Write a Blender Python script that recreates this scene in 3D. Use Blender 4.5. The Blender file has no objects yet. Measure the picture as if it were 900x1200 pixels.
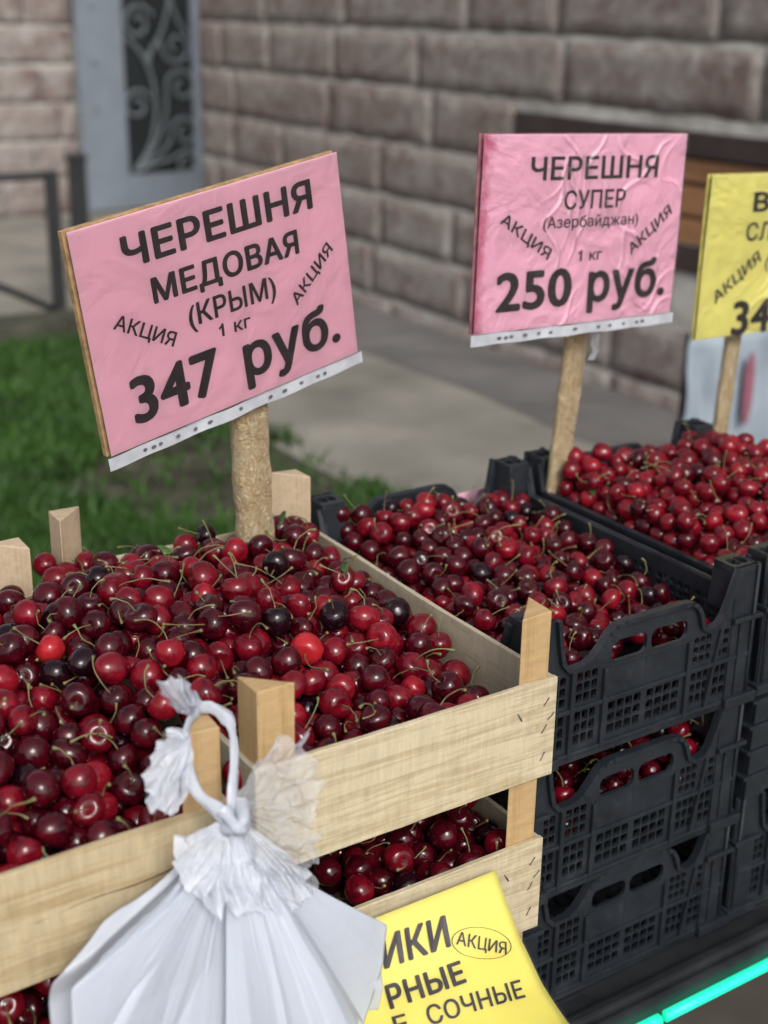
import bpy, bmesh, math, random
import numpy as np
from mathutils import Vector, Matrix, Euler
from mathutils.geometry import delaunay_2d_cdt
from mathutils.noise import noise as noise_v

random.seed(7)
RNG = np.random.default_rng(7)
scene = bpy.context.scene
COL = scene.collection
R = math.radians

# ------------------------------------------------------------------ camera, sky, sun, exposure
cam_d = bpy.data.cameras.new("camera")
cam = bpy.data.objects.new("camera", cam_d)
COL.objects.link(cam)
CR = Vector((0.838709, -0.544369, 0.015188))
CU = Vector((0.178954, 0.30184, 0.936412))
CF = Vector((0.514338, 0.782659, -0.350573))
CAM = Vector((-0.7171, -0.80848, 0.55304))
cam.matrix_world = Matrix(((CR.x, CU.x, -CF.x, CAM.x), (CR.y, CU.y, -CF.y, CAM.y), (CR.z, CU.z, -CF.z, CAM.z), (0, 0, 0, 1)))
cam_d.sensor_fit = 'VERTICAL'
cam_d.sensor_height = 24.0
cam_d.sensor_width = 18.0
cam_d.lens = 1592.86 / 1200 * 24.0
cam_d.clip_start = 0.02
cam_d.clip_end = 300
cam_d.dof.use_dof = True
cam_d.dof.focus_distance = 1.24
cam_d.dof.aperture_fstop = 2.8
scene.camera = cam

world = bpy.data.worlds.new("World")
scene.world = world
world.use_nodes = True
wn = world.node_tree.nodes
wl = world.node_tree.links
bg = wn["Background"]
sky = wn.new("ShaderNodeTexSky")
sky.sky_type = 'NISHITA'
sky.sun_disc = False
sky.sun_elevation = R(40)
sky.sun_rotation = R(194)
sky.dust_density = 4.0
hsv = wn.new("ShaderNodeHueSaturation")
hsv.inputs["Saturation"].default_value = 0.30
wl.new(sky.outputs[0], hsv.inputs["Color"])
wl.new(hsv.outputs[0], bg.inputs[0])
bg.inputs[1].default_value = 0.13

sun_d = bpy.data.lights.new("sun", 'SUN')
sun_d.energy = 1.25
sun_d.angle = R(20)
sun_d.color = (1.0, 0.96, 0.9)
sun = bpy.data.objects.new("sun", sun_d)
COL.objects.link(sun)
# azimuth measured like the sky's: the light comes from the viewer's side, a little left
_az, _el = R(194), R(40)
_dir = Vector((math.sin(_az) * math.cos(_el), math.cos(_az) * math.cos(_el), math.sin(_el)))
sun.rotation_euler = _dir.to_track_quat('Z', 'Y').to_euler()

vs = scene.view_settings
vs.view_transform = 'Standard'
vs.look = 'None'
vs.gamma = 1.0
vs.use_curve_mapping = False
vs.exposure = 0.42
scene.cycles.max_bounces = 8
scene.cycles.transparent_max_bounces = 16

GZ = -0.95   # pavement level

# ------------------------------------------------------------------ helpers
def tag(o, label=None, cat=None, group=None, kind=None):
    if label: o['label'] = label
    if cat: o['category'] = cat
    if group: o['group'] = group
    if kind: o['kind'] = kind
    return o

def empty(name, loc, label, cat, group=None, rot=(0, 0, 0)):
    o = bpy.data.objects.new(name, None)
    o.empty_display_size = 0.03
    o.location = loc
    o.rotation_euler = rot
    COL.objects.link(o)
    return tag(o, label, cat, group)

def link(name, me, mat=None, parent=None, smooth=False):
    if mat is not None:
        for m in (mat if isinstance(mat, (list, tuple)) else [mat]):
            me.materials.append(m)
    if smooth:
        me.polygons.foreach_set('use_smooth', [True] * len(me.polygons))
    o = bpy.data.objects.new(name, me)
    COL.objects.link(o)
    if parent is not None:
        o.parent = parent
    return o

def bm_obj(name, bm, mat, parent=None, smooth=False):
    me = bpy.data.meshes.new(name)
    bm.normal_update()
    bm.to_mesh(me)
    bm.free()
    return link(name, me, mat, parent, smooth)

def pd_obj(name, v, f, mat, parent=None, smooth=False):
    me = bpy.data.meshes.new(name)
    me.from_pydata([tuple(p) for p in v], [], f)
    me.update()
    return link(name, me, mat, parent, smooth)

def add_box(bm, lo, hi, bev=0.0, mtx=None):
    lo = Vector(lo); hi = Vector(hi)
    c = (lo + hi) / 2
    s = hi - lo
    m = Matrix.Translation(c) @ Matrix.Diagonal((s.x, s.y, s.z, 1))
    r = bmesh.ops.create_cube(bm, size=1.0, matrix=m)
    vs_ = r['verts']
    if bev > 0:
        es = list({e for v in vs_ for e in v.link_edges})
        rb = bmesh.ops.bevel(bm, geom=es, offset=bev, segments=2, affect='EDGES', profile=0.6)
        vs_ = list({v for f in rb['faces'] for v in f.verts} | {v for v in vs_ if v.is_valid})
    if mtx is not None:
        bmesh.ops.transform(bm, matrix=mtx, verts=[v for v in vs_ if v.is_valid])
    return vs_

def add_prism(bm, pts, h0, h1, axis='z'):
    n = len(pts)
    def mk(p, h):
        return {'z': (p[0], p[1], h), 'y': (p[0], h, p[1]), 'x': (h, p[0], p[1])}[axis]
    a = [bm.verts.new(mk(p, h0)) for p in pts]
    b = [bm.verts.new(mk(p, h1)) for p in pts]
    fs = [bm.faces.new(a[::-1]), bm.faces.new(b)]
    for i in range(n):
        j = (i + 1) % n
        fs.append(bm.faces.new((a[i], a[j], b[j], b[i])))
    bmesh.ops.recalc_face_normals(bm, faces=fs)
    return fs

def tube_vf(path, radii, seg=6, cap=True):
    path = [Vector(p) for p in path]
    n = len(path)
    if not isinstance(radii, (list, tuple)):
        radii = [radii] * n
    V, F = [], []
    up = Vector((0.31, 0.17, 0.93))
    for i, p in enumerate(path):
        t = (path[min(i + 1, n - 1)] - path[max(i - 1, 0)]).normalized()
        a = t.cross(up)
        if a.length < 1e-4:
            a = t.cross(Vector((1, 0, 0)))
        a.normalize()
        b = t.cross(a)
        for k in range(seg):
            th = 2 * math.pi * k / seg
            V.append(p + (a * math.cos(th) + b * math.sin(th)) * radii[i])
    for i in range(n - 1):
        for k in range(seg):
            k2 = (k + 1) % seg
            F.append((i * seg + k, i * seg + k2, (i + 1) * seg + k2, (i + 1) * seg + k))
    if cap:
        F.append(tuple(range(seg))[::-1])
        F.append(tuple(range((n - 1) * seg, n * seg)))
    return V, F

class Acc:
    def __init__(self):
        self.v = []; self.f = []
    def add(self, v, f):
        o = len(self.v)
        self.v += list(v)
        self.f += [tuple(i + o for i in q) for q in f]
    def build(self, name, mat, parent=None, smooth=True):
        return pd_obj(name, self.v, self.f, mat, parent, smooth)

def shape_mesh(loops, depth):
    """outline with holes (lists of 2-d points), extruded to `depth` thickness, in the xy plane"""
    cu = bpy.data.curves.new("outline", 'CURVE')
    cu.dimensions = '2D'
    cu.fill_mode = 'BOTH'
    cu.extrude = depth / 2
    for lp in loops:
        sp = cu.splines.new('POLY')
        sp.points.add(len(lp) - 1)
        for q, p in zip(sp.points, lp):
            q.co = (p[0], p[1], 0, 1)
        sp.use_cyclic_u = True
    ob = bpy.data.objects.new("outline", cu)
    COL.objects.link(ob)
    dg = bpy.context.evaluated_depsgraph_get()
    me = bpy.data.meshes.new_from_object(ob.evaluated_get(dg))
    bpy.data.objects.remove(ob)
    bpy.data.curves.remove(cu)
    return me

_txt_cache = {}
def text_vf(s, bold):
    """letter outlines as filled faces; a bold weight is the same letters laid over each other a hair apart"""
    key = (s, bold)
    if key not in _txt_cache:
        cu = bpy.data.curves.new("lettering", 'FONT')
        cu.body = s
        cu.size = 1.0
        cu.resolution_u = 4
        cu.fill_mode = 'NONE'
        cu.space_character = 1.0 + bold * 1.6
        ob = bpy.data.objects.new("lettering", cu)
        COL.objects.link(ob)
        dg = bpy.context.evaluated_depsgraph_get()
        me = bpy.data.meshes.new_from_object(ob.evaluated_get(dg))
        P2 = [Vector((v.co.x, v.co.y)) for v in me.vertices]
        E2 = [tuple(e.vertices) for e in me.edges]
        bpy.data.objects.remove(ob); bpy.data.curves.remove(cu); bpy.data.meshes.remove(me)
        # order the outline edges into loops that keep their direction, then fill where the winding is not zero
        nx_ = {}
        for a, b in E2:
            nx_.setdefault(a, []).append(b); nx_.setdefault(b, []).append(a)
        seen, loops = set(), []
        for st in range(len(P2)):
            if st in seen or st not in nx_: continue
            lp = [st]; seen.add(st); cur = st
            nxt = st + 1 if st + 1 in nx_[st] else nx_[st][0]
            while nxt not in seen:
                lp.append(nxt); seen.add(nxt)
                c2 = [q for q in nx_[nxt] if q != cur]
                cur, nxt = nxt, (c2[0] if c2 else st)
            loops.append(lp)
        vo, eo, fo, _, _, _ = delaunay_2d_cdt(P2, E2, [], 0, 1e-6)
        V = np.array([(v.x, v.y, 0.0) for v in vo])
        A_ = np.array([P2[lp[i]][:] for lp in loops for i in range(len(lp))])
        B_ = np.array([P2[lp[(i + 1) % len(lp)]][:] for lp in loops for i in range(len(lp))])
        F = []
        for f in fo:
            c = V[list(f), :2].mean(0)
            up = (A_[:, 1] <= c[1]) & (B_[:, 1] > c[1]); dn = (A_[:, 1] > c[1]) & (B_[:, 1] <= c[1])
            side = (B_[:, 0] - A_[:, 0]) * (c[1] - A_[:, 1]) - (c[0] - A_[:, 0]) * (B_[:, 1] - A_[:, 1])
            if (up & (side > 0)).sum() - (dn & (side < 0)).sum() != 0:
                F.append(tuple(f))
        VV, FF = [], []
        steps = [(0, 0)] + [(bold * math.cos(k * math.pi / 4), 0.75 * bold * math.sin(k * math.pi / 4)) for k in range(8)]
        for k, (dx, dy) in enumerate(steps):
            FF += [tuple(i + len(VV) * len(V) for i in f) for f in F]
            VV.append(V + np.array([dx, dy, k * 1.0]))
        _txt_cache[key] = (np.concatenate(VV), FF)
    return _txt_cache[key]

def cap_height(bold):
    V, _ = text_vf("Н", bold)
    return V[:, 1].min(), V[:, 1].max()

def place_text(acc, s, cx, cy, w, h, rot=0.0, bold=0.022, shear=0.0, fn=None):
    """cx, cy: middle of the cap-height box (metres), w: width, h: cap height"""
    V, F = text_vf(s, bold)
    y0, y1 = cap_height(bold)
    x0, x1 = V[:, 0].min(), V[:, 0].max()
    X = (V[:, 0] - (x0 + x1) / 2) / (x1 - x0) * w
    Y = (V[:, 1] - (y0 + y1) / 2) / (y1 - y0) * h
    X = X + shear * Y
    c, sn = math.cos(R(rot)), math.sin(R(rot))
    U = cx + X * c - Y * sn
    W = cy + X * sn + Y * c
    acc.add([fn(u, w_, k_ * 1.2e-5) for u, w_, k_ in zip(U, W, V[:, 2])], F)

# ------------------------------------------------------------------ materials
def new_mat(name):
    m = bpy.data.materials.new(name)
    m.use_nodes = True
    nt = m.node_tree
    return m, nt, nt.nodes["Principled BSDF"]

def ramp(nt, fac, stops):
    r = nt.nodes.new("ShaderNodeValToRGB")
    while len(r.color_ramp.elements) < len(stops):
        r.color_ramp.elements.new(0.5)
    for e, (p, c) in zip(r.color_ramp.elements, stops):
        e.position = p
        e.color = (*c, 1)
    nt.links.new(fac, r.inputs[0])
    return r

def noise(nt, vec, scale, detail=4, rough=0.55, dist=0.0):
    n = nt.nodes.new("ShaderNodeTexNoise")
    n.inputs["Scale"].default_value = scale
    n.inputs["Detail"].default_value = detail
    n.inputs["Roughness"].default_value = rough
    n.inputs["Distortion"].default_value = dist
    if vec is not None:
        nt.links.new(vec, n.inputs["Vector"])
    return n

def coord(nt, kind="Object", scale=(1, 1, 1), loc=(0, 0, 0)):
    tc = nt.nodes.new("ShaderNodeTexCoord")
    mp = nt.nodes.new("ShaderNodeMapping")
    mp.inputs["Scale"].default_value = scale
    mp.inputs["Location"].default_value = loc
    nt.links.new(tc.outputs[kind], mp.inputs[0])
    return mp.outputs[0]

def bump(nt, bsdf, h, strength=0.3, dist=0.002):
    b = nt.nodes.new("ShaderNodeBump")
    b.inputs["Strength"].default_value = strength
    b.inputs["Distance"].default_value = dist
    nt.links.new(h, b.inputs["Height"])
    nt.links.new(b.outputs[0], bsdf.inputs["Normal"])
    return b

def mixc(nt, fac, a, b, mode='MIX'):
    m = nt.nodes.new("ShaderNodeMix")
    m.data_type = 'RGBA'
    m.blend_type = mode
    for i, x in ((0, fac), (6, a), (7, b)):
        if hasattr(x, 'is_linked'):
            nt.links.new(x, m.inputs[i])
        elif i == 0:
            m.inputs[0].default_value = x
        else:
            m.inputs[i].default_value = (*x, 1)
    return m.outputs[2]

def simple(name, col, rough=0.6, metal=0.0, nscale=40, var=0.25, bumpk=0.15, bd=0.001, spec=0.5):
    m, nt, b = new_mat(name)
    v = coord(nt)
    n = noise(nt, v, nscale, 5)
    lo = tuple(c * (1 - var) for c in col); hi = tuple(min(1, c * (1 + var)) for c in col)
    r = ramp(nt, n.outputs[0], [(0.3, lo), (0.7, hi)])
    nt.links.new(r.outputs[0], b.inputs["Base Color"])
    b.inputs["Roughness"].default_value = rough
    b.inputs["Metallic"].default_value = metal
    b.inputs["Specular IOR Level"].default_value = spec
    if bumpk:
        bump(nt, b, n.outputs[0], bumpk, bd)
    return m

def wood(name, stops, grain_axis=0, seed=0.0, gscale=1.0, rough=0.62):
    m, nt, b = new_mat(name)
    sc = [38 * gscale] * 3
    sc[grain_axis] = 2.6 * gscale
    v = coord(nt, "Object", tuple(sc), (seed, seed * 1.7, seed * .6))
    n1 = noise(nt, v, 2.2, 6, 0.62, 0.8)
    sc2 = [620 * gscale] * 3
    sc2[grain_axis] = 14 * gscale
    v2 = coord(nt, "Object", tuple(sc2), (seed, 3, 1))
    n2 = noise(nt, v2, 1.0, 4, 0.7)
    v3 = coord(nt, "Object", (9, 9, 9), (seed * 2, 1, 5))
    n3 = noise(nt, v3, 1.0, 3)
    mx = nt.nodes.new("ShaderNodeMath"); mx.operation = 'MULTIPLY_ADD'
    nt.links.new(n2.outputs[0], mx.inputs[0]); mx.inputs[1].default_value = 0.62
    nt.links.new(n1.outputs[0], mx.inputs[2])
    mx2 = nt.nodes.new("ShaderNodeMath"); mx2.operation = 'MULTIPLY_ADD'
    nt.links.new(n3.outputs[0], mx2.inputs[0]); mx2.inputs[1].default_value = 0.35
    nt.links.new(mx.outputs[0], mx2.inputs[2])
    r = ramp(nt, mx2.outputs[0], stops)
    nt.links.new(r.outputs[0], b.inputs["Base Color"])
    b.inputs["Roughness"].default_value = rough
    b.inputs["Specular IOR Level"].default_value = 0.3
    # short cross fibres, small dark flecks and thumb stains
    sc4 = [150 * gscale] * 3
    sc4[2 if grain_axis != 2 else 0] = 26 * gscale
    n4 = noise(nt, coord(nt, "Object", tuple(sc4), (seed * 3, 2, 9)), 1.0, 5, 0.75)
    f4 = ramp(nt, n4.outputs[0], [(0.30, (0.84,) * 3), (0.62, (1.06,) * 3)])
    n5 = noise(nt, coord(nt, "Object", (26, 26, 26), (seed, 8, 3)), 1.0, 6, 0.7, 0.6)
    f5 = ramp(nt, n5.outputs[0], [(0.24, (0.55, 0.47, 0.38)), (0.36, (1, 1, 1))])
    c1 = mixc(nt, 1.0, r.outputs[0], f4.outputs[0], 'MULTIPLY')
    nt.links.new(mixc(nt, 1.0, c1, f5.outputs[0], 'MULTIPLY'), b.inputs["Base Color"])
    ad = nt.nodes.new("ShaderNodeMath"); ad.operation = 'ADD'
    nt.links.new(mx.outputs[0], ad.inputs[0]); nt.links.new(n4.outputs[0], ad.inputs[1])
    bump(nt, b, ad.outputs[0], 0.45, 0.0009)
    return m

PALE = [(0.50, (0.23, 0.165, 0.092)), (0.74, (0.375, 0.300, 0.185)), (0.95, (0.455, 0.380, 0.250)), (1.15, (0.53, 0.455, 0.315))]
M_board_x = wood("poplar board grain along width", PALE, 0, 1.3)
M_board_x2 = wood("poplar board with brown streaks", [(0.5, (0.15, 0.095, 0.04)), (0.75, (0.315, 0.225, 0.115)), (0.95, (0.41, 0.32, 0.185)), (1.15, (0.46, 0.375, 0.235))], 0, 7.7)
M_board_y = wood("poplar board grain along depth", [(0.5, (0.20, 0.165, 0.115)), (0.8, (0.33, 0.285, 0.205)), (1.1, (0.42, 0.37, 0.275))], 1, 4.1)
M_post = wood("pine corner post", [(0.55, (0.25, 0.145, 0.055)), (0.8, (0.37, 0.235, 0.105)), (1.05, (0.44, 0.30, 0.15))], 2, 2.2)
M_post_back = wood("pale pine post", [(0.55, (0.33, 0.22, 0.13)), (0.8, (0.43, 0.315, 0.20)), (1.05, (0.50, 0.385, 0.265))], 2, 5.2)
M_staple = simple("steel staple", (0.16, 0.14, 0.12), 0.45, 0.7)

def plastic_mat():
    m, nt, b = new_mat("black recycled plastic")
    v = coord(nt, "Object")
    n = noise(nt, v, 22, 6, 0.65)
    n2 = noise(nt, v, 160, 3)
    r = ramp(nt, n.outputs[0], [(0.3, (0.0085, 0.0110, 0.0150)), (0.60, (0.015, 0.019, 0.025)), (0.85, (0.034, 0.039, 0.045))])
    n3 = noise(nt, v, 420, 3, 0.6)
    d3 = ramp(nt, n3.outputs[0], [(0.63, (0, 0, 0)), (0.72, (0.5, 0.5, 0.5))])
    n4 = noise(nt, v, 48, 5, 0.7, 0.8)
    d4 = ramp(nt, n4.outputs[0], [(0.58, (0, 0, 0)), (0.75, (0.55, 0.55, 0.55))])
    c1 = mixc(nt, d3.outputs[0], r.outputs[0], (0.075, 0.078, 0.080))
    nt.links.new(mixc(nt, d4.outputs[0], c1, (0.042, 0.044, 0.045)), b.inputs["Base Color"])
    rr = ramp(nt, n.outputs[0], [(0.3, (0.30,) * 3), (0.75, (0.52,) * 3)])
    nt.links.new(rr.outputs[0], b.inputs["Roughness"])
    b.inputs["Specular IOR Level"].default_value = 0.55
    bump(nt, b, n2.outputs[0], 0.12, 0.0006)
    return m
M_plastic = plastic_mat()

CH_COL = [((0.005, 0.0015, 0.003), (0.014, 0.002, 0.005)), ((0.012, 0.0006, 0.0024), (0.072, 0.0018, 0.0070)),
          ((0.048, 0.0010, 0.0045), (0.185, 0.0040, 0.0125)), ((0.110, 0.0025, 0.008), (0.255, 0.007, 0.016)),
          ((0.27, 0.008, 0.013), (0.42, 0.020, 0.024))]
def cherry_mat(i, lo, hi):
    m, nt, b = new_mat("cherry skin " + ("near black", "burgundy", "dark red", "red", "scarlet")[i])
    v = coord(nt, "Object")
    n = noise(nt, v, 62, 4, 0.55, 0.5)
    n2 = noise(nt, v, 900, 2, 0.5)
    oi = nt.nodes.new("ShaderNodeObjectInfo")
    r = ramp(nt, n.outputs[0], [(0.32, lo), (0.68, hi)])
    sp = ramp(nt, n2.outputs[0], [(0.66, (0, 0, 0)), (0.76, (0.35, 0.35, 0.35))])
    c = mixc(nt, sp.outputs[0], r.outputs[0], tuple(min(1, q * 1.7 + 0.012) for q in hi))
    nt.links.new(c, b.inputs["Base Color"])
    rr = ramp(nt, n.outputs[0], [(0.3, (0.09,) * 3), (0.75, (0.19,) * 3)])
    nt.links.new(rr.outputs[0], b.inputs["Roughness"])
    b.inputs["Specular IOR Level"].default_value = 0.40
    b.inputs["Coat Weight"].default_value = 0.0
    b.inputs["Coat Roughness"].default_value = 0.12
    bump(nt, b, noise(nt, v, 160, 3).outputs[0], 0.12, 0.0012)
    return m
M_cherry = [cherry_mat(i, *c) for i, c in enumerate(CH_COL)]

def stem_mat():
    m, nt, b = new_mat("cherry stem")
    v = coord(nt, "Object")
    n = noise(nt, v, 38, 3)
    r = ramp(nt, n.outputs[0], [(0.25, (0.060, 0.036, 0.016)), (0.42, (0.130, 0.098, 0.040)), (0.6, (0.150, 0.150, 0.055)), (0.8, (0.22, 0.175, 0.085))])
    nt.links.new(r.outputs[0], b.inputs["Base Color"])
    b.inputs["Roughness"].default_value = 0.55
    return m
M_stem = stem_mat()
M_leaf = simple("green cherry leaf", (0.05, 0.11, 0.025), 0.5, 0, 120, 0.4, 0.2)

def paper_mat(name, col, stain=None):
    m, nt, b = new_mat(name)
    v = coord(nt, "Object")
    n = noise(nt, v, 14, 5)
    lo = tuple(c * 0.93 for c in col)
    r = ramp(nt, n.outputs[0], [(0.3, lo), (0.7, col)])
    out = r.outputs[0]
    if stain:
        sx = nt.nodes.new("ShaderNodeSeparateXYZ"); nt.links.new(v, sx.inputs[0])
        mr = nt.nodes.new("ShaderNodeMapRange")
        nt.links.new(sx.outputs[0], mr.inputs[0])
        mr.inputs[1].default_value = -0.161; mr.inputs[2].default_value = -0.122
        mr.inputs[3].default_value = 0.36; mr.inputs[4].default_value = -0.12
        n2 = noise(nt, v, 24, 9, 0.75)
        ad = nt.nodes.new("ShaderNodeMath"); ad.operation = 'ADD'
        nt.links.new(mr.outputs[0], ad.inputs[0]); nt.links.new(n2.outputs[0], ad.inputs[1])
        rs = ramp(nt, ad.outputs[0], [(0.64, (0, 0, 0)), (0.84, (0.85, 0.85, 0.85))])
        out = mixc(nt, rs.outputs[0], out, stain)
    nt.links.new(out, b.inputs["Base Color"])
    b.inputs["Roughness"].default_value = 0.6
    n3 = noise(nt, v, 9, 2)
    bump(nt, b, n3.outputs[0], 0.10, 0.004)
    return m
PINK = (0.90, 0.50, 0.62)
M_pink = paper_mat("pink paper", PINK)
M_pink2 = paper_mat("pink paper stained at the edge", (0.90, 0.51, 0.66), (0.56, 0.11, 0.22))
M_yellow = paper_mat("yellow paper", (0.84, 0.79, 0.26))
M_yellow2 = paper_mat("bright yellow paper", (0.70, 0.63, 0.13))
M_ink = simple("faded black ink", (0.030, 0.020, 0.024), 0.6, 0, 60, 0.4, 0)
M_strip = simple("white plastic file strip", (0.44, 0.46, 0.50), 0.3, 0, 30, 0.22, 0.1)
M_hole = simple("punched hole dark", (0.12, 0.11, 0.13), 0.6, 0, 60, 0.3, 0)
M_card = simple("brown cardboard", (0.33, 0.21, 0.10), 0.8, 0, 120, 0.35, 0.4)

M_card_red = simple("card edge stained by juice", (0.24, 0.09, 0.11), 0.7, 0, 90, 0.4, 0.3)
M_card_yel = simple("yellow card edge", (0.40, 0.35, 0.09), 0.7, 0, 90, 0.3, 0.3)
def film_mat(name, amount, bscale, bstr, rough=0.12):
    """thin clear plastic film: see-through with a glossy, wrinkled surface"""
    m = bpy.data.materials.new(name); m.use_nodes = True
    nt = m.node_tree; nt.nodes.clear()
    out = nt.nodes.new("ShaderNodeOutputMaterial")
    tr = nt.nodes.new("ShaderNodeBsdfTransparent"); tr.inputs[0].default_value = (0.97, 0.97, 0.97, 1)
    gl = nt.nodes.new("ShaderNodeBsdfGlossy"); gl.inputs["Roughness"].default_value = rough
    gl.inputs["Color"].default_value = (0.95, 0.95, 0.95, 1)
    v = coord(nt)
    w = noise(nt, v, bscale, 5, 0.6, 2.5)
    bp = nt.nodes.new("ShaderNodeBump"); bp.inputs["Strength"].default_value = bstr; bp.inputs["Distance"].default_value = 0.004
    nt.links.new(w.outputs[0], bp.inputs["Height"])
    nt.links.new(bp.outputs[0], gl.inputs["Normal"])
    fr = nt.nodes.new("ShaderNodeFresnel"); fr.inputs[0].default_value = 1.45
    nt.links.new(bp.outputs[0], fr.inputs["Normal"])
    ml = nt.nodes.new("ShaderNodeMath"); ml.operation = 'MULTIPLY'; ml.inputs[1].default_value = amount
    nt.links.new(fr.outputs[0], ml.inputs[0])
    mx = nt.nodes.new("ShaderNodeMixShader")
    nt.links.new(ml.outputs[0], mx.inputs[0]); nt.links.new(tr.outputs[0], mx.inputs[1]); nt.links.new(gl.outputs[0], mx.inputs[2])
    nt.links.new(mx.outputs[0], out.inputs[0])
    return m
M_film = film_mat("clear smooth plastic film", 1.3, 10, 0.35)
M_film_wrinkled = film_mat("clear wrinkled plastic film", 2.0, 14, 0.8, 0.14)

def bag_mat(name, transp, transl, bscale, bstr, tint=(0.72, 0.76, 0.84)):
    m, nt, b = new_mat(name)
    out = nt.nodes["Material Output"]
    b.inputs["Base Color"].default_value = (*tint, 1)
    b.inputs["Roughness"].default_value = 0.20
    b.inputs["Specular IOR Level"].default_value = 0.5
    v = coord(nt)
    w = noise(nt, v, bscale, 4, 0.55, 1.5)
    bp = bump(nt, b, w.outputs[0], bstr, 0.006)
    tl = nt.nodes.new("ShaderNodeBsdfTranslucent"); tl.inputs[0].default_value = (*tint, 1)
    mx = nt.nodes.new("ShaderNodeMixShader"); mx.inputs[0].default_value = transl
    nt.links.new(b.outputs[0], mx.inputs[1]); nt.links.new(tl.outputs[0], mx.inputs[2])
    tr = nt.nodes.new("ShaderNodeBsdfTransparent")
    mx2 = nt.nodes.new("ShaderNodeMixShader"); mx2.inputs[0].default_value = transp
    nt.links.new(mx.outputs[0], mx2.inputs[1]); nt.links.new(tr.outputs[0], mx2.inputs[2])
    nt.links.new(mx2.outputs[0], out.inputs[0])
    return m
M_bag = bag_mat("milky white polythene", 0.12, 0.46, 16, 0.35)
M_bag_thin = bag_mat("thin clear polythene ruffle", 0.66, 0.25, 75, 1.0)
M_bag_mid = bag_mat("crumpled polythene", 0.22, 0.3, 60, 0.8)

def tape_mat():
    m, nt, b = new_mat("batten wrapped in packing tape")
    v = coord(nt, "Object", (55, 55, 26))
    n = noise(nt, v, 1.6, 8, 0.72, 1.6)
    v2 = coord(nt, "Object")
    n2 = noise(nt, v2, 90, 6, 0.65, 3.0)
    r = ramp(nt, n.outputs[0], [(0.26, (0.24, 0.14, 0.06)), (0.42, (0.43, 0.31, 0.165)), (0.56, (0.53, 0.42, 0.26)), (0.74, (0.68, 0.60, 0.46))])
    nt.links.new(r.outputs[0], b.inputs["Base Color"])
    b.inputs["Roughness"].default_value = 0.3
    b.inputs["Coat Weight"].default_value = 0.5
    b.inputs["Coat Roughness"].default_value = 0.15
    bump(nt, b, n2.outputs[0], 1.0, 0.006)
    return m
M_tape = tape_mat()

def stone_mat():
    m, nt, b = new_mat("rough grey brown stone")
    v = coord(nt, "Object")
    n1 = noise(nt, v, 2.6, 6, 0.65, 0.8)
    n2 = noise(nt, v, 11, 7, 0.7, 0.9)
    n3 = noise(nt, v, 1.1, 2)
    r1 = ramp(nt, n2.outputs[0], [(0.36, (0.120, 0.080, 0.075)), (0.46, (0.185, 0.143, 0.133)), (0.55, (0.270, 0.250, 0.232)), (0.68, (0.44, 0.42, 0.395))])
    r2 = ramp(nt, n1.outputs[0], [(0.40, (0.175, 0.125, 0.115)), (0.58, (0.300, 0.275, 0.255))])
    c = mixc(nt, 0.5, r1.outputs[0], r2.outputs[0])
    nt.links.new(c, b.inputs["Base Color"])
    b.inputs["Roughness"].default_value = 0.9
    b.inputs["Specular IOR Level"].default_value = 0.2
    bump(nt, b, n2.outputs[0], 0.6, 0.03)
    return m
M_stone = stone_mat()
M_mortar = simple("pale grey mortar", (0.40, 0.38, 0.355), 0.9, 0, 6, 0.4, 0.4, 0.01)
M_pave = simple("grey concrete pavement", (0.225, 0.212, 0.185), 0.9, 0, 1.6, 0.35, 0.2, 0.01, 0.2)
M_asphalt = simple("worn dark asphalt", (0.142, 0.134, 0.128), 0.9, 0, 3.0, 0.25, 0.3, 0.01, 0.2)
M_kerb = simple("mossy concrete kerb", (0.060, 0.060, 0.045), 0.9, 0, 6, 0.35, 0.4, 0.02, 0.2)
M_soil = simple("dark lawn soil", (0.060, 0.055, 0.042), 0.95, 0, 7, 0.5, 0.7, 0.03, 0.1)
M_door = simple("pale blue grey door paint", (0.165, 0.19, 0.225), 0.5, 0, 6, 0.10, 0.05)
M_glass = simple("dark door glass", (0.012, 0.016, 0.018), 0.12, 0, 5, 0.3, 0)
M_iron_pale = simple("pale grey wrought iron", (0.13, 0.152, 0.165), 0.5, 0, 20, 0.15, 0.1)
M_iron = simple("black painted iron", (0.018, 0.019, 0.022), 0.5, 0, 30, 0.3, 0.2)
M_hatch = wood("orange brown varnished plank", [(0.5, (0.12, 0.052, 0.024)), (0.8, (0.25, 0.115, 0.054)), (1.1, (0.33, 0.165, 0.08))], 1, 3.0, 0.25, 0.5)
M_hatch_dark = simple("dark brown painted frame", (0.040, 0.025, 0.024), 0.6, 0, 8, 0.3, 0.1)
M_banner = simple("pale grey blue banner cloth", (0.27, 0.32, 0.375), 0.6, 0, 5, 0.2, 0.3, 0.02)
M_magenta = simple("magenta print", (0.25, 0.09, 0.13), 0.6, 0, 20, 0.2, 0)
M_table = simple("black vinyl table cover", (0.014, 0.016, 0.018), 0.42, 0, 25, 0.4, 0.25, 0.003)

m_, nt_, b_ = new_mat("glowing teal tube")
b_.inputs["Base Color"].default_value = (0.02, 0.5, 0.38, 1)
b_.inputs["Emission Color"].default_value = (0.0, 0.60, 0.27, 1)
b_.inputs["Emission Strength"].default_value = 0.9
M_neon = m_

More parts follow.
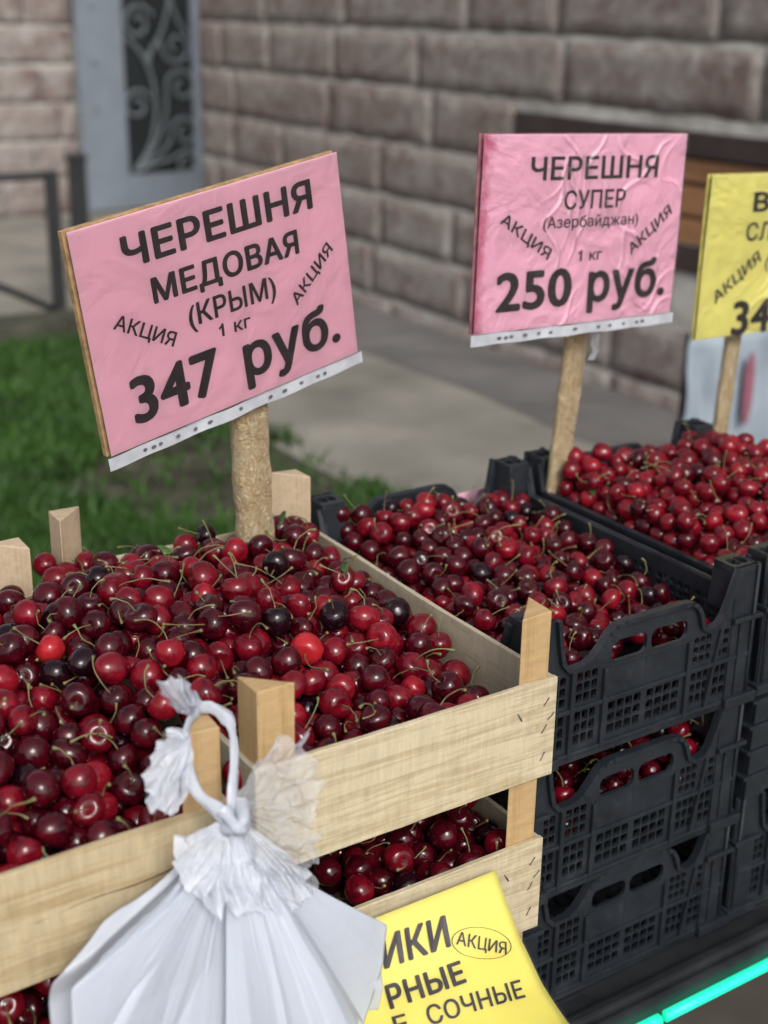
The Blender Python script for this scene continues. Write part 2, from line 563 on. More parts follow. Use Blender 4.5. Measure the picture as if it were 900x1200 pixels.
# ------------------------------------------------------------------ the ground
def sheet(name, pts, z, mat):
    bm = bmesh.new()
    bm.faces.new([bm.verts.new((x, y, z)) for x, y in pts])
    return bm_obj(name, bm, mat)
tag(sheet("pavement", [(-60, -60), (60, -60), (60, 60), (-60, 60)], GZ, M_pave), kind='structure')
tag(sheet("stall_ground", [(-8, -8), (8, -8), (8, 1.0), (-8, 1.0)], GZ + 0.0025, simple("dark brown grey ground", (0.085, 0.074, 0.064), 0.9, 0, 4, 0.35, 0.3, 0.01, 0.2)), kind='structure')  # evenly darker ground sheet under and in front of the stall
def wavy(x0, y0, x1, y1, n, amp):
    return [(x0 + (x1 - x0) * i / n + random.uniform(-amp, amp), y0 + (y1 - y0) * i / n) for i in range(n + 1)]
tag(sheet("asphalt_path", wavy(2.52, -3, 2.62, 7.2, 14, 0.05) + [(3.3, 7.2), (3.3, -3)], GZ + 0.004, M_asphalt), kind='structure')
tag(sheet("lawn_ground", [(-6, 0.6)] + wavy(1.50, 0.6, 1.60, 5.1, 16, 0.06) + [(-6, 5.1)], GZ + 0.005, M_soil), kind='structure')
bm = bmesh.new()
for i in range(9):
    x0 = -4.0 + i * 0.68
    add_box(bm, (x0, 5.10, GZ - 0.05), (x0 + 0.672, 5.34, GZ + 0.125 + random.uniform(-.004, .004)), 0.012)
tag(bm_obj("kerb", bm, M_kerb), kind='structure')

def grass():
    V, F, I = [], [], []
    n = 0
    def patchy(x, y):
        return math.sin(x * 3.1 + 1.2 * math.sin(y * 2.3)) * 0.5 + math.sin(y * 4.7 + x * 1.9) * 0.5
    for k in range(90000):
        x = random.uniform(-1.0, 1.72); y = random.uniform(1.2, 5.08)
        # bare patch: most blades left out, the dark ground shows
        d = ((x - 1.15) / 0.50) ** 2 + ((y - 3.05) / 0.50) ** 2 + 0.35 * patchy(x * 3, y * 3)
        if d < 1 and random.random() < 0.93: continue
        edge = 1.56 - 0.06 * patchy(x * 2, y * 2)
        if x > edge: continue
        h = random.uniform(0.03, 0.085) * (1 + 0.4 * patchy(x, y))
        a = random.uniform(0, 6.283); w = random.uniform(0.004, 0.008)
        lx, ly = random.gauss(0, 0.022), random.gauss(0, 0.022)
        dx, dy = math.cos(a) * w, math.sin(a) * w
        z = GZ + 0.004
        V += [(x - dx, y - dy, z), (x + dx, y + dy, z), (x + lx * .5 + dx * .7, y + ly * .5 + dy * .7, z + h * .6), (x + lx * .5 - dx * .7, y + ly * .5 - dy * .7, z + h * .6), (x + lx * 1.4, y + ly * 1.4, z + h)]
        F += [(n, n + 1, n + 2, n + 3), (n + 3, n + 2, n + 4)]
        n += 5
    m, nt, b = new_mat("lawn grass")
    v = coord(nt, "Object")
    n1 = noise(nt, v, 2.4, 3); n2 = noise(nt, v, 60, 2)
    r = ramp(nt, n1.outputs[0], [(0.3, (0.017, 0.050, 0.006)), (0.5, (0.030, 0.086, 0.009)), (0.7, (0.046, 0.118, 0.014))])
    r2 = ramp(nt, n2.outputs[0], [(0.3, (0.55,) * 3), (0.7, (1.35,) * 3)])
    nt.links.new(mixc(nt, 1.0, r.outputs[0], r2.outputs[0], 'MULTIPLY'), b.inputs["Base Color"])
    b.inputs["Roughness"].default_value = 0.6
    o = pd_obj("grass", V, F, m)
    tag(o, "bright green lawn grass behind the crates with a bare patch", "grass", kind='stuff')
grass()

# ------------------------------------------------------------------ stone building with its door and plank hatch
house = empty("stone_building", (3.1, 6.0, GZ), "grey brown rough stone building with a pale blue grilled door", "building")
HB = Vector((3.1, 6.0, GZ))
def wall_blocks(name, a, b, z0, z1, course, blen, holes, normal):
    """blocks with rough faces along the line a->b (2-d), front face looking along `normal`"""
    a = Vector((*a, 0)); b = Vector((*b, 0)); L = (b - a).length
    t = (b - a) / L; nrm = Vector((*normal, 0))
    bm = bmesh.new()
    z = z0; row = 0
    while z < z1 - 0.01:
        zt = min(z + course, z1)
        s = -random.uniform(0, blen)
        while s < L:
            e = s + blen * random.uniform(0.65, 1.35)
            s0, e0 = max(s, 0.0), min(e, L)
            parts = [(s0, e0)]
            for h0, h1, hz0, hz1 in holes:
                if zt > hz0 + .02 and z < hz1 - .02:
                    q = []
                    for (u, w) in parts:
                        if w <= h0 or u >= h1: q.append((u, w)); continue
                        if u < h0 - .03: q.append((u, h0))
                        if w > h1 + .03: q.append((h1, w))
                    parts = q
            for (u, w) in parts:
                if w - u < 0.03: continue
                g = random.uniform(0.007, 0.013)
                nx = max(2, int((w - u) / 0.07)); nz = 4
                base = random.uniform(0.0, 0.004)
                grid = []
                for j in range(nz + 1):
                    rowv = []
                    for i in range(nx + 1):
                        gu = g * 0.35
                        uu = u + gu + (w - u - 2 * gu) * i / nx
                        zz = z + g + (zt - z - 2 * g) * j / nz + (random.uniform(-.006, .006) if j in (0, nz) else 0)
                        edge = min(i, nx - i, j, nz - j) == 0
                        dpt = (0.002 if edge else 0.002 + base * .4 + random.uniform(0.0, 0.004))
                        p = a + t * (uu + (0 if edge else random.uniform(-.008, .008))) + nrm * dpt + Vector((0, 0, zz))
                        rowv.append(bm.verts.new(p - HB))
                    grid.append(rowv)
                for j in range(nz):
                    for i in range(nx):
                        bm.faces.new((grid[j][i], grid[j][i + 1], grid[j + 1][i + 1], grid[j + 1][i]))
                # sides going back into the mortar
                ring = [grid[0][i] for i in range(nx + 1)] + [grid[j][nx] for j in range(1, nz + 1)] + [grid[nz][i] for i in range(nx - 1, -1, -1)] + [grid[j][0] for j in range(nz - 1, 0, -1)]
                back = [bm.verts.new(v.co - nrm * 0.006) for v in ring]
                for k in range(len(ring)):
                    k2 = (k + 1) % len(ring)
                    bm.faces.new((ring[k], back[k], back[k2], ring[k2]))
            s = e
        z = zt; row += 1
    bmesh.ops.recalc_face_normals(bm, faces=bm.faces)
    w_ = bm_obj(name, bm, M_stone, house, True)
    return w_
ZB, ZT = GZ + 0.068, 2.4
CO = 0.2625
wall_blocks("wall", (3.1, -2.0), (3.1, 7.13), ZB - CO, ZT, CO, 0.80, [(3.72, 6.01, -0.40, 0.125)], (-1, 0))
wall_blocks("wall", (-0.5, 9.0), (6.0, 9.0), GZ, ZT, CO, 0.70, [(3.50, 4.62, GZ, 1.2)], (0, -1))
bm = bmesh.new()
# mortar bodies (with the openings left free)
def hbox(lo, hi, bev=0):
    add_box(bm, Vector(lo) - HB, Vector(hi) - HB, bev)
hbox((3.1008, -2.0, GZ - .02), (3.6, 1.72, ZT)); hbox((3.1008, 4.01, GZ - .02), (3.6, 7.13, ZT))
hbox((3.1008, 1.72, GZ - .02), (3.6, 4.01, -0.40)); hbox((3.1008, 1.72, 0.125), (3.6, 4.01, ZT))
bm_obj("mortar", bm, M_mortar, house)
bm = bmesh.new()
hbox((-0.5, 9.0008, GZ - .02), (3.0, 9.5, ZT)); hbox((4.12, 9.0008, GZ - .02), (6.0, 9.5, ZT)); hbox((3.0, 9.0008, 1.2), (4.12, 9.5, ZT))
bm_obj("mortar", bm, M_mortar, house)

door = empty("door", (3.56, 9.0, GZ), None, None)
door.parent = house; door.location = Vector((3.56, 9.02, GZ)) - HB
def dbox(bm, x0, x1, y0, y1, z0, z1, bev=0.006):
    add_box(bm, (x0 - 3.56, y0 - 9.02, z0 - GZ), (x1 - 3.56, y1 - 9.02, z1 - GZ), bev)
bm = bmesh.new()
dbox(bm, 3.05, 3.385, 8.985, 9.04, GZ + .015, 1.2)       # wide left stile
dbox(bm, 3.93, 4.09, 8.985, 9.04, GZ + .015, 1.2)
dbox(bm, 3.387, 3.928, 8.987, 9.038, GZ + .018, -0.685)
dbox(bm, 3.387, 3.928, 8.987, 9.038, 0.95, 1.2)
dbox(bm, 3.02, 3.07, 8.96, 9.03, GZ, 1.2)
bm_obj("door_frame", bm, M_door, door)
bm = bmesh.new()
dbox(bm, 3.387, 3.928, 9.018, 9.03, -0.684, 0.949, 0)
bm_obj("glass", bm, M_glass, door)
bm = bmesh.new()
for zz in (0.50, 0.12, -0.20):
    r_ = bmesh.ops.create_uvsphere(bm, u_segments=10, v_segments=6, radius=0.018, matrix=Matrix.Translation((3.155 - 3.56, 8.982 - 9.02, zz - GZ)))
bm_obj("rivet", bm, M_iron_pale, door, True)
acc = Acc()
def gp(u, v):   # photograph-like layout of the scrolls inside the glass opening, u 0..1 across, v 0..1 up
    return Vector((3.387 + 0.541 * u - 3.56, 8.996 - 9.02, -0.684 + 1.25 * v - GZ))
def scroll(pts, r=0.016):
    pts = [gp(*p) for p in pts]
    out = []
    for i in range(len(pts) - 1):     # Catmull-Rom
        p0, p1, p2, p3 = pts[max(i - 1, 0)], pts[i], pts[i + 1], pts[min(i + 2, len(pts) - 1)]
        for k in range(6):
            q = k / 6
            out.append(0.5 * ((2 * p1) + (p2 - p0) * q + (2 * p0 - 5 * p1 + 4 * p2 - p3) * q * q + (3 * p1 - p0 - 3 * p2 + p3) * q ** 3))
    out.append(pts[-1])
    acc.add(*tube_vf(out, r * 0.72, 6))
def curl(cx, cy, rad, a0, turns, sgn=1):
    n = int(14 * turns)
    return [(cx + rad * (1 - .72 * i / n) * math.cos(a0 + sgn * turns * 6.283 * i / n), cy + .43 * rad * (1 - .72 * i / n) * math.sin(a0 + sgn * turns * 6.283 * i / n)) for i in range(n + 1)]
scroll([(0.08, 0.02), (0.30, 0.14), (0.42, 0.30), (0.43, 0.48), (0.30, 0.66), (0.05, 0.78)], 0.02)
scroll([(0.08, 0.02), (0.35, 0.13), (0.55, 0.30), (0.60, 0.42)] + curl(0.84, 0.50, 0.24, 2.9, 1.2, -1), 0.018)
scroll([(0.10, 0.02), (0.40, 0.09), (0.62, 0.18)] + curl(0.86, 0.235, 0.22, 2.9, 1.2, -1), 0.018)
scroll([(0.08, 0.015), (0.35, 0.05), (0.65, 0.085)] + curl(0.86, 0.05, 0.18, 1.5, 1.1, -1), 0.018)
scroll(curl(0.16, 0.40, 0.22, 0.4, 1.3, 1), 0.018)
scroll([(0.35, 0.62), (0.42, 0.72)] + curl(0.78, 0.73, 0.24, 3.0, 1.2, 1), 0.018)
scroll([(0.95, 0.80), (0.80, 0.88), (0.70, 1.0)], 0.018)
scroll(curl(0.22, 0.86, 0.24, 0.4, 1.3, 1), 0.018)
scroll([(0.30, 0.66), (0.55, 0.80), (0.70, 1.0), (0.75, 1.2)], 0.018)
acc.build("grille", M_iron_pale, door)

hatch = empty("hatch", (0, 0, 0), "brown plank hatch set in a dark frame in the stone wall", None)
hatch.parent = house; hatch.location = Vector((3.1, 2.9, -0.14)) - HB
def hx(bm, y0, y1, z0, z1, x0, x1, bev=0.004):
    add_box(bm, (x0 - 3.1, y0 - 2.9, z0 + .14), (x1 - 3.1, y1 - 2.9, z1 + .14), bev)
bm = bmesh.new()
hx(bm, 1.73, 4.0, 0.035, 0.122, 3.085, 3.16); hx(bm, 1.73, 4.0, -0.395, -0.305, 3.085, 3.16)
hx(bm, 3.93, 4.0, -0.303, 0.033, 3.087, 3.158); hx(bm, 1.73, 1.80, -0.303, 0.033, 3.087, 3.158)
hx(bm, 1.81, 3.925, -0.30, 0.03, 3.15, 3.17)
bm_obj("frame", bm, M_hatch_dark, hatch)
for z0, z1 in ((-0.060, 0.022), (-0.185, -0.078), (-0.292, -0.200)):
    bm = bmesh.new(); hx(bm, 1.81, 3.92, z0, z1, 3.11, 3.145, 0.006)
    bm_obj("plank", bm, M_hatch, hatch)

# ------------------------------------------------------------------ low iron fence and post, banner stand
fence = empty("iron_fence", (1.58, 5.64, GZ), "low black iron fence panel with a diagonal brace standing beyond the lawn kerb", "fence")
def fpart(name, boxes):
    bm = bmesh.new()
    for lo, hi in boxes:
        add_box(bm, Vector(lo) - Vector((1.58, 5.64, GZ)), Vector(hi) - Vector((1.58, 5.64, GZ)), 0.004)
    return bm_obj(name, bm, M_iron, fence)
for px in (1.58, 0.35, -0.9):
    fpart("post", [((px - .028, 5.612, GZ), (px + .028, 5.668, -0.222))])
fpart("top_rail", [((-0.9, 5.618, -0.262), (1.55, 5.662, -0.225))])
fpart("bottom_rail", [((-0.9, 5.624, -0.925), (1.55, 5.656, -0.895))])
acc = Acc()
acc.add(*tube_vf([Vector((1.56, 5.64, -.895)) - Vector((1.58, 5.64, GZ)), Vector((0.36, 5.64, -.03 - .23)) - Vector((1.58, 5.64, GZ))], 0.017, 8))
acc.build("brace", M_iron, fence)
gp_ = empty("fence_post", (2.60, 8.0, GZ), "single black iron post standing in front of the pale door", "post")
bm = bmesh.new(); add_box(bm, (-.05, -.05, 0), (.05, .05, .50), .006); bm_obj("shaft", bm, M_iron, gp_)
bm = bmesh.new(); add_box(bm, (-.062, -.062, .502), (.062, .062, .545), .01); bm_obj("cap", bm, M_iron, gp_)

ban = empty("banner_stand", (1.95, 1.6, GZ), "pale blue grey banner stand with a magenta oval behind the yellow sign", "banner")
def cloth_panel(name, x0, x1, z0, z1, ph):
    V, F = [], []
    nx, nz = 14, 12
    for j in range(nz + 1):
        for i in range(nx + 1):
            x = x0 + (x1 - x0) * i / nx; z = z0 + (z1 - z0) * j / nz
            V.append((x - 1.95, 0.018 * math.sin(i * 1.1 + ph) * (1 - j / nz * .4) + 0.008 * math.sin(j * 1.3 + i * .4), z - GZ))
    for j in range(nz):
        for i in range(nx):
            a = j * (nx + 1) + i
            F.append((a, a + 1, a + nx + 2, a + nx + 1))
    o = pd_obj(name, V, F, M_banner, ban, True)
    s = o.modifiers.new("solid", 'SOLIDIFY'); s.thickness = 0.006
    return o
cloth_panel("cloth_panel", 1.80, 1.925, GZ + .12, -0.22, 0.3)
cloth_panel("cloth_panel", 1.945, 2.42, GZ + .12, -0.22, 1.9)
bm = bmesh.new(); add_box(bm, (-.022, .02, 0), (-.008, .034, .72), .003); add_box(bm, (-.13, .03, 0), (-.11, .05, .72), .003); add_box(bm, (.44, .03, 0), (.46, .05, .72), .003); add_box(bm, (-.13, .03, .69), (.46, .05, .71), .003)
bm_obj("frame", bm, M_iron, ban)
V = [(1.99 - 1.95 + .018 * math.cos(a), -0.03, -0.385 - GZ + .10 * math.sin(a)) for a in [k * math.pi / 16 for k in range(32)]]
V2 = [(x, y + .003, z) for x, y, z in V]
pd_obj("oval_mark", V + V2, [tuple(range(32))[::-1]] + [(k, (k + 1) % 32, 32 + (k + 1) % 32, 32 + k) for k in range(32)], M_magenta, ban)

# ------------------------------------------------------------------ stall table and its teal tubes
TZ = -0.424
tb = empty("stall_table", (0, 0.3, GZ), "long black covered stall table under the stacked crates", "table")
def tpart(name, boxes, mat=M_table, bev=0.004):
    bm = bmesh.new()
    for lo, hi in boxes:
        add_box(bm, Vector(lo) - Vector((0, .3, GZ)), Vector(hi) - Vector((0, .3, GZ)), bev)
    return bm_obj(name, bm, mat, tb)
tpart("table_top", [((-1.3, 0.0, TZ - 0.03), (1.3, 0.62, TZ))])
tpart("front_apron", [((-1.3, 0.006, TZ - 0.040), (1.3, 0.016, TZ - 0.031))])
tpart("trim_rail", [((0.02, 0.006, TZ + 0.0005), (1.3, 0.020, TZ + 0.012))])
for lx in (-1.22, 1.22):
    for ly in (0.06, 0.56):
        tpart("leg", [((lx - .02, ly - .02, GZ), (lx + .02, ly + .02, TZ - .031))], M_iron)
for nm_, x0, x1 in (("short piece of glowing teal tube at the front edge of the stall", 0.06, 0.170), ("long glowing teal tube running along the front edge of the stall", 0.178, 0.80)):
    acc = Acc()
    n = 12
    path = [(x0 + (x1 - x0) * i / n, -0.004, -0.4485) for i in range(n + 1)]
    acc.add(*tube_vf(path, 0.0064, 12))
    tag(acc.build("light_tube", M_neon), nm_, "light tube")

# ------------------------------------------------------------------ wooden crates
CW, CD, CH = 0.300, 0.461, 0.098
def make_wood_crate(label, group, front_mat, staples=True, inner=True):
    t = empty("wooden_crate", (0, 0, 0), label, "crate", group)
    # local origin: right front top corner of the front board
    def board(name, lo, hi, mat, warp=0.0015, axis=0):
        bm = bmesh.new()
        add_box(bm, lo, hi, 0.0)
        long_e = [e for e in bm.edges if abs((e.verts[0].co - e.verts[1].co)[axis]) > 0.1]
        bmesh.ops.subdivide_edges(bm, edges=long_e, cuts=14, use_grid_fill=True)
        ph = random.uniform(0, 6)
        for v in bm.verts:
            u = v.co[axis]
            v.co.z += warp * 0.6 * math.sin(u * 21 + ph) + random.uniform(-.0003, .0003)
            v.co[1 - axis] += warp * math.sin(u * 14 + ph * 2) * (0.5 if v.co.z > lo[2] + .05 else 1)
        bmesh.ops.bevel(bm, geom=[e for e in bm.edges if e.is_manifold and e.calc_face_angle(0) > 0.8], offset=0.0006, segments=1, affect='EDGES')
        return bm_obj(name, bm, mat, t)
    fb = board("front_board", (-CW, 0.0, -CH), (0, 0.0055, 0), front_mat)
    board("back_board", (-CW, CD - .0055, -CH), (0, CD, 0), M_board_x)
    board("side_board", (-0.0055, 0.006, -CH + .001), (-0.0005, CD - .006, -0.0005), M_board_y, 0.001, 1)
    board("side_board", (-CW + .0005, 0.006, -CH + .001), (-CW + .0055, CD - .006, -0.0005), M_board_y, 0.001, 1)
    L = 0.033
    for sx, sy in ((0, 0), (1, 0), (0, 1), (1, 1)):
        x = (-0.006 if sx == 0 else -CW + 0.006); y = (0.006 if sy == 0 else CD - 0.006)
        dx = -L if sx == 0 else L; dy = L if sy == 0 else -L
        bm = bmesh.new()
        h1 = 0.064 + random.uniform(-.002, .002)
        fs = add_prism(bm, [(x, y), (x + dx, y), (x, y + dy)], -CH - 0.001, h1)
        for v in bm.verts:
            if v.co.z > 0: v.co.z += random.uniform(-.0025, .0025)
        bmesh.ops.bevel(bm, geom=[e for e in bm.edges], offset=0.0008, segments=1, affect='EDGES')
        bm_obj("corner_post", bm, M_post if sy == 0 else M_post_back, t)
    for k in range(5):
        y0 = 0.010 + k * 0.089
        bm = bmesh.new(); add_box(bm, (-CW + .007, y0, -CH), (-0.007, y0 + 0.082, -CH + .004), 0.0006)
        bm_obj("bottom_slat", bm, M_board_x, t)
    if staples:
        rs = random.Random(5)
        for (x, z, a) in ((-.012, -.020, 50), (-.013, -.047, 55), (-.013, -.075, 60), (-.041, -.028, 120), (-.006, -.036, 40), (-.286, -.03, 50), (-.284, -.07, 60)):
            acc = Acc()
            c, s = math.cos(R(a)), math.sin(R(a)); l = 0.0042
            acc.add(*tube_vf([(x - l * c, 0.001, z - l * s), (x - l * c, -0.0012, z - l * s), (x + l * c, -0.0012, z + l * s), (x + l * c, 0.001, z + l * s)], 0.00055, 5))
            acc.build("staple", M_staple, fb)
    return t
def copy_tree(o, parent=None):
    c = o.copy(); COL.objects.link(c)
    if parent is not None: c.parent = parent
    for ch in list(o.children): copy_tree(ch, c)
    return c
G_W = "pale wooden fruit crates stacked in two columns"
wc = make_wood_crate("upper right pale wooden crate of cherries, its front board clean and pale", G_W, M_board_x)
wc.location = (0, 0, 0)
wc2 = make_wood_crate("upper left pale wooden crate of cherries, its front board cracked and streaked brown", G_W, M_board_x2)
wc2.location = (-0.3215, -0.004, -0.017)
def dup_crate(src, loc, rz, lab):
    c = copy_tree(src); c.location = loc; c.rotation_euler = (0, 0, rz); c['label'] = lab
    return c
dup_crate(wc, (-0.004, 0.001, -0.165), R(-0.3), "second wooden crate down on the right, yellow sheet hanging over its front board")
dup_crate(wc2, (-0.325, -0.002, -0.182), R(0.4), "second wooden crate down on the left, mostly behind the white plastic bags")
for src, loc, lab in ((wc, (-0.008, 0.003, -0.325), "lowest wooden crate on the right, only its corner post showing"),):
    dup_crate(src, loc, R(-0.5), lab)
dup_crate(wc2, (-0.329, 0.0, -0.325), 0, "lowest wooden crate on the left, below the hanging plastic bags")

# crack line in the left front board is part of its own mesh: a thin dark split
acc = Acc()
pts = [(-0.300 + 0.27 * i / 30, -0.0006, -0.052 + 0.004 * math.sin(i * .7) * .3 + 0.012 * i / 30) for i in range(31)]
acc.add(*tube_vf(pts, [0.0004 + 0.0004 * random.random() for _ in pts], 4))
M_crack = simple("dark split in wood", (0.10, 0.06, 0.03), 0.9, 0, 200, 0.4, 0)
fbl = [c for c in wc2.children if c.name.startswith("front_board")][0]
acc.build("split", M_crack, fbl)

# ------------------------------------------------------------------ black plastic crates
PW, PD = 0.305, 0.415
def lattice(x0, x1, z0, z1, nx, nz, bar=0.0020):
    out = []
    cw = (x1 - x0 - bar * (nx - 1)) / nx; chh = (z1 - z0 - bar * (nz - 1)) / nz
    for i in range(nx):
        for j in range(nz):
            a = x0 + i * (cw + bar); b = z0 + j * (chh + bar)
            r = 0.0012
            out.append([(a + r, b), (a + cw - r, b), (a + cw, b + r), (a + cw, b + chh - r), (a + cw - r, b + chh), (a + r, b + chh), (a, b + chh - r), (a, b + r)])
    return out
def rounded(x0, x1, z0, z1, r, n=5):
    out = []
    for cx, cz, a0 in ((x1 - r, z0 + r, -90), (x1 - r, z1 - r, 0), (x0 + r, z1 - r, 90), (x0 + r, z0 + r, 180)):
        for k in range(n + 1):
            a = R(a0 + 90 * k / n); out.append((cx + r * math.cos(a), cz + r * math.sin(a)))
    return out
RIM_F, RIM_S, PIL = 0.106, 0.117, 0.157
def smooth_hump():
    pts = [(0.0, 0.0), (PW, 0.0), (PW, PIL), (PW - .034, PIL)]
    pts += [(PW - .044, 0.128), (PW - .050, 0.112), (PW - .056, 0.103), (PW - .068, 0.100), (PW - .078, 0.106)]
    pts += [(0.222, 0.122), (0.216, 0.131), (0.207, 0.1365), (0.195, 0.138), (0.118, 0.138), (0.106, 0.136), (0.097, 0.130), (0.089, 0.119), (0.080, 0.109), (0.070, 0.104), (0.052, 0.103)]
    pts += [(0.044, 0.112), (0.040, 0.130), (0.036, PIL), (0.0, PIL)]
    return pts
FRONT_LOOPS = [smooth_hump(), rounded(0.106, 0.152, 0.095, 0.117, 0.008), rounded(0.158, 0.207, 0.095, 0.117, 0.008)]
FRONT_LOOPS += lattice(0.107, 0.150, 0.016, 0.051, 4, 3) + lattice(0.158, 0.202, 0.016, 0.051, 4, 3)
FRONT_LOOPS += lattice(0.064, 0.090, 0.062, 0.094, 3, 3) + lattice(0.064, 0.090, 0.016, 0.052, 3, 3) + lattice(0.016, 0.050, 0.062, 0.094, 4, 3) + lattice(0.016, 0.050, 0.016, 0.052, 4, 3)
FRONT_LOOPS += lattice(0.219, 0.243, 0.062, 0.092, 3, 3) + lattice(0.252, 0.278, 0.062, 0.092, 3, 3) + lattice(0.219, 0.243, 0.016, 0.052, 3, 3) + lattice(0.252, 0.278, 0.016, 0.052, 3, 3)
SIDE_LOOPS = [[(0.0, 0.0), (PD, 0.0), (PD, PIL), (PD - .03, PIL), (PD - .045, RIM_S), (0.045, RIM_S), (0.03, PIL), (0.0, PIL)]]
for k in range(6):
    SIDE_LOOPS += lattice(0.030 + k * 0.060, 0.030 + k * 0.060 + 0.052, 0.062, 0.100, 5, 4) + lattice(0.030 + k * 0.060, 0.030 + k * 0.060 + 0.052, 0.016, 0.054, 5, 4)
ME_FRONT = shape_mesh(FRONT_LOOPS, 0.004)
ME_SIDE = shape_mesh(SIDE_LOOPS, 0.004)
ME_BASE = shape_mesh([[(0, 0), (PW, 0), (PW, PD), (0, PD)]] + [q for k in range(6) for q in lattice(0.02, PW - .02, 0.03 + k * .06, 0.075 + k * .06, 14, 2, 0.006)], 0.005)
def oriented(me, mtx):
    m = me.copy(); m.transform(mtx); m.update(); return m
def ribs_front(sgn):
    """raised ribs, rim flange and handle rim on the outer face; local xz plane, outside is -y"""
    bm = bmesh.new()
    y0, y1 = -0.0065, -0.0015
    for x in (0.057, 0.0985, 0.2105, 0.2825):
        add_box(bm, (x - .0025, y0, 0.004), (x + .0025, y1, 0.102 if x not in (0.0985, 0.2105) else 0.092), 0.0008)
    for za in (0.0565, 0.008):
        add_box(bm, (0.006, y0 + .001, za - .0022), (PW - .006, y1, za + .0022), 0.0008)
    add_box(bm, (0.101, y0 + .003, 0.0905), (0.2085, y1, 0.0925), 0.0005)
    # slanted buttress near the right end
    m = Matrix.Translation((0.247, 0, 0.05)) @ Matrix.Rotation(R(10), 4, 'Y')
    add_box(bm, (-.002, y0 + .0005, -.04), (.002, y1, .045), 0.0005, m)
    add_box(bm, (0.153, y0 + .004, 0.055), (0.1555, y1, 0.091), 0.0004)
    return bm
def flange(acc_pts, bm, w=0.0075, t=0.004):
    """rim lip following the top outline (xz), widened outwards"""
    for (xa, za), (xb, zb) in zip(acc_pts[:-1], acc_pts[1:]):
        d = Vector((xb - xa, 0, zb - za)); L = d.length
        if L < 1e-5: continue
        ang = math.atan2(zb - za, xb - xa)
        m = Matrix.Translation((xa, 0, za)) @ Matrix.Rotation(-ang, 4, 'Y')
        add_box(bm, (-.0008, -w, -t), (L + .0008, -0.0018, 0.0006), 0, m)
def corner_pillar():
    """hollow tapered tower, at the corner (0,0) going +x,+y"""
    bm = bmesh.new()
    a, b = 0.036, 0.040
    prof = [(0.0, 0.0, 0.0), (0.012, 0.0, 0.0), (0.013, 0.003, 0.003), (PIL - .005, 0.003, 0.003), (PIL, 0.0045, 0.0045)]
    # L shaped corner walls
    for lo, hi in (((0.001, 0.004, 0.0), (0.005, b, PIL - .006)), ((0.001, 0.001, 0.0), (a, 0.0045, PIL - .006)), ((a - .004, 0.0046, 0.108), (a, b - .004, PIL - .006)), ((0.0052, b - .004, 0.108), (a, b, PIL - .006)), ((a * .5 - .001, 0.0046, 0.1), (a * .5 + .001, b - .004, PIL - .006))):
        add_box(bm, lo, hi, 0.0008)
    # foot lip
    add_box(bm, (-.0055, -.0055, 0.001), (a + .004, 0.0008, 0.013), 0.0012); add_box(bm, (-.0055, 0.0009, 0.001), (0.0008, b + .004, 0.013), 0.0012)
    # ledge collar below the peg
    add_box(bm, (-.0035, -.0035, 0.098), (a + .001, 0.0005, 0.103), 0.0008); add_box(bm, (-.0035, 0.0006, 0.098), (0.0005, b + .001, 0.103), 0.0008)
    return bm
ME_CAP = shape_mesh([rounded(0.0, 0.037, 0.0, 0.041, 0.004)] + [[(cx + rx * math.cos(k * math.pi / 8), 0.0205 + 0.012 * math.sin(k * math.pi / 8)) for k in range(16)] for cx, rx in ((0.0105, 0.0065), (0.0265, 0.0065))], 0.006)
FLIP_XZ = Matrix.Rotation(R(90), 4, 'X')     # xy plane -> xz plane, +z -> -y
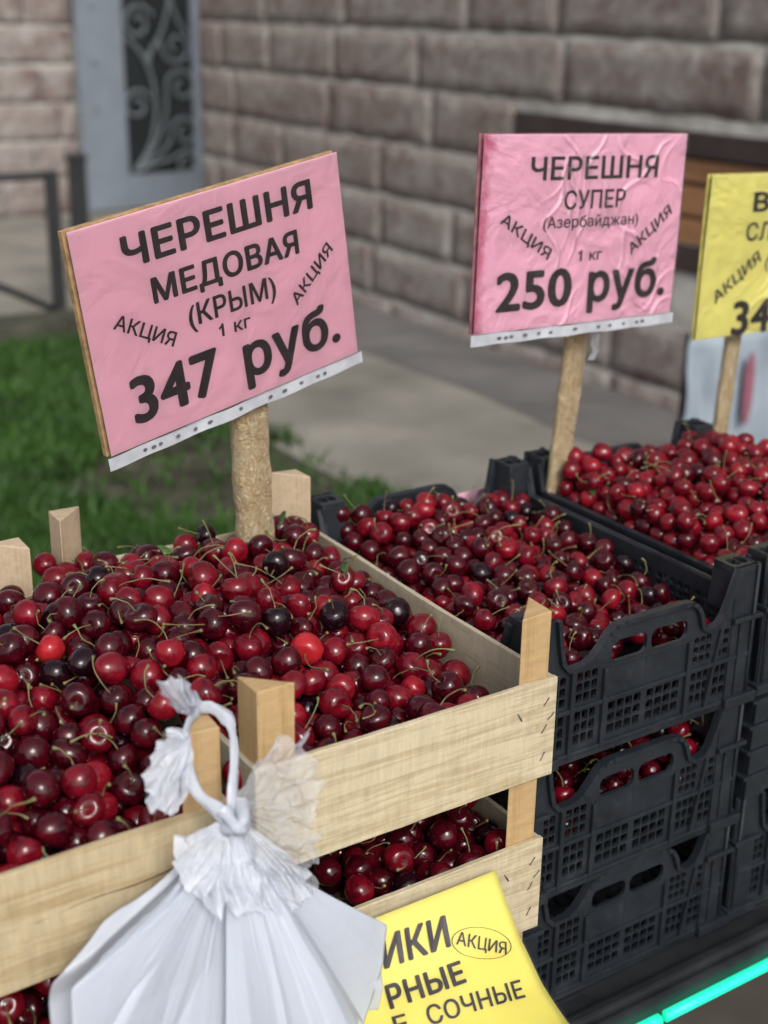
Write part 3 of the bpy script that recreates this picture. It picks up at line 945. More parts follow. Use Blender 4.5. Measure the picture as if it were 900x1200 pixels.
def make_plastic_crate(label, group):
    t = empty("plastic_crate", (0, 0, 0), label, "crate", group)
    top = [p for p in smooth_hump()[3:-1]][::-1]
    for nm_, mtx in (("front_panel", Matrix.Identity(4)), ("back_panel", Matrix.Translation((PW, PD, 0)) @ Matrix.Rotation(math.pi, 4, 'Z'))):
        bm = ribs_front(1)
        flange(top, bm)
        me0 = oriented(ME_FRONT, FLIP_XZ)
        bm.from_mesh(me0)
        bmesh.ops.transform(bm, matrix=mtx @ Matrix.Translation((0, 0.006, 0)), verts=bm.verts)
        bm_obj(nm_, bm, M_plastic, t)
    for mtx in (Matrix.Translation((0.006, PD, 0)) @ Matrix.Rotation(R(-90), 4, 'Z'), Matrix.Translation((PW - .006, 0, 0)) @ Matrix.Rotation(R(90), 4, 'Z')):
        bm = bmesh.new()
        flange([(0.034, 0.150), (0.045, RIM_S), (PD - .045, RIM_S), (PD - .034, 0.150)], bm, 0.0075, 0.005)
        for k in range(7):
            x = 0.0265 + k * 0.060
            add_box(bm, (x - .002, -.0055, 0.006), (x + .002, -.0015, 0.108), 0.0006)
        add_box(bm, (0.02, -.005, 0.0565), (PD - .02, -.0015, 0.0600), 0.0006)
        bm.from_mesh(oriented(ME_SIDE, FLIP_XZ))
        bmesh.ops.transform(bm, matrix=mtx, verts=bm.verts)
        bm_obj("side_panel", bm, M_plastic, t)
    for sx, sy in ((1, 1), (-1, 1), (1, -1), (-1, -1)):
        bm = corner_pillar()
        cap = ME_CAP.copy(); cap.transform(Matrix.Translation((0, 0, PIL - .003)))
        bm.from_mesh(cap)
        for v in bm.verts:       # taper towards the top
            k = max(0.0, (v.co.z - 0.1) / 0.057)
            v.co.x += 0.003 * k * (1 if v.co.x < .02 else -1); v.co.y += 0.003 * k * (1 if v.co.y < .02 else -1)
        m = Matrix.Translation((0 if sx > 0 else PW, 0 if sy > 0 else PD, 0)) @ Matrix.Diagonal((sx, sy, 1, 1))
        bmesh.ops.transform(bm, matrix=m, verts=bm.verts)
        bmesh.ops.recalc_face_normals(bm, faces=bm.faces)
        bm_obj("corner_tower", bm, M_plastic, t)
    b = oriented(ME_BASE, Matrix.Translation((0, 0, 0.0035)))
    link("base", b, M_plastic, t)
    return t
G_P = "black lattice plastic crates stacked beside the wooden crates"
pc = make_plastic_crate("top black plastic crate of dark cherries beside the wooden crate", G_P)
PX, PY = 0.010, 0.052
pc.location = (PX, PY, -0.135)
for loc, lab in (((PX - .003, PY - .002, -0.2845), "second black plastic crate from the top, cherries showing over its handle"),
                 ((PX + .002, PY + .001, -0.4235), "lowest black plastic crate of the near stack, empty inside"),
                 ((PX + 0.322, PY + .004, -0.135), "top black plastic crate of the far stack, heaped with brighter red cherries"),
                 ((PX + 0.320, PY + .004, -0.4235), "bottom black plastic crate of the far stack under nested empty ones")):
    c = copy_tree(pc); c.location = loc; c['label'] = lab
# nested empty crates between the two far crates: only their rims stand out
def nested_crate(loc, lab):
    t = empty("plastic_crate", loc, lab, "crate", "empty black crates nested into one another")
    bm = bmesh.new()
    for lo, hi in (((0, 0, 0), (PW, .004, .026)), ((0, PD - .004, 0), (PW, PD, .026)), ((0, .0042, 0), (.004, PD - .0042, .026)), ((PW - .004, .0042, 0), (PW, PD - .0042, .026))):
        add_box(bm, lo, hi, .0008)
    bm_obj("wall_band", bm, M_plastic, t)
    bm = bmesh.new()
    for lo, hi in (((-.006, -.006, .0265), (PW + .006, .003, .0305)), ((-.006, PD - .003, .0265), (PW + .006, PD + .006, .0305)), ((-.006, .0032, .0265), (.003, PD - .0032, .0305)), ((PW - .003, .0032, .0265), (PW + .006, PD - .0032, .0305))):
        add_box(bm, lo, hi, .001)
    bm_obj("rim", bm, M_plastic, t)
    for x in (0.0, PW - .03):
        bm = bmesh.new(); add_box(bm, (x, -.005, .001), (x + .03, -.0006, .0262), .001)
        bm_obj("corner_rib", bm, M_plastic, t)
for k in range(4):
    nested_crate((PX + 0.321 + .001 * (k % 2), PY + .006, -0.2660 + k * 0.0315), ("lowest", "second", "third", "uppermost")[k] + " nested empty black crate rim in the far stack, under the full crate")

# pink card tucked behind the near plastic crate, with a scrap of clear film
card = empty("price_card", (0.215, 0.480, -0.086), "pink card tucked behind the far handle of the near black crate", "card", rot=(R(-4), 0, R(3)))
bm = bmesh.new(); add_box(bm, (-.075, 0, -.09), (.075, .002, .062), 0.0004); bm_obj("paper", bm, M_pink, card)
V, F = [], []
for j in range(9):
    for i in range(13):
        V.append((-.08 + .165 * i / 12, -.012 + .007 * math.sin(i * 1.9 + j) + .004 * math.sin(j * 2.3), -.09 + .165 * j / 8 + .006 * math.sin(i * 2.1)))
for j in range(8):
    for i in range(12):
        a = j * 13 + i; F.append((a, a + 1, a + 14, a + 13))
pd_obj("clear_film", V, F, M_film_wrinkled, card, True)

# ------------------------------------------------------------------ price signs on battens
SW, SH = 0.320, 0.224
def sheet_wave(amp, ph):
    return lambda u, w: -amp * (0.5 + 0.5 * math.sin(u * 19 + ph) * math.cos(w * 15 + ph)) - 0.4 * amp * math.sin(w * 37 + u * 11)
def grid_sheet(fn, x0, x1, z0, z1, nx, nz, jag=0):
    V, F = [], []
    for j in range(nz + 1):
        for i in range(nx + 1):
            V.append(fn(x0 + (x1 - x0) * i / nx, z0 + (z1 - z0) * j / nz))
    for j in range(nz):
        for i in range(nx):
            a = j * (nx + 1) + i
            F.append((a, a + 1, a + nx + 2, a + nx + 1))
    return V, F
def make_sign(label, centre, rows, paper, film, texts, amp, ph, stick, holes=True, cardboard=0.0085, card=None, strip=True, wr=0.0):
    t = empty("price_sign", centre, label, "sign", "price signs standing on battens in the cherries")
    mt = Matrix((rows[0], rows[1], rows[2]))
    t.matrix_world = Matrix.Translation(centre) @ mt.to_4x4()
    wv = sheet_wave(amp, ph)
    # cardboard backing
    if cardboard:
        bm = bmesh.new()
        add_box(bm, (-SW / 2 - .001, 0.002, -SH / 2 + .012), (SW / 2 - .002, cardboard, SH / 2 + .001), 0.0008)
        bm_obj("cardboard", bm, card or M_card, t)
    zb = -SH / 2 + 0.0125
    V, F = grid_sheet(lambda u, w: (u, -0.0015 + wv(u, w), w), -SW / 2 + .0015, SW / 2 - .001, zb, SH / 2, 40, 28)
    o = pd_obj("paper", V, F, paper, t, False)
    s = o.modifiers.new("solid", 'SOLIDIFY'); s.thickness = 0.0004; s.offset = 1 if False else 0
    acc = Acc()
    for (s_, cx, cy, w, h, rot, bold) in texts:
        place_text(acc, s_, cx, cy, w, h, rot, bold, 0, lambda u, w_, k_: (u, -0.0022 - k_ + wv(u, w_), w_))
        if s_.startswith("1"):      # the flag of the figure one
            fx, fy = cx - w / 2 + .0012, cy + h / 2
            acc.add([(a_, -0.0024 + wv(a_, b_), b_) for a_, b_ in ((fx + .0010, fy), (fx - .0042, fy - .0034), (fx - .0042, fy - .0056), (fx + .0010, fy - .0026))], [(0, 1, 2, 3)])
    acc.build("lettering", M_ink, t, False)
    # clear sleeve in front with small folds
    rn = random.Random(int(ph * 100))
    creases = [(rn.uniform(-.05, .16), rn.uniform(-.1, .1), rn.uniform(-1, 1), rn.uniform(.25, 1)) for _ in range(26)]
    def slv(u, w):
        y = -0.0040 + wv(u, w)
        for cx, cz, ang, k in creases:
            d = (u - cx) * math.cos(ang) + (w - cz) * math.sin(ang)
            e = -(u - cx) * math.sin(ang) + (w - cz) * math.cos(ang)
            y -= wr * k * 0.0030 * math.exp(-((d + .006 * math.sin(e * 90 + cx * 300)) / .0017) ** 2) * math.exp(-(e / .028) ** 2)
        return (u, y, w)
    nx, nz = (190, 130) if wr > 0 else (40, 28)
    V, F = grid_sheet(slv, -SW / 2 - .001, SW / 2 + .001, zb, SH / 2 + .0015, nx, nz)
    pd_obj("clear_sleeve", V, F, film, t, True)
    if strip:
        V, F = grid_sheet(lambda u, w: (u, -0.003 + wv(u, zb) + 0.0008 * math.sin(u * 60), w + 0.0006 * math.sin(u * 90)), -SW / 2 - .003, SW / 2 + .003, -SH / 2 - .0005, zb - .0004, 40, 2)
        o = pd_obj("punched_strip", V, F, M_strip, t, False)
        acc = Acc()
        for hx_ in (-.123, -.113, -.105, -.084, -.063, -.045, 0.0 - .006, 0.033, 0.052, 0.075, 0.098, 0.108):
            hw = random.uniform(.0022, .0038); hz = -SH / 2 + .0062 + random.uniform(-.0006, .0006)
            ring = [(hx_ + hw * math.cos(k * math.pi / 6), -0.0042 + wv(hx_, zb), hz + .0019 * math.sin(k * math.pi / 6)) for k in range(12)]
            acc.add(ring, [tuple(range(12))])
        acc.build("punch_holes", M_hole, t, False)
    # batten: world-space path
    top, bot, w0, w1, th = stick
    inv = t.matrix_world.inverted()
    top, bot = Vector(top), Vector(bot)
    ax = (bot - top).normalized()
    sx = Vector(rows_col(rows, 0)); sx = (sx - ax * sx.dot(ax)).normalized()
    sy = ax.cross(sx).normalized()
    bm = bmesh.new()
    n = 22
    prev = None
    rn = random.Random(3)
    for i in range(n + 1):
        p = top.lerp(bot, i / n)
        w = (w0 + (w1 - w0) * i / n) / 2 + rn.uniform(-.0006, .0006); h = th / 2
        ring = []
        w *= 1 + .035 * math.sin(i * 2.3) + .02 * math.sin(i * 5.1)
        for (a, b) in ((-1, -.35), (-.72, -.85), (0, -1.06), (.72, -.85), (1, -.35), (1, .7), (.8, 1), (-.8, 1), (-1, .7)):
            ring.append(bm.verts.new(inv @ (p + sx * (a * w + rn.uniform(-.0003, .0003)) + sy * (b * h + rn.uniform(-.0003, .0003)))))
        if prev:
            for k in range(9):
                bm.faces.new((prev[k], prev[(k + 1) % 9], ring[(k + 1) % 9], ring[k]))
        else:
            bm.faces.new(ring[::-1])
        prev = ring
    bm.faces.new(prev)
    bmesh.ops.recalc_face_normals(bm, faces=bm.faces)
    bm_obj("batten", bm, M_tape, t, True)
    return t
def rows_col(rows, j):
    return (rows[0][j], rows[1][j], rows[2][j])
BB, BM = 0.034, 0.018
R1 = [[0.9685, -0.1984, -0.1506], [0.1957, 0.9801, -0.0325], [0.154, 0.002, 0.9881]]
T1 = [("ЧЕРЕШНЯ", .006, .080, .228, .0295, 0, BB), ("МЕДОВАЯ", .006, .038, .179, .0245, 0, BB), ("(КРЫМ)", .0055, .003, .108, .0215, 0, BM + .004),
      ("1 кг", .005, -.0215, .036, .0135, -2, BM), ("АКЦИЯ", -.0975, .0045, .071, .014, -31, BM), ("АКЦИЯ", .108, .001, .071, .013, 38, BM),
      ("347", -.0745, -.056, .104, .048, 0, BB), ("руб.", .0725, -.0565, .129, .046, 0, BB)]
s1 = make_sign("tilted pink sign standing in the wooden crate, reading МЕДОВАЯ (КРЫМ) 347 руб.", (-0.1337, 0.3599, 0.2783), R1, M_pink, M_film, T1, 0.0004, 1.3,
          ((-0.1035, 0.385, 0.196), (-0.0875, 0.398, -0.06), 0.039, 0.043, 0.026))
R2 = [[0.997, -0.068, 0.0362], [0.067, 0.9974, 0.0272], [-0.0379, -0.0247, 0.999]]
T2 = [("ЧЕРЕШНЯ", .012, .0758, .202, .0255, 0, BM + .004), ("СУПЕР", .0135, .041, .097, .021, 0, BM), ("(Азербайджан)", .0105, .0170, .151, .013, 0, 0.010),
      ("1 кг", .0135, -.0215, .035, .013, 0, BM), ("АКЦИЯ", -.089, .0035, .087, .0135, -30.4, BM), ("АКЦИЯ", .108, .003, .080, .0135, 36, BM),
      ("250", -.072, -.055, .116, .046, 0, BB), ("руб.", .078, -.0535, .132, .047, 0, BB)]
s2 = make_sign("upright pink sign, left edge stained red, reading СУПЕР (Азербайджан) 250 руб.", (0.3259, 0.3756, 0.3081), R2, M_pink2, M_film_wrinkled, T2, 0.0009, 2.1,
          ((0.3560, 0.405, 0.232), (0.3525, 0.4295, -0.06), 0.0350, 0.032, 0.012), wr=1.0, cardboard=0.004, card=M_card_red)
V, F = grid_sheet(lambda u, w: (.040 + u + .003 * math.sin(w * 300), 0.012 + .003 * math.sin(u * 500 + w * 200), w), 0, .012, -.150, -.112, 6, 8)
pd_obj("tape_flap", V, F, M_bag_thin, s2, True)
T3 = [("В", -.0545, .0758, .033, .026, 0, BB), ("СЛ", -.0535, .0375, .051, .024, 0, BM), ("АКЦИЯ", -.088, -.021, .100, .0165, 32, BM), ("34", -.048, -.0755, .081, .049, 0, BB), ("(", -.028, -.004, .007, .017, 0, BM)]
s3 = make_sign("yellow sign on its own batten behind the far black crate", (0.7451, 0.4492, 0.2378), R2, M_yellow, M_film_wrinkled, T3, 0.0010, 4.4,
          ((0.693, 0.468, 0.160), (0.688, 0.475, -0.09), 0.025, 0.026, 0.014), wr=1.0, strip=False, cardboard=0.004, card=M_card_yel)
# the far sign's batten stands on the table behind the crates
bm = bmesh.new(); add_box(bm, (0.672, 0.468, TZ), (0.700, 0.482, -0.05), 0.001)
bmesh.ops.transform(bm, matrix=s3.matrix_world.inverted(), verts=bm.verts)
bm_obj("batten_foot", bm, M_post, s3)

# ------------------------------------------------------------------ yellow sheet hanging over the lower wooden crate
SY = [-0.009, -0.027, -0.045, -0.079, -0.115, -0.160, -0.205]
SZ = [-0.171, -0.197, -0.219, -0.244, -0.260, -0.272, -0.280]
SS = [0.0]
for k in range(1, len(SY)):
    SS.append(SS[-1] + math.hypot(SY[k] - SY[k - 1], SZ[k] - SZ[k - 1]))
def s4(u, w, off=0.0):
    s = -w
    y = float(np.interp(s, SS, SY)); z = float(np.interp(s, SS, SZ))
    y2 = float(np.interp(s + .004, SS, SY)); z2 = float(np.interp(s + .004, SS, SZ))
    d = Vector((0, y2 - y, z2 - z)); n = Vector((0, d.z, -d.y))
    if n.length < 1e-9: n = Vector((0, -1, .3))
    n.normalize()
    wv = 0.0012 * math.sin(u * 40) + 0.0015 * math.sin(s * 50 + u * 20)
    p = Vector((u, y, z)) + n * (off + wv)
    return (p.x + 0.14, p.y, p.z + 0.2)
fly = empty("price_sheet", (-0.14, 0, -0.2), "bent yellow price sheet hanging over the lower wooden crate, reading АКЦИЯ and СОЧНЫЕ", "sign")
V, F = grid_sheet(lambda u, w: s4(u, w), -0.065, -0.30, 0.0, -0.225, 30, 34)
o = pd_obj("paper", V, F, M_yellow2, fly, True)
s = o.modifiers.new("solid", 'SOLIDIFY'); s.thickness = 0.0005; s.offset = 0
nsgn = 1.0
acc = Acc()
f4 = lambda u, w, k_=0.0: s4(u, w, 0.0012 + k_)
for (s_, cx, cy, w, h, rot, bold, sh) in (("ИКИ", -.1640, -.0305, .066, .0265, -3, BB, .12), ("АКЦИЯ", -.1045, -.0530, .049, .0115, -31, 0.012, 0), ("РНЫЕ", -.1690, -.0660, .074, .0195, -4, BB, .1), ("СОЧНЫЕ", -.1335, -.0955, .095, .0160, -7, BM, .05), ("Е", -.2050, -.0870, .0125, .0155, -7, BM, .05)):
    place_text(acc, s_, cx, cy, w, h, rot, bold, sh, f4)
n = 40
for k in range(n):       # thin oval round the word
    q = []
    for kk in (k, k + 1):
        a = 2 * math.pi * kk / n
        for rr in (1.0, 1.028):
            X, Y = .0285 * rr * math.cos(a), .0135 * rr * math.sin(a)
            c, sn = math.cos(R(-24)), math.sin(R(-24))
            q.append(f4(-.1045 + X * c - Y * sn, -.0532 + X * sn + Y * c))
    acc.add([q[0], q[1], q[3], q[2]], [(0, 1, 2, 3)])
acc.build("lettering", M_ink, fly, False)
V, F = grid_sheet(lambda u, w: s4(u, w, 0.0022), -0.064, -0.301, 0.0, -0.226, 30, 34)
pd_obj("clear_sleeve", V, F, M_film, fly, True)

# ------------------------------------------------------------------ bundle of white plastic bags tied to the crate posts
bag = empty("plastic_bag_bundle", (-0.342, -0.034, -0.004), "knotted bundle of white plastic bags hanging from the crate posts", "plastic bags")
BO = Vector((-0.342, -0.034, -0.004))
KN = Vector((-0.342, -0.034, -0.004))
def fan(name, start, edge_pts, mat, ns, nt, fold, amp, bulge, seed, thick=0.0, crumple=0.0, tpow=1.0):
    """cloth spreading from a short gathered line `start` (two points) to the polyline edge_pts"""
    rn = random.Random(seed)
    E = [Vector(p) for p in edge_pts]
    cum = [0.0]
    for a, b in zip(E[:-1], E[1:]): cum.append(cum[-1] + (b - a).length)
    def edge(s):
        d = s * cum[-1]
        for k in range(len(E) - 1):
            if d <= cum[k + 1] + 1e-9:
                return E[k].lerp(E[k + 1], (d - cum[k]) / max(1e-9, cum[k + 1] - cum[k]))
        return E[-1]
    a0, a1 = Vector(start[0]), Vector(start[1])
    fr = [(rn.uniform(.35, 1.7) * fold, rn.uniform(0, 6.28), rn.uniform(.4, 1), rn.uniform(-.5, .5)) for _ in range(5)]
    so = rn.uniform(0, 90)
    nk = max(4, int(fold * 3.2))
    kx = [0.0] + sorted(rn.uniform(.04, .96) for _ in range(nk)) + [1.0]
    ky = [rn.uniform(.35, 1.0) * (1 if q % 2 else -1) for q in range(nk + 2)]
    dr_ = rn.uniform(-.04, .04)
    V, F = [], []
    for j in range(nt + 1):
        t = j / nt
        for i in range(ns + 1):
            s = i / ns
            jag = 1.0 + crumple * 70 * noise_v((s * 16 + so, 0.3, 0)) * t + crumple * 40 * noise_v((s * 47 + so, 1.3, 0)) * t
            p = a0.lerp(a1, s).lerp(edge(s), t ** tpow * jag)
            f = 0.0
            for q, ph, k, dr in fr:
                x = math.sin((s + 0.10 * dr * t + 0.03 * noise_v((s * 5 + ph, t * 2.5, so))) * q * 6.283 + ph)
                f += k * (abs(x) ** 0.8 * (1 if x > 0 else -1))
            y = -bulge * math.sin(min(1, t * 1.1) * math.pi * .55) * (0.35 + 0.65 * math.sin(math.pi * (0.12 + .76 * s)))
            if not crumple:
                f = 0.08 * f + 1.7 * float(np.interp(min(1, max(0, s + dr_ * math.sin(t * 3) + 0.012 * noise_v((s * 6, t * 4, so)))), kx, ky))
            y -= amp * f * (0.12 + 0.88 * t) * .42
            c = Vector((0, 0, 0))
            if crumple:
                for fq, k in ((60, 1.0), (140, .6), (300, .3)):
                    c += Vector((noise_v(p * fq + Vector((so, 0, 0))), noise_v(p * fq + Vector((0, so, 7))), noise_v(p * fq + Vector((3, 0, so))))) * crumple * 3.4 * k * min(1, t * 1.6)
            else:
                c.y = -0.0014 * abs(noise_v(Vector((s * 8 + so + t * 1.5, t * 1.6, 2)))) * (0.2 + t) - 0.0010 * abs(noise_v(Vector((s * 24 + so - t * 3, t * 2.4, 5)))) * (1.1 - t) - 0.006 * noise_v(Vector((p.x * 9 + so, 0, p.z * 6))) * t - 0.0025 * noise_v(Vector((p.x * 30 + so, 4, p.z * 16))) * t
            V.append(p + Vector((0, y, 0)) + c - BO)
    for j in range(nt):
        for i in range(ns):
            a = j * (ns + 1) + i
            F.append((a, a + 1, a + ns + 2, a + ns + 1))
    o = pd_obj(name, V, F, mat, bag, True)
    ss_ = o.modifiers.new("sub", 'SUBSURF'); ss_.levels = 1; ss_.render_levels = 1
    if thick:
        s = o.modifiers.new("solid", 'SOLIDIFY'); s.thickness = thick
    return o
# collar gathered below the knot, then the hanging sheets, back ones first
yb = -0.022
fan("bag_sheet", ((-.362, yb, -.035), (-.312, yb, -.06)), [(-.440, yb, -.062), (-.484, yb - .004, -.086), (-.488, yb - .012, -.18), (-.47, yb - .02, -.34), (-.33, yb - .02, -.37), (-.222, yb - .01, -.34), (-.203, yb, -.27), (-.207, yb, -.158)], M_bag, 90, 26, 4, 0.011, 0.020, 3, 0.0008)
fan("bag_sheet", ((-.366, yb - .012, -.028), (-.316, yb - .012, -.055)), [(-.415, yb - .014, -.057), (-.476, yb - .022, -.076), (-.480, yb - .030, -.13), (-.478, yb - .035, -.30), (-.40, yb - .04, -.37), (-.335, yb - .04, -.37), (-.33, yb - .034, -.24)], M_bag, 130, 30, 2.4, 0.012, 0.030, 11, 0.0006)
fan("bag_sheet", ((-.345, yb - .014, -.040), (-.300, yb - .008, -.062)), [(-.345, yb - .030, -.30), (-.30, yb - .032, -.36), (-.245, yb - .018, -.34), (-.218, yb - .010, -.245), (-.214, yb - .004, -.157), (-.240, yb - .003, -.132)], M_bag, 130, 30, 2.4, 0.012, 0.022, 29, 0.0006)
fan("bag_sheet", ((-.362, yb - .020, -.036), (-.352, yb - .024, -.046)), [(-.418, yb - .024, -.056), (-.448, yb - .030, -.065), (-.480, yb - .036, -.075), (-.484, yb - .040, -.11), (-.478, yb - .044, -.175), (-.455, yb - .046, -.26), (-.415, yb - .046, -.30)], M_bag, 90, 26, 1.6, 0.006, 0.016, 61, 0.0006)
fan("bag_sheet", ((-.318, yb - .018, -.048), (-.308, yb - .014, -.058)), [(-.300, yb - .030, -.27), (-.262, yb - .030, -.27), (-.238, yb - .024, -.235), (-.216, yb - .016, -.185), (-.206, yb - .010, -.150), (-.232, yb - .009, -.136)], M_bag, 90, 26, 1.6, 0.006, 0.014, 67, 0.0006)
# middle bag whose rounded hem ends above the others
fan("bag_sheet", ((-.352, yb - .030, -.030), (-.318, yb - .028, -.050)), [(-.385, yb - .050, -.30), (-.352, yb - .055, -.32), (-.325, yb - .070, -.205), (-.300, yb - .078, -.176), (-.272, yb - .066, -.172), (-.255, yb - .050, -.195)], M_bag, 110, 28, 2.0, 0.010, 0.030, 33, 0.0006)
# collar ruffle
fan("bag_ruffle", ((-.349, yb - .018, -.004), (-.335, yb - .018, -.006)), [(-.386, yb - .012, -.004), (-.392, yb - .022, -.030), (-.372, yb - .034, -.056), (-.335, yb - .042, -.066), (-.298, yb - .034, -.086), (-.278, yb - .020, -.072)], M_bag_mid, 110, 16, 11, 0.007, 0.012, 41, 0.0, 0.0010)
# see-through ruffle blown to the right
fan("bag_ruffle", ((-.343, yb - .012, .000), (-.332, yb - .012, -.008)), [(-.300, yb - .004, .050), (-.272, yb + .000, .034), (-.266, yb - .004, -.002), (-.270, yb - .010, -.052), (-.275, yb - .014, -.090), (-.302, yb - .02, -.084)], M_bag_thin, 150, 26, 9, 0.006, 0.012, 47, 0.0, 0.0017)
# tuft left of the post and the little tuft on its top
fan("bag_ruffle", ((-.3635, yb + .004, .056), (-.3600, yb + .004, .060)), [(-.366, yb + .012, .070), (-.384, yb + .010, .068), (-.402, yb + .004, .046), (-.399, yb - .002, .018), (-.384, yb - .004, .010), (-.370, yb - .004, .026)], M_bag_mid, 80, 14, 7, 0.006, 0.010, 53, 0.0, 0.0012)
fan("bag_ruffle", ((-.3520, yb + .026, .062), (-.3460, yb + .026, .060)), [(-.368, yb + .024, .078), (-.378, yb + .020, .100), (-.364, yb + .022, .102), (-.354, yb + .024, .092), (-.344, yb + .024, .074)], M_bag_mid, 60, 12, 5, 0.005, 0.006, 59, 0.0, 0.0012)
def spline(pts, m=8):
    pts = [Vector(p) for p in pts]; out = []
    for i in range(len(pts) - 1):
        p0, p1, p2, p3 = pts[max(i - 1, 0)], pts[i], pts[i + 1], pts[min(i + 2, len(pts) - 1)]
        for k in range(m):
            q = k / m
            out.append(0.5 * ((2 * p1) + (p2 - p0) * q + (2 * p0 - 5 * p1 + 4 * p2 - p3) * q * q + (3 * p1 - p0 - 3 * p2 + p3) * q ** 3))
    out.append(pts[-1]); return out
def twisted(path, w, t, turns, seed):
    """flat, creased, twisted ribbon of gathered film"""
    rn = random.Random(seed); n = len(path); V, F = [], []
    seg = 18
    for i, p in enumerate(path):
        d = (path[min(i + 1, n - 1)] - path[max(i - 1, 0)]).normalized()
        a = d.cross(Vector((0, 1, 0.1))).normalized(); b = d.cross(a)
        for k in range(seg):
            th = 6.283 * k / seg; tw = turns * 6.283 * i / n
            r = (0.78 + .42 * abs(math.sin(3.5 * (th + tw))) ** .7 + rn.uniform(-.07, .07)) * (0.85 + 0.45 * noise_v((i * .11 + seed * 9, 0, 0)) + .15 * math.cos(6.283 * i / n))
            V.append(p + a * (w * r * math.cos(th)) + b * (t * r * math.sin(th)) - BO)
    for i in range(n - 1):
        for k in range(seg):
            k2 = (k + 1) % seg
            F.append((i * seg + k, i * seg + k2, (i + 1) * seg + k2, (i + 1) * seg + k))
    return V, F
acc = Acc()
acc.add(*twisted(spline([(-.343, -.043, -.006), (-.352, -.039, .006), (-.3635, -.033, .020), (-.3665, -.022, .038), (-.3610, -.009, .050), (-.350, .006, .056), (-.338, .016, .056)]), .0052, .0014, .15, 1))
acc.add(*twisted(spline([(-.341, -.043, -.006), (-.3385, -.037, .010), (-.3295, -.024, .027), (-.3225, -.010, .041), (-.3205, .004, .050), (-.328, .016, .056), (-.342, .018, .058)]), .0048, .0014, .18, 2))
acc.build("loop", M_bag, bag)
acc = Acc()
acc.add(*twisted(spline([(-.347, yb - .018, .004), (-.344, yb - .030, -.003), (-.338, yb - .030, -.008), (-.334, yb - .018, -.010)]), .0062, .0060, .8, 4))
acc.add(*twisted(spline([(-.332, yb - .016, .004), (-.338, yb - .031, .000), (-.345, yb - .029, -.006), (-.350, yb - .014, -.012)]), .0048, .0052, .8, 5))
acc.build("knot", M_bag, bag)
acc = Acc()
acc.add(*twisted(spline([(-.341, yb - .022, -.008), (-.341, yb - .026, -.022), (-.340, yb - .028, -.036)]), .010, .008, .3, 6))
acc.build("neck", M_bag, bag)

# ------------------------------------------------------------------ cherries
def cherry_mesh(variant, nu, nv):
    rn = random.Random(100 + variant)
    V, F = [], []
    r = 0.0127
    asp = (1.0, 0.93, 1.06, 0.90, 0.98, 1.02)[variant]
    el = (1.0, 1.05, 0.97, 1.06, 1.02, 0.94)[variant]
    tip = (0.05, 0.02, 0.12, 0.0, 0.09, 0.06)[variant]
    dip = (0.24, 0.28, 0.21, 0.30, 0.24, 0.27)[variant]
    ph = rn.uniform(0, 6); so = rn.uniform(0, 50)
    def pt(th, a):
        x = math.sin(th); z = math.cos(th)
        k = 1.0 + 0.035 * noise_v((x * math.cos(a) * 1.3 + so, x * math.sin(a) * 1.3, z * 1.3))
        da = (a - 3.1)
        rad = x * (1.0 + 0.04 * math.cos(2 * a + ph) * x + (0.05 + tip * .6) * z - 0.045 * math.exp(-(da / .22) ** 2) * (0.4 + 0.6 * x))
        zz = z * asp
        if z > 0: zz -= dip * math.exp(-(x / 0.36) ** 2) - 0.03 * math.cos(2 * a + ph) * x * z
        else: zz *= 0.97 + tip * .5; zz += 0.05 * math.exp(-(x / 0.12) ** 2)
        return (r * k * rad * math.cos(a) * el, r * k * rad * math.sin(a) / el, r * k * zz)
    V.append(pt(1e-4, 0))
    for j in range(1, nv):
        for i in range(nu):
            V.append(pt(math.pi * j / nv, 2 * math.pi * i / nu))
    V.append(pt(math.pi - 1e-4, 0))
    for i in range(nu):
        i2 = (i + 1) % nu
        F.append((0, 1 + i, 1 + i2))
        for j in range(nv - 2):
            a = 1 + j * nu
            F.append((a + i, a + nu + i, a + nu + i2, a + i2))
        a = 1 + (nv - 2) * nu
        F.append((a + i, len(V) - 1, a + i2))
    return V, F
STEMS = [[[0,0,1050],[15,0,1390],[73,4,1725],[131,11,2060],[231,29,2384],[368,63,2693],[504,105,3002]],[[0,0,1050],[24,0,1393],[37,0,1737],[211,-2,2033],[373,-4,2337],[526,-6,2645],[807,-12,2843]],[[0,0,1050],[17,0,1693],[72,-1,2333],[150,-5,2971],[265,-12,3603],[419,-26,4227],[593,-45,4846]],[[0,0,1050],[46,0,1549],[292,12,1985],[401,22,2474],[701,65,2873],[1131,148,3116],[1471,230,3475]],[[0,0,1050],[44,0,1480],[127,3,1905],[375,23,2259],[653,56,2589],[960,104,2890],[1358,183,3039]],[[0,0,1050],[44,0,1347],[145,-4,1631],[366,-22,1834],[620,-53,1991],[899,-98,2094],[1191,-158,2053]],[[0,0,1050],[66,0,1763],[356,-2,2418],[579,-4,3098],[1010,-12,3670],[1600,-25,4076],[2145,-41,4540]],[[0,0,1050],[34,0,1362],[70,-1,1674],[286,-12,1902],[502,-28,2130],[719,-50,2356],[1027,-89,2405]],[[0,0,1050],[85,0,1652],[370,-17,2189],[728,-59,2679],[1227,-147,3016],[1801,-284,3161],[2381,-459,3219]],[[0,0,1050],[50,0,1486],[135,4,1917],[422,29,2248],[733,71,2556],[1066,131,2836],[1488,226,2910]]]
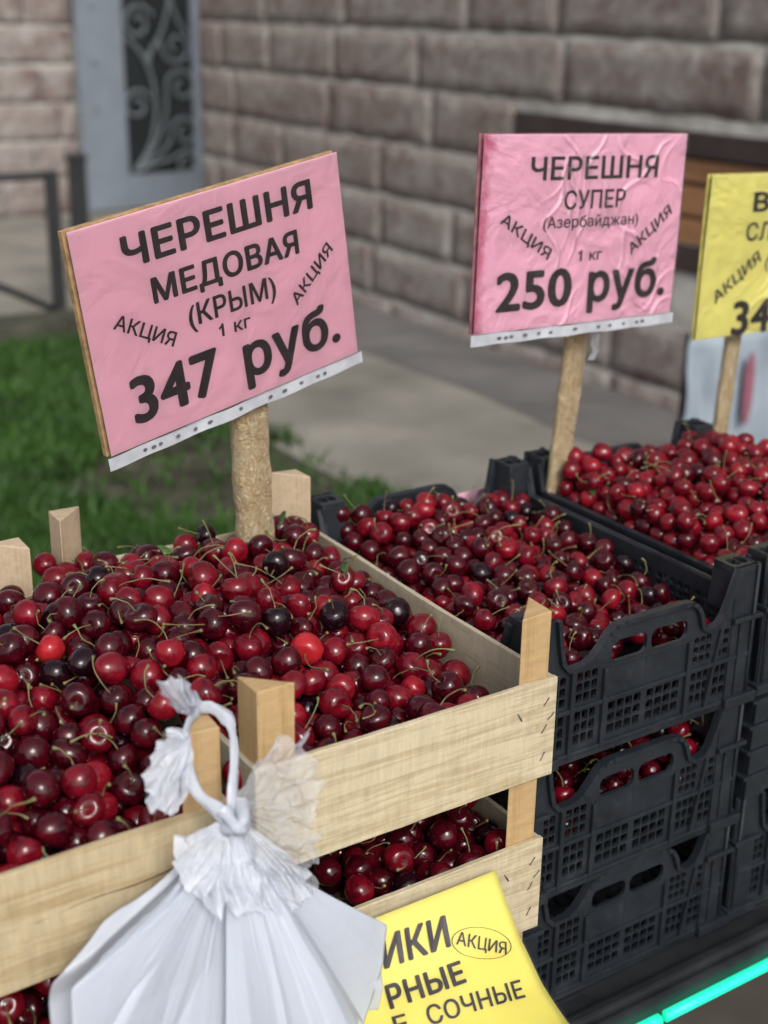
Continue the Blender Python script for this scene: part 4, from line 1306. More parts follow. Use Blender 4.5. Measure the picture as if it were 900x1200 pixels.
def stem_vf(k, seg=6):
    pts = [Vector((p[0] * 1e-5, p[1] * 1e-5, p[2] * 1e-5)) for p in STEMS[k]]
    pts = [Vector((0, 0, 0.0070))] + pts
    pts = spline(pts, 2)
    n = len(pts)
    d = (pts[-1] - pts[-2]).normalized()
    rad = [0.00060 + 0.0005 * max(0, 1 - i / 3) * .5 for i in range(n)]
    rad[-1] = 0.0013; rad[-2] = 0.0009
    pts.append(pts[-1] + d * .0016); rad.append(0.0016)
    pts.append(pts[-1] + d * .0006); rad.append(0.0009)
    return tube_vf(pts, rad, seg)
CH_HI = [[None] * 5 for _ in range(6)]
for v_ in range(6):
    vf = cherry_mesh(v_, 24, 16)
    for c_ in range(5):
        me = bpy.data.meshes.new("cherry")
        me.from_pydata(vf[0], [], vf[1]); me.update()
        me.materials.append(M_cherry[c_])
        me.polygons.foreach_set('use_smooth', [True] * len(me.polygons))
        CH_HI[v_][c_] = me
ST_ME = []
for k in range(10):
    vf = stem_vf(k)
    me = bpy.data.meshes.new("stem"); me.from_pydata([tuple(p) for p in vf[0]], [], vf[1]); me.update()
    me.materials.append(M_stem); me.polygons.foreach_set('use_smooth', [True] * len(me.polygons))
    ST_ME.append(me)
LO_CH = []
for v_ in range(6):
    a, b = cherry_mesh(v_, 18, 12); LO_CH.append((np.array(a), b))
LO_ST = []
for k in range(10):
    a, b = stem_vf(k, 5); LO_ST.append((np.array([tuple(p) for p in a]), b))
CN = ("near-black", "dark burgundy", "deep red", "bright red", "scarlet")
PLACE = {'A': "heaped in the upper wooden crates", 'C': "in the black plastic crate beside the wooden crate", 'D': "heaped in the far black plastic crate",
         'E': "in the lower wooden crate above the yellow sheet", 'F': "in the lower wooden crate behind the white bags", 'G': "in the second black crate down"}
DATA = """A -4430 763 -80 1490 -175 35 168 1 -1 2 1
A -4464 437 -247 1433 131 -46 88 1 -1 0 1
A -3784 1642 89 1493 0 -75 65 1 2 2 1
A -3759 674 -254 1404 -29 -25 139 1 1 0 1
A -4311 1291 -85 1509 170 -8 -128 1 -1 1 1
A -4147 705 -86 1403 45 13 167 2 1 1 1
A -3802 1172 -19 1428 22 -54 43 2 1 2 1
A -3508 706 -145 1357 -110 -27 -171 1 9 2 1
A -4077 1113 -75 1446 15 -21 140 1 -1 2 1
A -2974 2184 415 1491 -18 24 135 1 7 1 1
A -4717 362 -327 1298 -23 43 12 2 -1 2 1
A -3460 1710 264 1414 -167 73 -152 2 -1 2 1
A -3690 935 -146 1383 28 14 -165 1 8 2 1
A -3495 901 37 1323 -79 26 20 1 -1 2 1
A -4308 1485 120 1321 -59 5 -122 2 7 2 1
A -4173 460 -192 1269 -47 31 -179 2 2 1 1
A -2081 1931 334 1484 -129 -14 -80 1 -1 2 1
A -2679 821 -30 1473 111 -58 -1 2 1 0 1
A -3438 2710 374 1489 76 2 -78 1 7 0 1
A -3206 1544 193 1451 -152 30 -7 2 -1 0 1
A -1802 806 -125 1466 -56 62 -141 2 1 2 1
A -2538 1029 117 1436 -22 35 161 1 5 1 1
A -3321 959 222 1287 -28 -40 3 3 9 2 1
A -3754 2343 244 1468 54 -27 -103 4 0 1 2
A -1664 371 -115 1346 -8 20 -167 1 4 1 1
A -634 761 -269 1463 -28 -43 30 1 1 2 1
A -3805 2086 138 1366 -120 -30 28 0 -1 1 1
A -2356 2004 282 1410 -72 8 110 1 2 1 1
A -4642 907 -221 1436 163 16 173 2 -1 0 1
E -1341 467 -1652 1393 -74 -18 167 2 4 0 1
F -4948 344 -1580 1346 6 47 -102 2 9 1 1
A -1680 1498 86 1491 92 -21 -38 4 6 2 2
A -1189 1836 151 1443 3 25 -128 0 1 2 1
A -2980 1557 354 1300 22 17 144 3 8 2 1
F -4563 210 -1653 1300 46 52 -76 0 9 2 1
A -2939 1018 175 1438 32 47 32 2 5 1 1
A -4090 2386 315 1409 -48 -4 111 1 1 0 1
E -732 619 -1714 1409 -171 -24 -173 1 -1 2 1
A -894 1458 18 1451 -77 1 124 3 3 0 1
A -3458 298 -288 1299 61 35 69 3 -1 0 1
A -1799 1834 247 1368 0 21 84 0 3 1 1
A -3120 826 160 1205 92 70 153 1 -1 1 1
A -3270 2490 306 1371 -65 35 142 1 9 2 1
A -1990 1317 103 1407 83 35 87 1 -1 0 1
A -3615 1942 257 1302 -96 55 -62 0 1 2 1
A -3240 688 -77 1414 -39 -41 44 1 0 0 1
A -923 1735 101 1451 38 -7 154 3 7 1 1
A -1247 2860 302 1494 139 -81 -91 0 4 2 1
A -1988 614 -219 1295 -169 -55 161 1 -1 2 1
A -2771 1401 210 1331 172 -40 16 2 -1 2 1
A -3721 3000 306 1358 -126 16 5 2 -1 1 1
A -4164 228 -307 1325 146 8 84 1 -1 1 1
A -1315 950 -77 1322 89 -19 105 1 -1 1 1
A -762 1169 -207 1416 35 6 -9 2 8 0 1
A -3539 1425 123 1239 -33 -2 77 1 8 2 1
E -320 307 -1782 1401 49 -74 -5 2 4 2 1
A -2073 2788 392 1495 60 -64 -69 2 -1 2 1
A -3520 1180 39 1305 83 -50 113 1 -1 1 1
A -2196 1652 154 1295 -7 7 -80 2 8 1 1
A -3690 353 -392 1316 4 39 -107 2 7 0 1
A -2090 1047 14 1356 -114 -48 4 2 -1 0 1
A -3983 1947 -3 1305 -179 65 -89 2 -1 2 1
A -2459 1692 110 1405 9 85 -98 2 0 1 1
A -1383 1526 -29 1329 -112 24 -119 2 -1 0 1
A -1895 2443 347 1428 30 -1 155 2 0 0 1
A -4117 1606 -48 1495 -38 -32 -21 1 0 1 1
A -4011 2245 100 1274 43 47 -67 1 4 0 1
A -413 1958 -43 1497 -119 -10 -17 0 -1 1 1
A -2318 1231 131 1330 -77 -56 14 1 -1 1 1
A -3178 3236 365 1360 -56 42 174 1 4 1 1
F -4794 458 -1785 1449 -35 38 -134 1 6 2 1
A -2611 2618 332 1503 -83 20 -11 2 -1 2 1
A -2929 2965 372 1427 35 43 -8 2 6 1 1
C 1089 939 -278 1309 68 -45 -59 1 3 0 1
A -2974 366 -206 1234 -137 51 -133 2 -1 2 1
A -493 1454 -179 1356 -43 -27 -75 1 1 0 1
A -3359 1961 315 1342 -144 -82 86 1 3 1 1
A -2522 3218 321 1302 44 -46 -70 2 7 0 1
A -661 2554 144 1305 -56 -6 151 2 8 2 1
F -4350 367 -1655 1342 -101 -79 14 0 -1 1 1
A -1849 1144 -56 1335 -58 -24 -26 2 -1 0 1
A -271 1722 -161 1507 -103 -37 -66 2 -1 0 1
A -3369 3451 227 1466 -139 52 4 1 -1 1 1
A -1702 2169 292 1346 70 75 0 2 7 2 1
A -2257 3297 275 1496 -162 17 114 1 -1 1 1
F -4573 500 -1607 1304 24 -60 99 2 7 2 1
A -768 4292 154 1434 75 -31 -52 1 3 2 1
A -2257 2277 313 1434 34 -4 -94 1 7 2 1
A -3962 884 -213 1469 -89 -53 13 3 -1 1 1
A -4250 2133 176 1482 163 -40 -155 3 -1 0 1
G 655 948 -1917 1271 -52 16 146 1 9 0 1
E -1522 491 -1856 1344 -177 -26 -24 1 -1 0 1
A -1094 1627 -108 1454 9 31 -120 2 4 0 1
A -1447 2057 228 1220 165 29 -129 2 -1 1 1
A -1380 3492 270 1397 9 64 166 3 8 2 1
A -1128 843 -294 1491 -64 22 -39 2 -1 2 1
C 792 1897 -177 1271 -66 23 178 1 1 1 1
A -4508 695 -346 1364 24 -66 -139 1 4 1 1
C 435 2997 -172 1317 156 -32 -150 1 3 2 1
A -2257 634 -241 1413 29 11 53 2 9 1 1
A -551 4079 152 1496 -70 6 -73 1 -1 2 1
A -1014 1253 -108 1238 1 31 -166 1 1 1 1
E -462 741 -1683 1388 36 8 -50 1 0 0 1
G 423 1003 -2076 1230 -80 -36 134 1 5 2 1
A -2964 385 -466 1380 112 10 -87 3 -1 0 1
A -3610 3871 51 1495 -158 33 -109 1 -1 0 1
E -1381 259 -1832 1388 -79 -5 16 0 -1 1 1
A -2991 1992 183 1427 -52 31 -108 1 2 1 1
A -511 3795 144 1371 -109 -83 117 1 4 0 1
A -3021 1345 167 1275 33 -34 -81 1 5 0 1
E -953 649 -1887 1383 137 -50 117 1 -1 2 1
A -243 1461 -238 1228 -1 -6 35 2 1 0 1
A -4262 486 -449 1468 157 26 96 1 -1 0 1
A -930 3116 213 1488 -10 19 -11 1 9 2 1
A -1116 3428 283 1329 -99 -63 -163 1 6 2 1
A -1258 2613 146 1430 -33 27 116 2 6 0 1
A -1617 1022 -127 1377 -36 -68 91 3 -1 1 1
A -3005 2464 375 1354 48 39 -76 1 5 2 1
A -1129 464 -221 1456 -170 -37 71 1 -1 2 1
G 1395 780 -1805 1197 22 9 -157 0 5 2 1
G 482 775 -2112 1152 119 25 -160 1 -1 0 1
G 865 777 -1903 1168 28 3 144 2 8 0 1
A -3910 2599 258 1435 -129 1 -132 1 -1 0 1
A -1459 655 -144 1241 -146 -7 -2 1 -1 1 1
A -3102 4303 196 1278 -119 -20 -67 2 1 0 1
A -264 1151 -407 1441 -151 -12 174 2 -1 0 1
C 628 3823 -65 1310 -26 -53 65 2 7 2 1
A -4371 1747 148 1390 -169 -46 93 2 -1 2 1
C 414 1936 -162 1145 -94 -6 132 1 3 1 1
C 600 1198 -200 1222 85 -25 114 1 -1 1 1
A -2763 2337 288 1388 92 -38 85 2 -1 1 1
A -2586 2137 249 1274 -1 28 -29 1 4 0 1
A -2827 575 -215 1331 -80 59 -94 2 -1 2 1
A -1198 199 -145 1392 -46 -18 -93 1 9 2 1
A -2593 3958 205 1461 174 -46 95 1 -1 2 1
D 3551 1150 -40 1211 -53 7 -144 3 1 0 1
G 1920 799 -1816 1236 -37 -44 77 1 9 0 1
C 789 750 -346 1102 -6 8 11 1 1 2 1
A -1528 1867 94 1231 57 10 93 1 3 0 1
C 1633 1974 -252 1307 -29 -27 -36 2 7 2 1
G 1682 776 -1835 1163 -138 -52 50 1 -1 1 1
C 2551 1850 -453 1284 139 28 -136 2 -1 2 1
C 424 3739 -193 1242 -137 73 -165 1 -1 1 1
C 1713 2923 -158 1268 -26 11 172 3 9 1 1
G 2237 777 -1833 1171 -23 6 -178 1 8 1 1
C 1388 2976 -99 1274 3 35 -16 1 6 1 1
G 1143 772 -1847 1122 93 34 75 0 -1 2 1
A -1451 3776 168 1356 -18 1 67 2 9 0 1
C 410 1605 -189 1097 1 54 -20 2 0 0 1
G 2572 779 -1895 1188 -140 -81 -180 2 5 2 1
A -3318 763 -341 1434 -63 -6 143 1 2 1 1
C 624 2817 -177 1247 60 -67 18 1 4 1 1
A -4659 1104 -19 1397 -65 51 6 1 -1 1 1
A -3985 1366 -78 1257 -9 42 81 1 8 0 1
A -3316 1325 84 1237 137 14 -26 1 5 0 1
A -2853 3497 270 1419 -35 49 120 0 7 1 1
G 2902 778 -1833 1177 -6 33 154 0 6 1 1
A -2734 1679 194 1494 -79 -74 -99 1 -1 2 1
G 723 786 -2100 1264 29 1 -112 1 8 1 1
E -1727 541 -1686 1369 145 -65 -47 1 4 0 1
E -733 190 -1780 1295 40 5 147 1 0 2 1
A -4021 632 -318 1341 -15 -2 -97 3 7 2 1
C 939 2813 -159 1217 -87 29 -35 1 -1 1 1
C 630 2098 -153 1317 167 54 -91 2 3 1 1
A -3188 2861 324 1305 11 3 16 1 7 1 1
A -1241 1351 -160 1288 -80 -34 -56 1 -1 2 1
E -1352 802 -1831 1248 45 22 -87 2 0 0 1
D 4054 1638 37 1238 160 -48 146 2 -1 0 1
C 1102 2581 -188 1175 69 50 130 0 -1 2 1
C 1177 1732 -243 1264 -36 30 -150 2 8 0 1
A -3958 400 -463 1505 -38 -47 143 1 9 1 1
A -3124 3922 178 1377 -120 -6 -97 2 -1 1 1
C 1809 2696 -181 1213 -63 -65 167 2 8 1 1
C 540 3345 -157 1294 -95 3 -86 1 -1 1 1
C 942 3924 -24 1243 2 -21 154 2 -1 1 1
C 428 1048 -303 1285 106 3 -143 2 4 0 1
E -1067 183 -1770 1232 150 26 101 1 -1 1 1
C 2731 2441 -333 1190 46 21 -81 1 -1 0 1
A -4256 727 -323 1219 -131 23 73 1 -1 2 1
A -4880 545 -167 1469 19 24 -22 1 3 2 1
C 2231 1745 -432 1119 161 -25 -177 3 -1 2 1
A -3508 549 -402 1279 -30 -73 -50 2 -1 2 1
A -478 3433 56 1236 71 -83 -127 1 -1 1 1
C 1285 2006 -216 1237 38 -1 -39 1 0 0 1
D 3585 1680 -47 1149 -161 -25 -59 2 -1 2 1
G 2073 784 -2009 1235 -163 52 -95 1 -1 1 1
A -884 956 -297 1202 -153 46 -53 3 -1 2 1
D 3557 4015 141 1270 43 -53 -98 2 -1 2 1
D 3545 2018 119 1147 -60 15 -149 2 9 2 1
A -1338 4256 175 1223 -69 -18 79 0 0 2 1
D 4162 1841 133 1260 102 -16 60 3 -1 1 1
D 3546 1966 -105 1157 -86 22 -3 1 -1 0 1
A -2014 1839 61 1479 48 31 -85 2 -1 0 1
C 420 4077 -213 1200 -84 -45 14 1 -1 0 1
C 1207 3470 -87 1269 67 -30 -44 1 1 1 1
C 2906 2271 -368 1140 -138 -58 149 0 -1 0 1
C 544 2536 -224 1124 150 -25 -141 1 -1 0 1
D 4446 2397 292 1248 48 34 48 2 3 0 1
D 3554 1562 -251 1238 -88 2 -165 3 5 1 1
C 1680 1527 -370 1185 146 20 -99 1 -1 2 1
C 2185 2323 -314 1161 -47 21 71 1 8 1 1
A -2443 278 -201 1373 -123 34 -142 1 -1 0 1
A -3492 2323 191 1207 148 1 -67 1 -1 2 1
E -1114 762 -1716 1223 2 -60 176 1 3 0 1
A -4442 1065 -156 1200 -137 -56 -43 0 -1 0 1
A -1747 3884 140 1396 125 62 21 1 -1 0 1
C 2675 1648 -456 1092 158 6 -171 0 -1 2 1
D 3562 3613 106 1211 -80 -59 74 2 7 0 1
C 2174 2552 -263 1182 -68 -42 -138 1 -1 2 1
A -1823 428 -342 1486 -157 60 -7 1 4 1 1
C 413 4347 53 1126 93 -9 177 1 -1 1 1
G 423 1223 -2209 1225 -154 -7 -89 1 -1 0 1
E -459 673 -1945 1322 162 -27 -60 1 -1 1 1
E -248 555 -1851 1279 -93 -77 12 0 -1 1 1
D 3913 1956 59 1169 29 51 174 3 7 1 1
A -1610 1316 -129 1410 -117 15 -55 2 3 0 1
C 601 1437 -261 1250 -64 -24 -55 0 9 1 1
C 2674 2999 -284 1263 141 -30 82 1 -1 0 1
C 2901 2910 -314 1192 -1 -26 78 1 5 2 1
G 1555 781 -2035 1211 101 -71 120 1 -1 0 1
C 1751 3185 -112 1297 14 58 -109 2 4 1 1
C 1751 4040 -82 1318 -8 -52 68 2 1 2 1
A -2502 2375 257 1271 -180 39 89 1 -1 2 1
D 3545 1378 -100 1148 4 7 71 2 8 2 1
A -2707 4203 163 1279 168 14 -106 2 -1 2 1
D 3549 2514 39 1188 -108 -27 76 2 -1 0 1
A -2183 869 -147 1229 -163 -21 153 3 -1 1 1
D 4093 4075 262 1235 -96 35 25 2 -1 2 1
G 1296 790 -2034 1297 -81 -3 -84 0 -1 2 1
D 4580 2083 303 1131 -102 53 18 2 -1 1 1
A -249 3494 -30 1288 144 11 -93 2 -1 1 1
D 4475 3810 183 1242 -79 -39 -65 1 -1 2 1
A -2725 1209 45 1250 -74 -32 -180 1 0 0 1
A -2072 4097 123 1500 65 31 5 1 1 0 1
A -256 3949 60 1361 -9 11 -172 2 9 1 1
D 3817 1695 -8 1212 132 0 -164 2 -1 2 1
C 1536 1756 -321 1186 -46 -43 103 1 5 0 1
A -529 1240 -350 1415 21 7 -73 2 9 1 1
C 679 4338 -7 1225 -47 -5 38 1 0 0 1
E -789 423 -1910 1419 96 9 120 1 -1 2 1
A -3646 2588 253 1214 -8 -49 -24 1 7 2 1
D 3540 2287 16 1101 177 38 130 2 -1 1 1
A -1674 2639 264 1435 -45 -11 72 2 3 1 1
C 776 3618 -113 1166 -94 -53 -120 1 -1 1 1
C 2295 3197 -204 1101 22 -4 22 2 1 2 1
C 2373 2219 -402 1169 -149 -8 -89 3 -1 0 1
A -1546 3295 172 1359 -129 9 -89 2 -1 1 1
A -1151 2105 117 1298 105 -67 96 3 -1 0 1
A -4446 1591 -93 1396 52 -19 -2 1 3 2 1
C 944 3075 -148 1159 -86 28 -47 1 -1 1 1
C 2432 2960 -277 1152 10 -18 -40 1 4 2 1
D 5558 3334 303 1260 2 -56 141 3 -1 0 1
D 3550 2184 -188 1197 -134 -45 -84 2 -1 1 1
A -2878 2697 366 1300 173 -7 -155 2 1 1 1
G 2373 781 -2028 1208 -173 -33 -179 1 -1 2 1
A -2185 2552 307 1254 58 38 90 3 0 1 1
A -1754 1874 -7 1249 34 30 -78 1 9 2 1
A -1976 3202 305 1344 15 36 12 3 9 1 1
C 1309 1274 -333 1298 -23 -5 -168 1 9 2 1
D 3692 2996 146 1128 -121 9 -6 3 -1 2 1
C 1308 2470 -224 1160 -75 0 -70 1 -1 0 1
C 616 4106 -80 1187 -171 -24 76 2 -1 1 1
D 4276 1607 99 1088 -144 45 -59 2 -1 2 1
A -1668 646 -296 1229 43 35 -104 3 4 2 1
D 3548 3661 -127 1183 7 23 36 3 3 1 1
C 848 1674 -254 1091 55 -51 -5 2 8 2 1
C 1456 2257 -207 1228 -115 1 22 1 -1 1 1
D 4063 2616 238 1079 -4 10 -138 2 9 1 1
G 1045 783 -2061 1232 -97 -39 132 0 6 1 1
C 2898 1686 -503 1224 50 -43 -159 1 -1 1 1
C 949 3357 -164 1258 -48 17 -101 1 -1 1 1
C 1192 4032 -39 1228 42 -33 145 2 -1 2 1
G 2638 978 -1784 1188 35 -30 -30 2 5 1 1
C 490 4314 -175 1312 75 -25 -163 1 5 0 1
C 2552 3946 -155 1318 16 15 73 2 8 2 1
D 3554 2654 -158 1236 -166 59 -84 1 -1 0 1
D 3770 3900 187 1185 148 6 132 3 -1 1 1
D 3538 3151 108 1084 86 0 -5 2 0 2 1
C 2220 3959 -97 1291 -63 -17 111 1 -1 1 1
D 3553 2976 -44 1234 -149 22 -7 2 5 0 1
D 3539 2763 46 1090 46 16 -80 1 6 1 1
G 1030 960 -1900 1132 84 -1 153 1 -1 1 1
C 2897 3571 -193 1235 66 -52 -175 1 5 0 1
D 4126 2813 320 1148 36 40 -164 2 6 2 1
A -1014 2796 48 1505 -10 24 -104 1 4 1 1
A -1586 4245 102 1366 -58 66 -27 2 -1 1 1
C 2291 1342 -469 1166 5 31 56 1 4 2 1
C 2835 1952 -455 1268 23 -25 126 1 7 2 1
A -3744 586 -517 1384 -146 -4 138 2 -1 2 1
A -260 833 -535 1403 -49 -8 -26 1 1 1 1
A -2339 3031 172 1470 75 -20 -132 1 -1 0 1
C 757 2627 -268 1242 115 -4 101 1 -1 1 1
A -2739 1944 239 1207 -12 25 -50 1 -1 2 1
C 1415 4140 -32 1255 -41 0 -53 3 0 1 1
D 3552 2010 -348 1219 -65 -44 -38 3 -1 2 1
A -2976 1357 -372 1420 -143 17 -150 2 -1 0 1
A -597 509 -356 1234 -116 3 -108 2 1 2 0
C 2368 1994 -408 1091 25 60 -53 1 5 0 0
C 2364 3528 -189 1093 39 82 11 2 -1 1 0
D 4227 2382 229 1038 172 46 112 2 -1 2 0
C 1988 4007 -104 1083 -39 -5 -101 2 0 1 0
A -3169 1147 161 1208 -40 17 -57 2 9 1 0
D 4423 3454 271 1132 -49 -6 14 2 -1 1 0
A -3263 446 -193 1219 -77 17 165 1 8 2 0
C 2003 1909 -414 1224 -25 -54 -55 2 -1 1 0
A -2118 403 -343 1478 -14 -48 108 1 7 0 0
C 897 4181 -50 1252 -7 15 38 2 4 2 0
E -1054 393 -1901 1251 -39 -40 -124 1 9 2 0
D 3727 4172 237 1237 -153 76 -49 3 -1 1 0
G 1795 779 -2043 1194 -135 24 -65 1 -1 1 0
C 1006 760 -434 1200 135 6 -140 0 -1 1 0
A -261 2617 -154 1407 136 20 134 1 -1 2 0
D 3544 2414 -178 1138 -142 -18 68 2 9 2 0
D 5751 3058 255 1274 99 84 142 2 -1 0 0
D 3538 3191 -208 1076 -28 -18 65 1 5 1 0
A -2337 1468 -9 1431 24 30 -109 1 4 1 0
A -605 2500 -119 1440 -163 51 -87 2 -1 0 0
A -3205 2155 225 1310 -44 26 21 1 -1 0 0
G 2900 780 -2230 1196 -90 -17 -70 1 -1 1 0
C 1341 2697 -160 1105 51 22 112 2 -1 1 0
A -1460 869 -275 1271 -169 63 -45 1 -1 2 0
D 5073 2296 309 1272 147 -39 6 3 -1 2 0
D 3555 3880 -230 1248 -100 48 59 2 -1 0 0
A -3230 1806 161 1213 34 23 90 2 9 2 0
C 1533 3937 -99 1101 -30 13 -130 1 3 2 0
D 3537 4074 -113 1071 164 24 -134 2 -1 0 0
G 454 1008 -2318 1206 -143 69 -110 1 -1 2 0
A -287 2336 -127 1440 151 -16 -63 1 -1 0 0
C 1612 1254 -421 1082 -174 -32 -168 2 -1 0 0
D 5303 3529 272 1263 -112 61 -70 2 -1 2 0
A -1895 1120 -314 1294 -85 13 -46 0 -1 2 0
A -4545 461 -525 1472 -119 49 3 0 -1 0 0
A -4754 609 -409 1337 -130 -80 27 1 -1 0 0
A -3553 818 -470 1314 71 -39 177 0 -1 0 0
A -3900 1747 -133 1226 -159 -8 165 2 2 2 0
A -3549 2084 34 1324 82 2 -159 1 4 0 0
D 4983 2621 286 1098 -32 31 -83 3 5 0 0
D 4886 2948 336 1140 -167 -13 -106 1 -1 0 0
C 1080 1504 -296 1276 15 26 -96 3 4 0 0
D 3872 3705 97 1068 -77 -49 130 2 0 2 0
C 2785 3933 -238 1171 84 -29 30 0 1 2 0
C 1927 3646 -141 1108 -10 30 153 1 8 0 0
D 4544 2618 323 1187 154 -12 53 2 -1 2 0
D 3534 3432 -188 1040 -108 -55 -45 2 -1 0 0
A -2942 1128 -85 1381 50 16 16 2 1 0 0
C 1070 2264 -251 1294 41 -4 25 1 0 1 0
A -685 1828 -2 1287 -34 -5 158 2 7 0 0
D 3624 1796 -253 1249 4 -30 146 3 5 2 0
A -759 3047 -2 1350 -4 35 11 1 7 2 0
C 2906 2638 -296 1138 -44 51 167 1 6 1 0
D 4398 1767 170 1050 165 58 -10 2 2 0 0
C 2669 1464 -595 1214 -178 -41 -179 0 -1 2 0
C 1220 3234 -134 1148 -17 -15 55 1 1 0 0
C 999 3583 -120 1099 16 9 -106 1 4 0 0
D 4147 3007 192 1200 -19 24 93 3 4 0 0
C 705 3174 -178 1095 53 14 -27 1 6 0 0
E -252 815 -1867 1323 64 -41 -24 1 6 1 0
A -454 2672 14 1213 -126 27 -179 2 1 1 0
A -916 2517 -9 1501 79 -52 36 1 7 1 0
C 2522 3203 -268 1256 0 -71 82 2 9 0 0
C 2397 2501 -297 1134 -92 1 -106 2 -1 1 0
D 3535 2861 -238 1046 141 -35 -142 2 -1 2 0
C 1203 3720 -86 1236 64 -7 -25 2 4 1 0
A -1232 3130 204 1317 116 -27 -122 2 -1 1 0
C 1309 1024 -379 1245 -80 21 -103 1 -1 1 0
D 4577 2253 144 1200 -94 -4 161 2 -1 0 0
C 1885 2419 -325 1206 -28 24 -143 2 8 1 0
C 1089 4329 -14 1211 -78 -60 -171 0 4 0 0
D 3665 2198 173 1092 -110 -9 -15 2 -1 1 0
A -1406 1161 -190 1229 -124 -14 -84 2 -1 1 0
G 1545 968 -1801 1214 6 83 -180 1 5 1 0
D 4048 2794 80 1250 -33 43 165 2 0 1 0
C 2154 3727 -139 1159 37 -21 -88 1 4 0 0
C 443 2364 -332 1140 147 -66 -110 2 -1 2 0
D 3937 1328 -2 1076 -162 24 75 1 -1 1 0
D 4109 3755 129 1031 -156 -81 136 2 -1 1 0
C 2910 3348 -293 1104 -93 1 -120 1 -1 2 0
D 4204 2543 80 1174 102 -54 -153 3 -1 0 0
E -917 920 -1821 1431 -2 46 64 1 -1 2 0
A -2690 1069 -170 1351 44 -53 -3 2 3 2 0
C 423 1293 -356 1228 83 -59 131 2 -1 0 0
C 1005 2019 -231 1222 -43 -2 85 1 0 0 0
A -3455 2962 217 1480 -21 -51 -133 0 0 2 0
G 2702 781 -2095 1206 -85 -35 29 0 -1 1 0
C 1162 3014 -162 1108 -146 29 169 1 -1 2 0
G 416 776 -2333 1159 -59 5 140 1 7 0 0
G 2883 1016 -1773 1293 -76 -63 150 1 8 1 0
C 431 2120 -324 1314 -95 -11 126 2 5 0 0
D 4679 2982 215 1243 172 36 74 1 -1 2 0
E -1859 299 -1697 1387 173 -34 -38 2 -1 0 0
C 1584 4331 -29 1293 65 -20 144 3 -1 1 0
D 4809 3278 257 1211 159 1 -69 2 -1 0 0
G 648 776 -2330 1164 -70 -66 -49 1 -1 2 0
C 1755 1809 -393 1183 27 -32 41 2 1 2 0
G 1786 1002 -1783 1218 -51 0 92 0 5 2 0
C 1833 4343 -78 1174 43 -7 -86 2 8 0 0
G 604 1150 -2036 1135 10 -3 155 1 0 2 0
A -3819 1300 -341 1402 -141 23 -78 2 6 0 0
D 4104 3237 121 1249 93 -36 165 3 -1 2 0
A -1550 3038 190 1222 -18 -11 101 1 7 0 0
A -1282 629 -381 1307 -50 -27 0 1 -1 0 0
D 5218 2735 268 1218 -17 4 -165 2 7 0 0
D 5313 3031 227 1225 -60 18 -142 2 7 1 0
D 5026 3783 158 1232 41 43 0 2 5 0 0
A -2318 3945 135 1403 -179 -58 -123 3 4 0 0
E -524 412 -1914 1249 -102 60 145 1 -1 0 0
C 2075 1280 -488 1093 12 -28 -149 1 4 2 0
C 2018 3388 -155 1165 47 19 -2 2 1 1 0
D 6096 3543 246 1150 -169 -12 -27 2 -1 2 0
G 2892 924 -2028 1280 -24 -32 -88 1 -1 2 0
A -2567 3488 235 1460 -56 -6 -106 2 8 0 0
C 2701 3446 -267 1213 -44 41 -55 2 0 0 0
D 4438 2954 242 1202 -31 66 47 1 -1 1 0
E -1604 761 -1787 1352 12 45 2 2 9 2 0
A -4240 932 -190 1240 177 74 -4 1 4 1 0
A -3740 1452 -122 1382 48 -48 56 2 9 2 0
C 2572 2108 -421 1121 -38 39 -108 1 8 2 0
A -2791 3202 305 1403 -2 7 138 2 7 2 0
D 3551 3693 -379 1215 106 88 155 3 2 0 0
A -660 1003 -415 1389 180 48 116 1 -1 2 0
A -387 3085 -49 1316 -12 17 -103 1 9 0 0
G 2067 990 -1807 1169 -77 37 -82 2 -1 0 0
C 678 3735 -297 1227 47 43 -98 1 6 1 0
A -735 2749 -40 1479 -79 -20 -90 1 -1 1 0
D 4260 3963 136 1151 81 14 33 2 -1 0 0
A -1994 863 -342 1485 87 -6 -34 2 7 2 0
A -3945 2898 166 1474 -153 -11 -19 0 -1 0 0
A -3610 1236 -191 1238 116 20 110 0 -1 1 0
D 3601 3304 -33 1090 -70 81 -157 2 7 2 0
F -4118 503 -1690 1337 -128 -26 93 1 -1 2 0
A -2150 2106 101 1489 65 -16 -171 2 -1 1 0
C 2910 1487 -621 1105 133 -63 9 2 -1 2 0
C 1354 1619 -358 1125 49 -23 -173 3 7 1 0
A -711 1623 -174 1408 -177 13 103 2 -1 2 0
A -2953 4126 108 1381 142 28 55 2 -1 0 0
D 3791 3322 99 1167 9 16 -2 1 7 1 0
C 2245 1635 -629 1120 116 39 -128 1 -1 0 0
D 3770 1485 -74 1034 34 -38 58 1 8 2 0
D 4464 1983 121 1260 -4 34 -135 2 7 2 0
D 5249 3761 233 1132 108 -41 -75 2 5 0 0
A -1484 448 -322 1503 -149 23 -65 0 -1 2 0
A -2280 1875 68 1211 -38 -41 -106 2 -1 0 0
D 4112 2092 30 1264 -44 -62 -124 2 -1 0 0
A -637 2118 -29 1264 -159 -27 -160 1 -1 1 0
C 1315 4352 -42 1078 106 47 119 2 7 1 0
D 3963 2270 5 1084 -116 84 145 1 3 0 0
G 1300 1189 -1921 1138 64 -54 -121 1 -1 2 0
A -1325 1780 -84 1338 -174 6 -175 1 -1 0 0
A -4892 189 -407 1292 64 74 72 3 -1 0 0
C 413 2889 -391 1135 90 -63 -171 1 -1 1 0
C 417 3366 -373 1171 -158 22 -132 1 -1 0 0
D 3742 2664 35 1172 126 -53 -128 2 -1 0 0
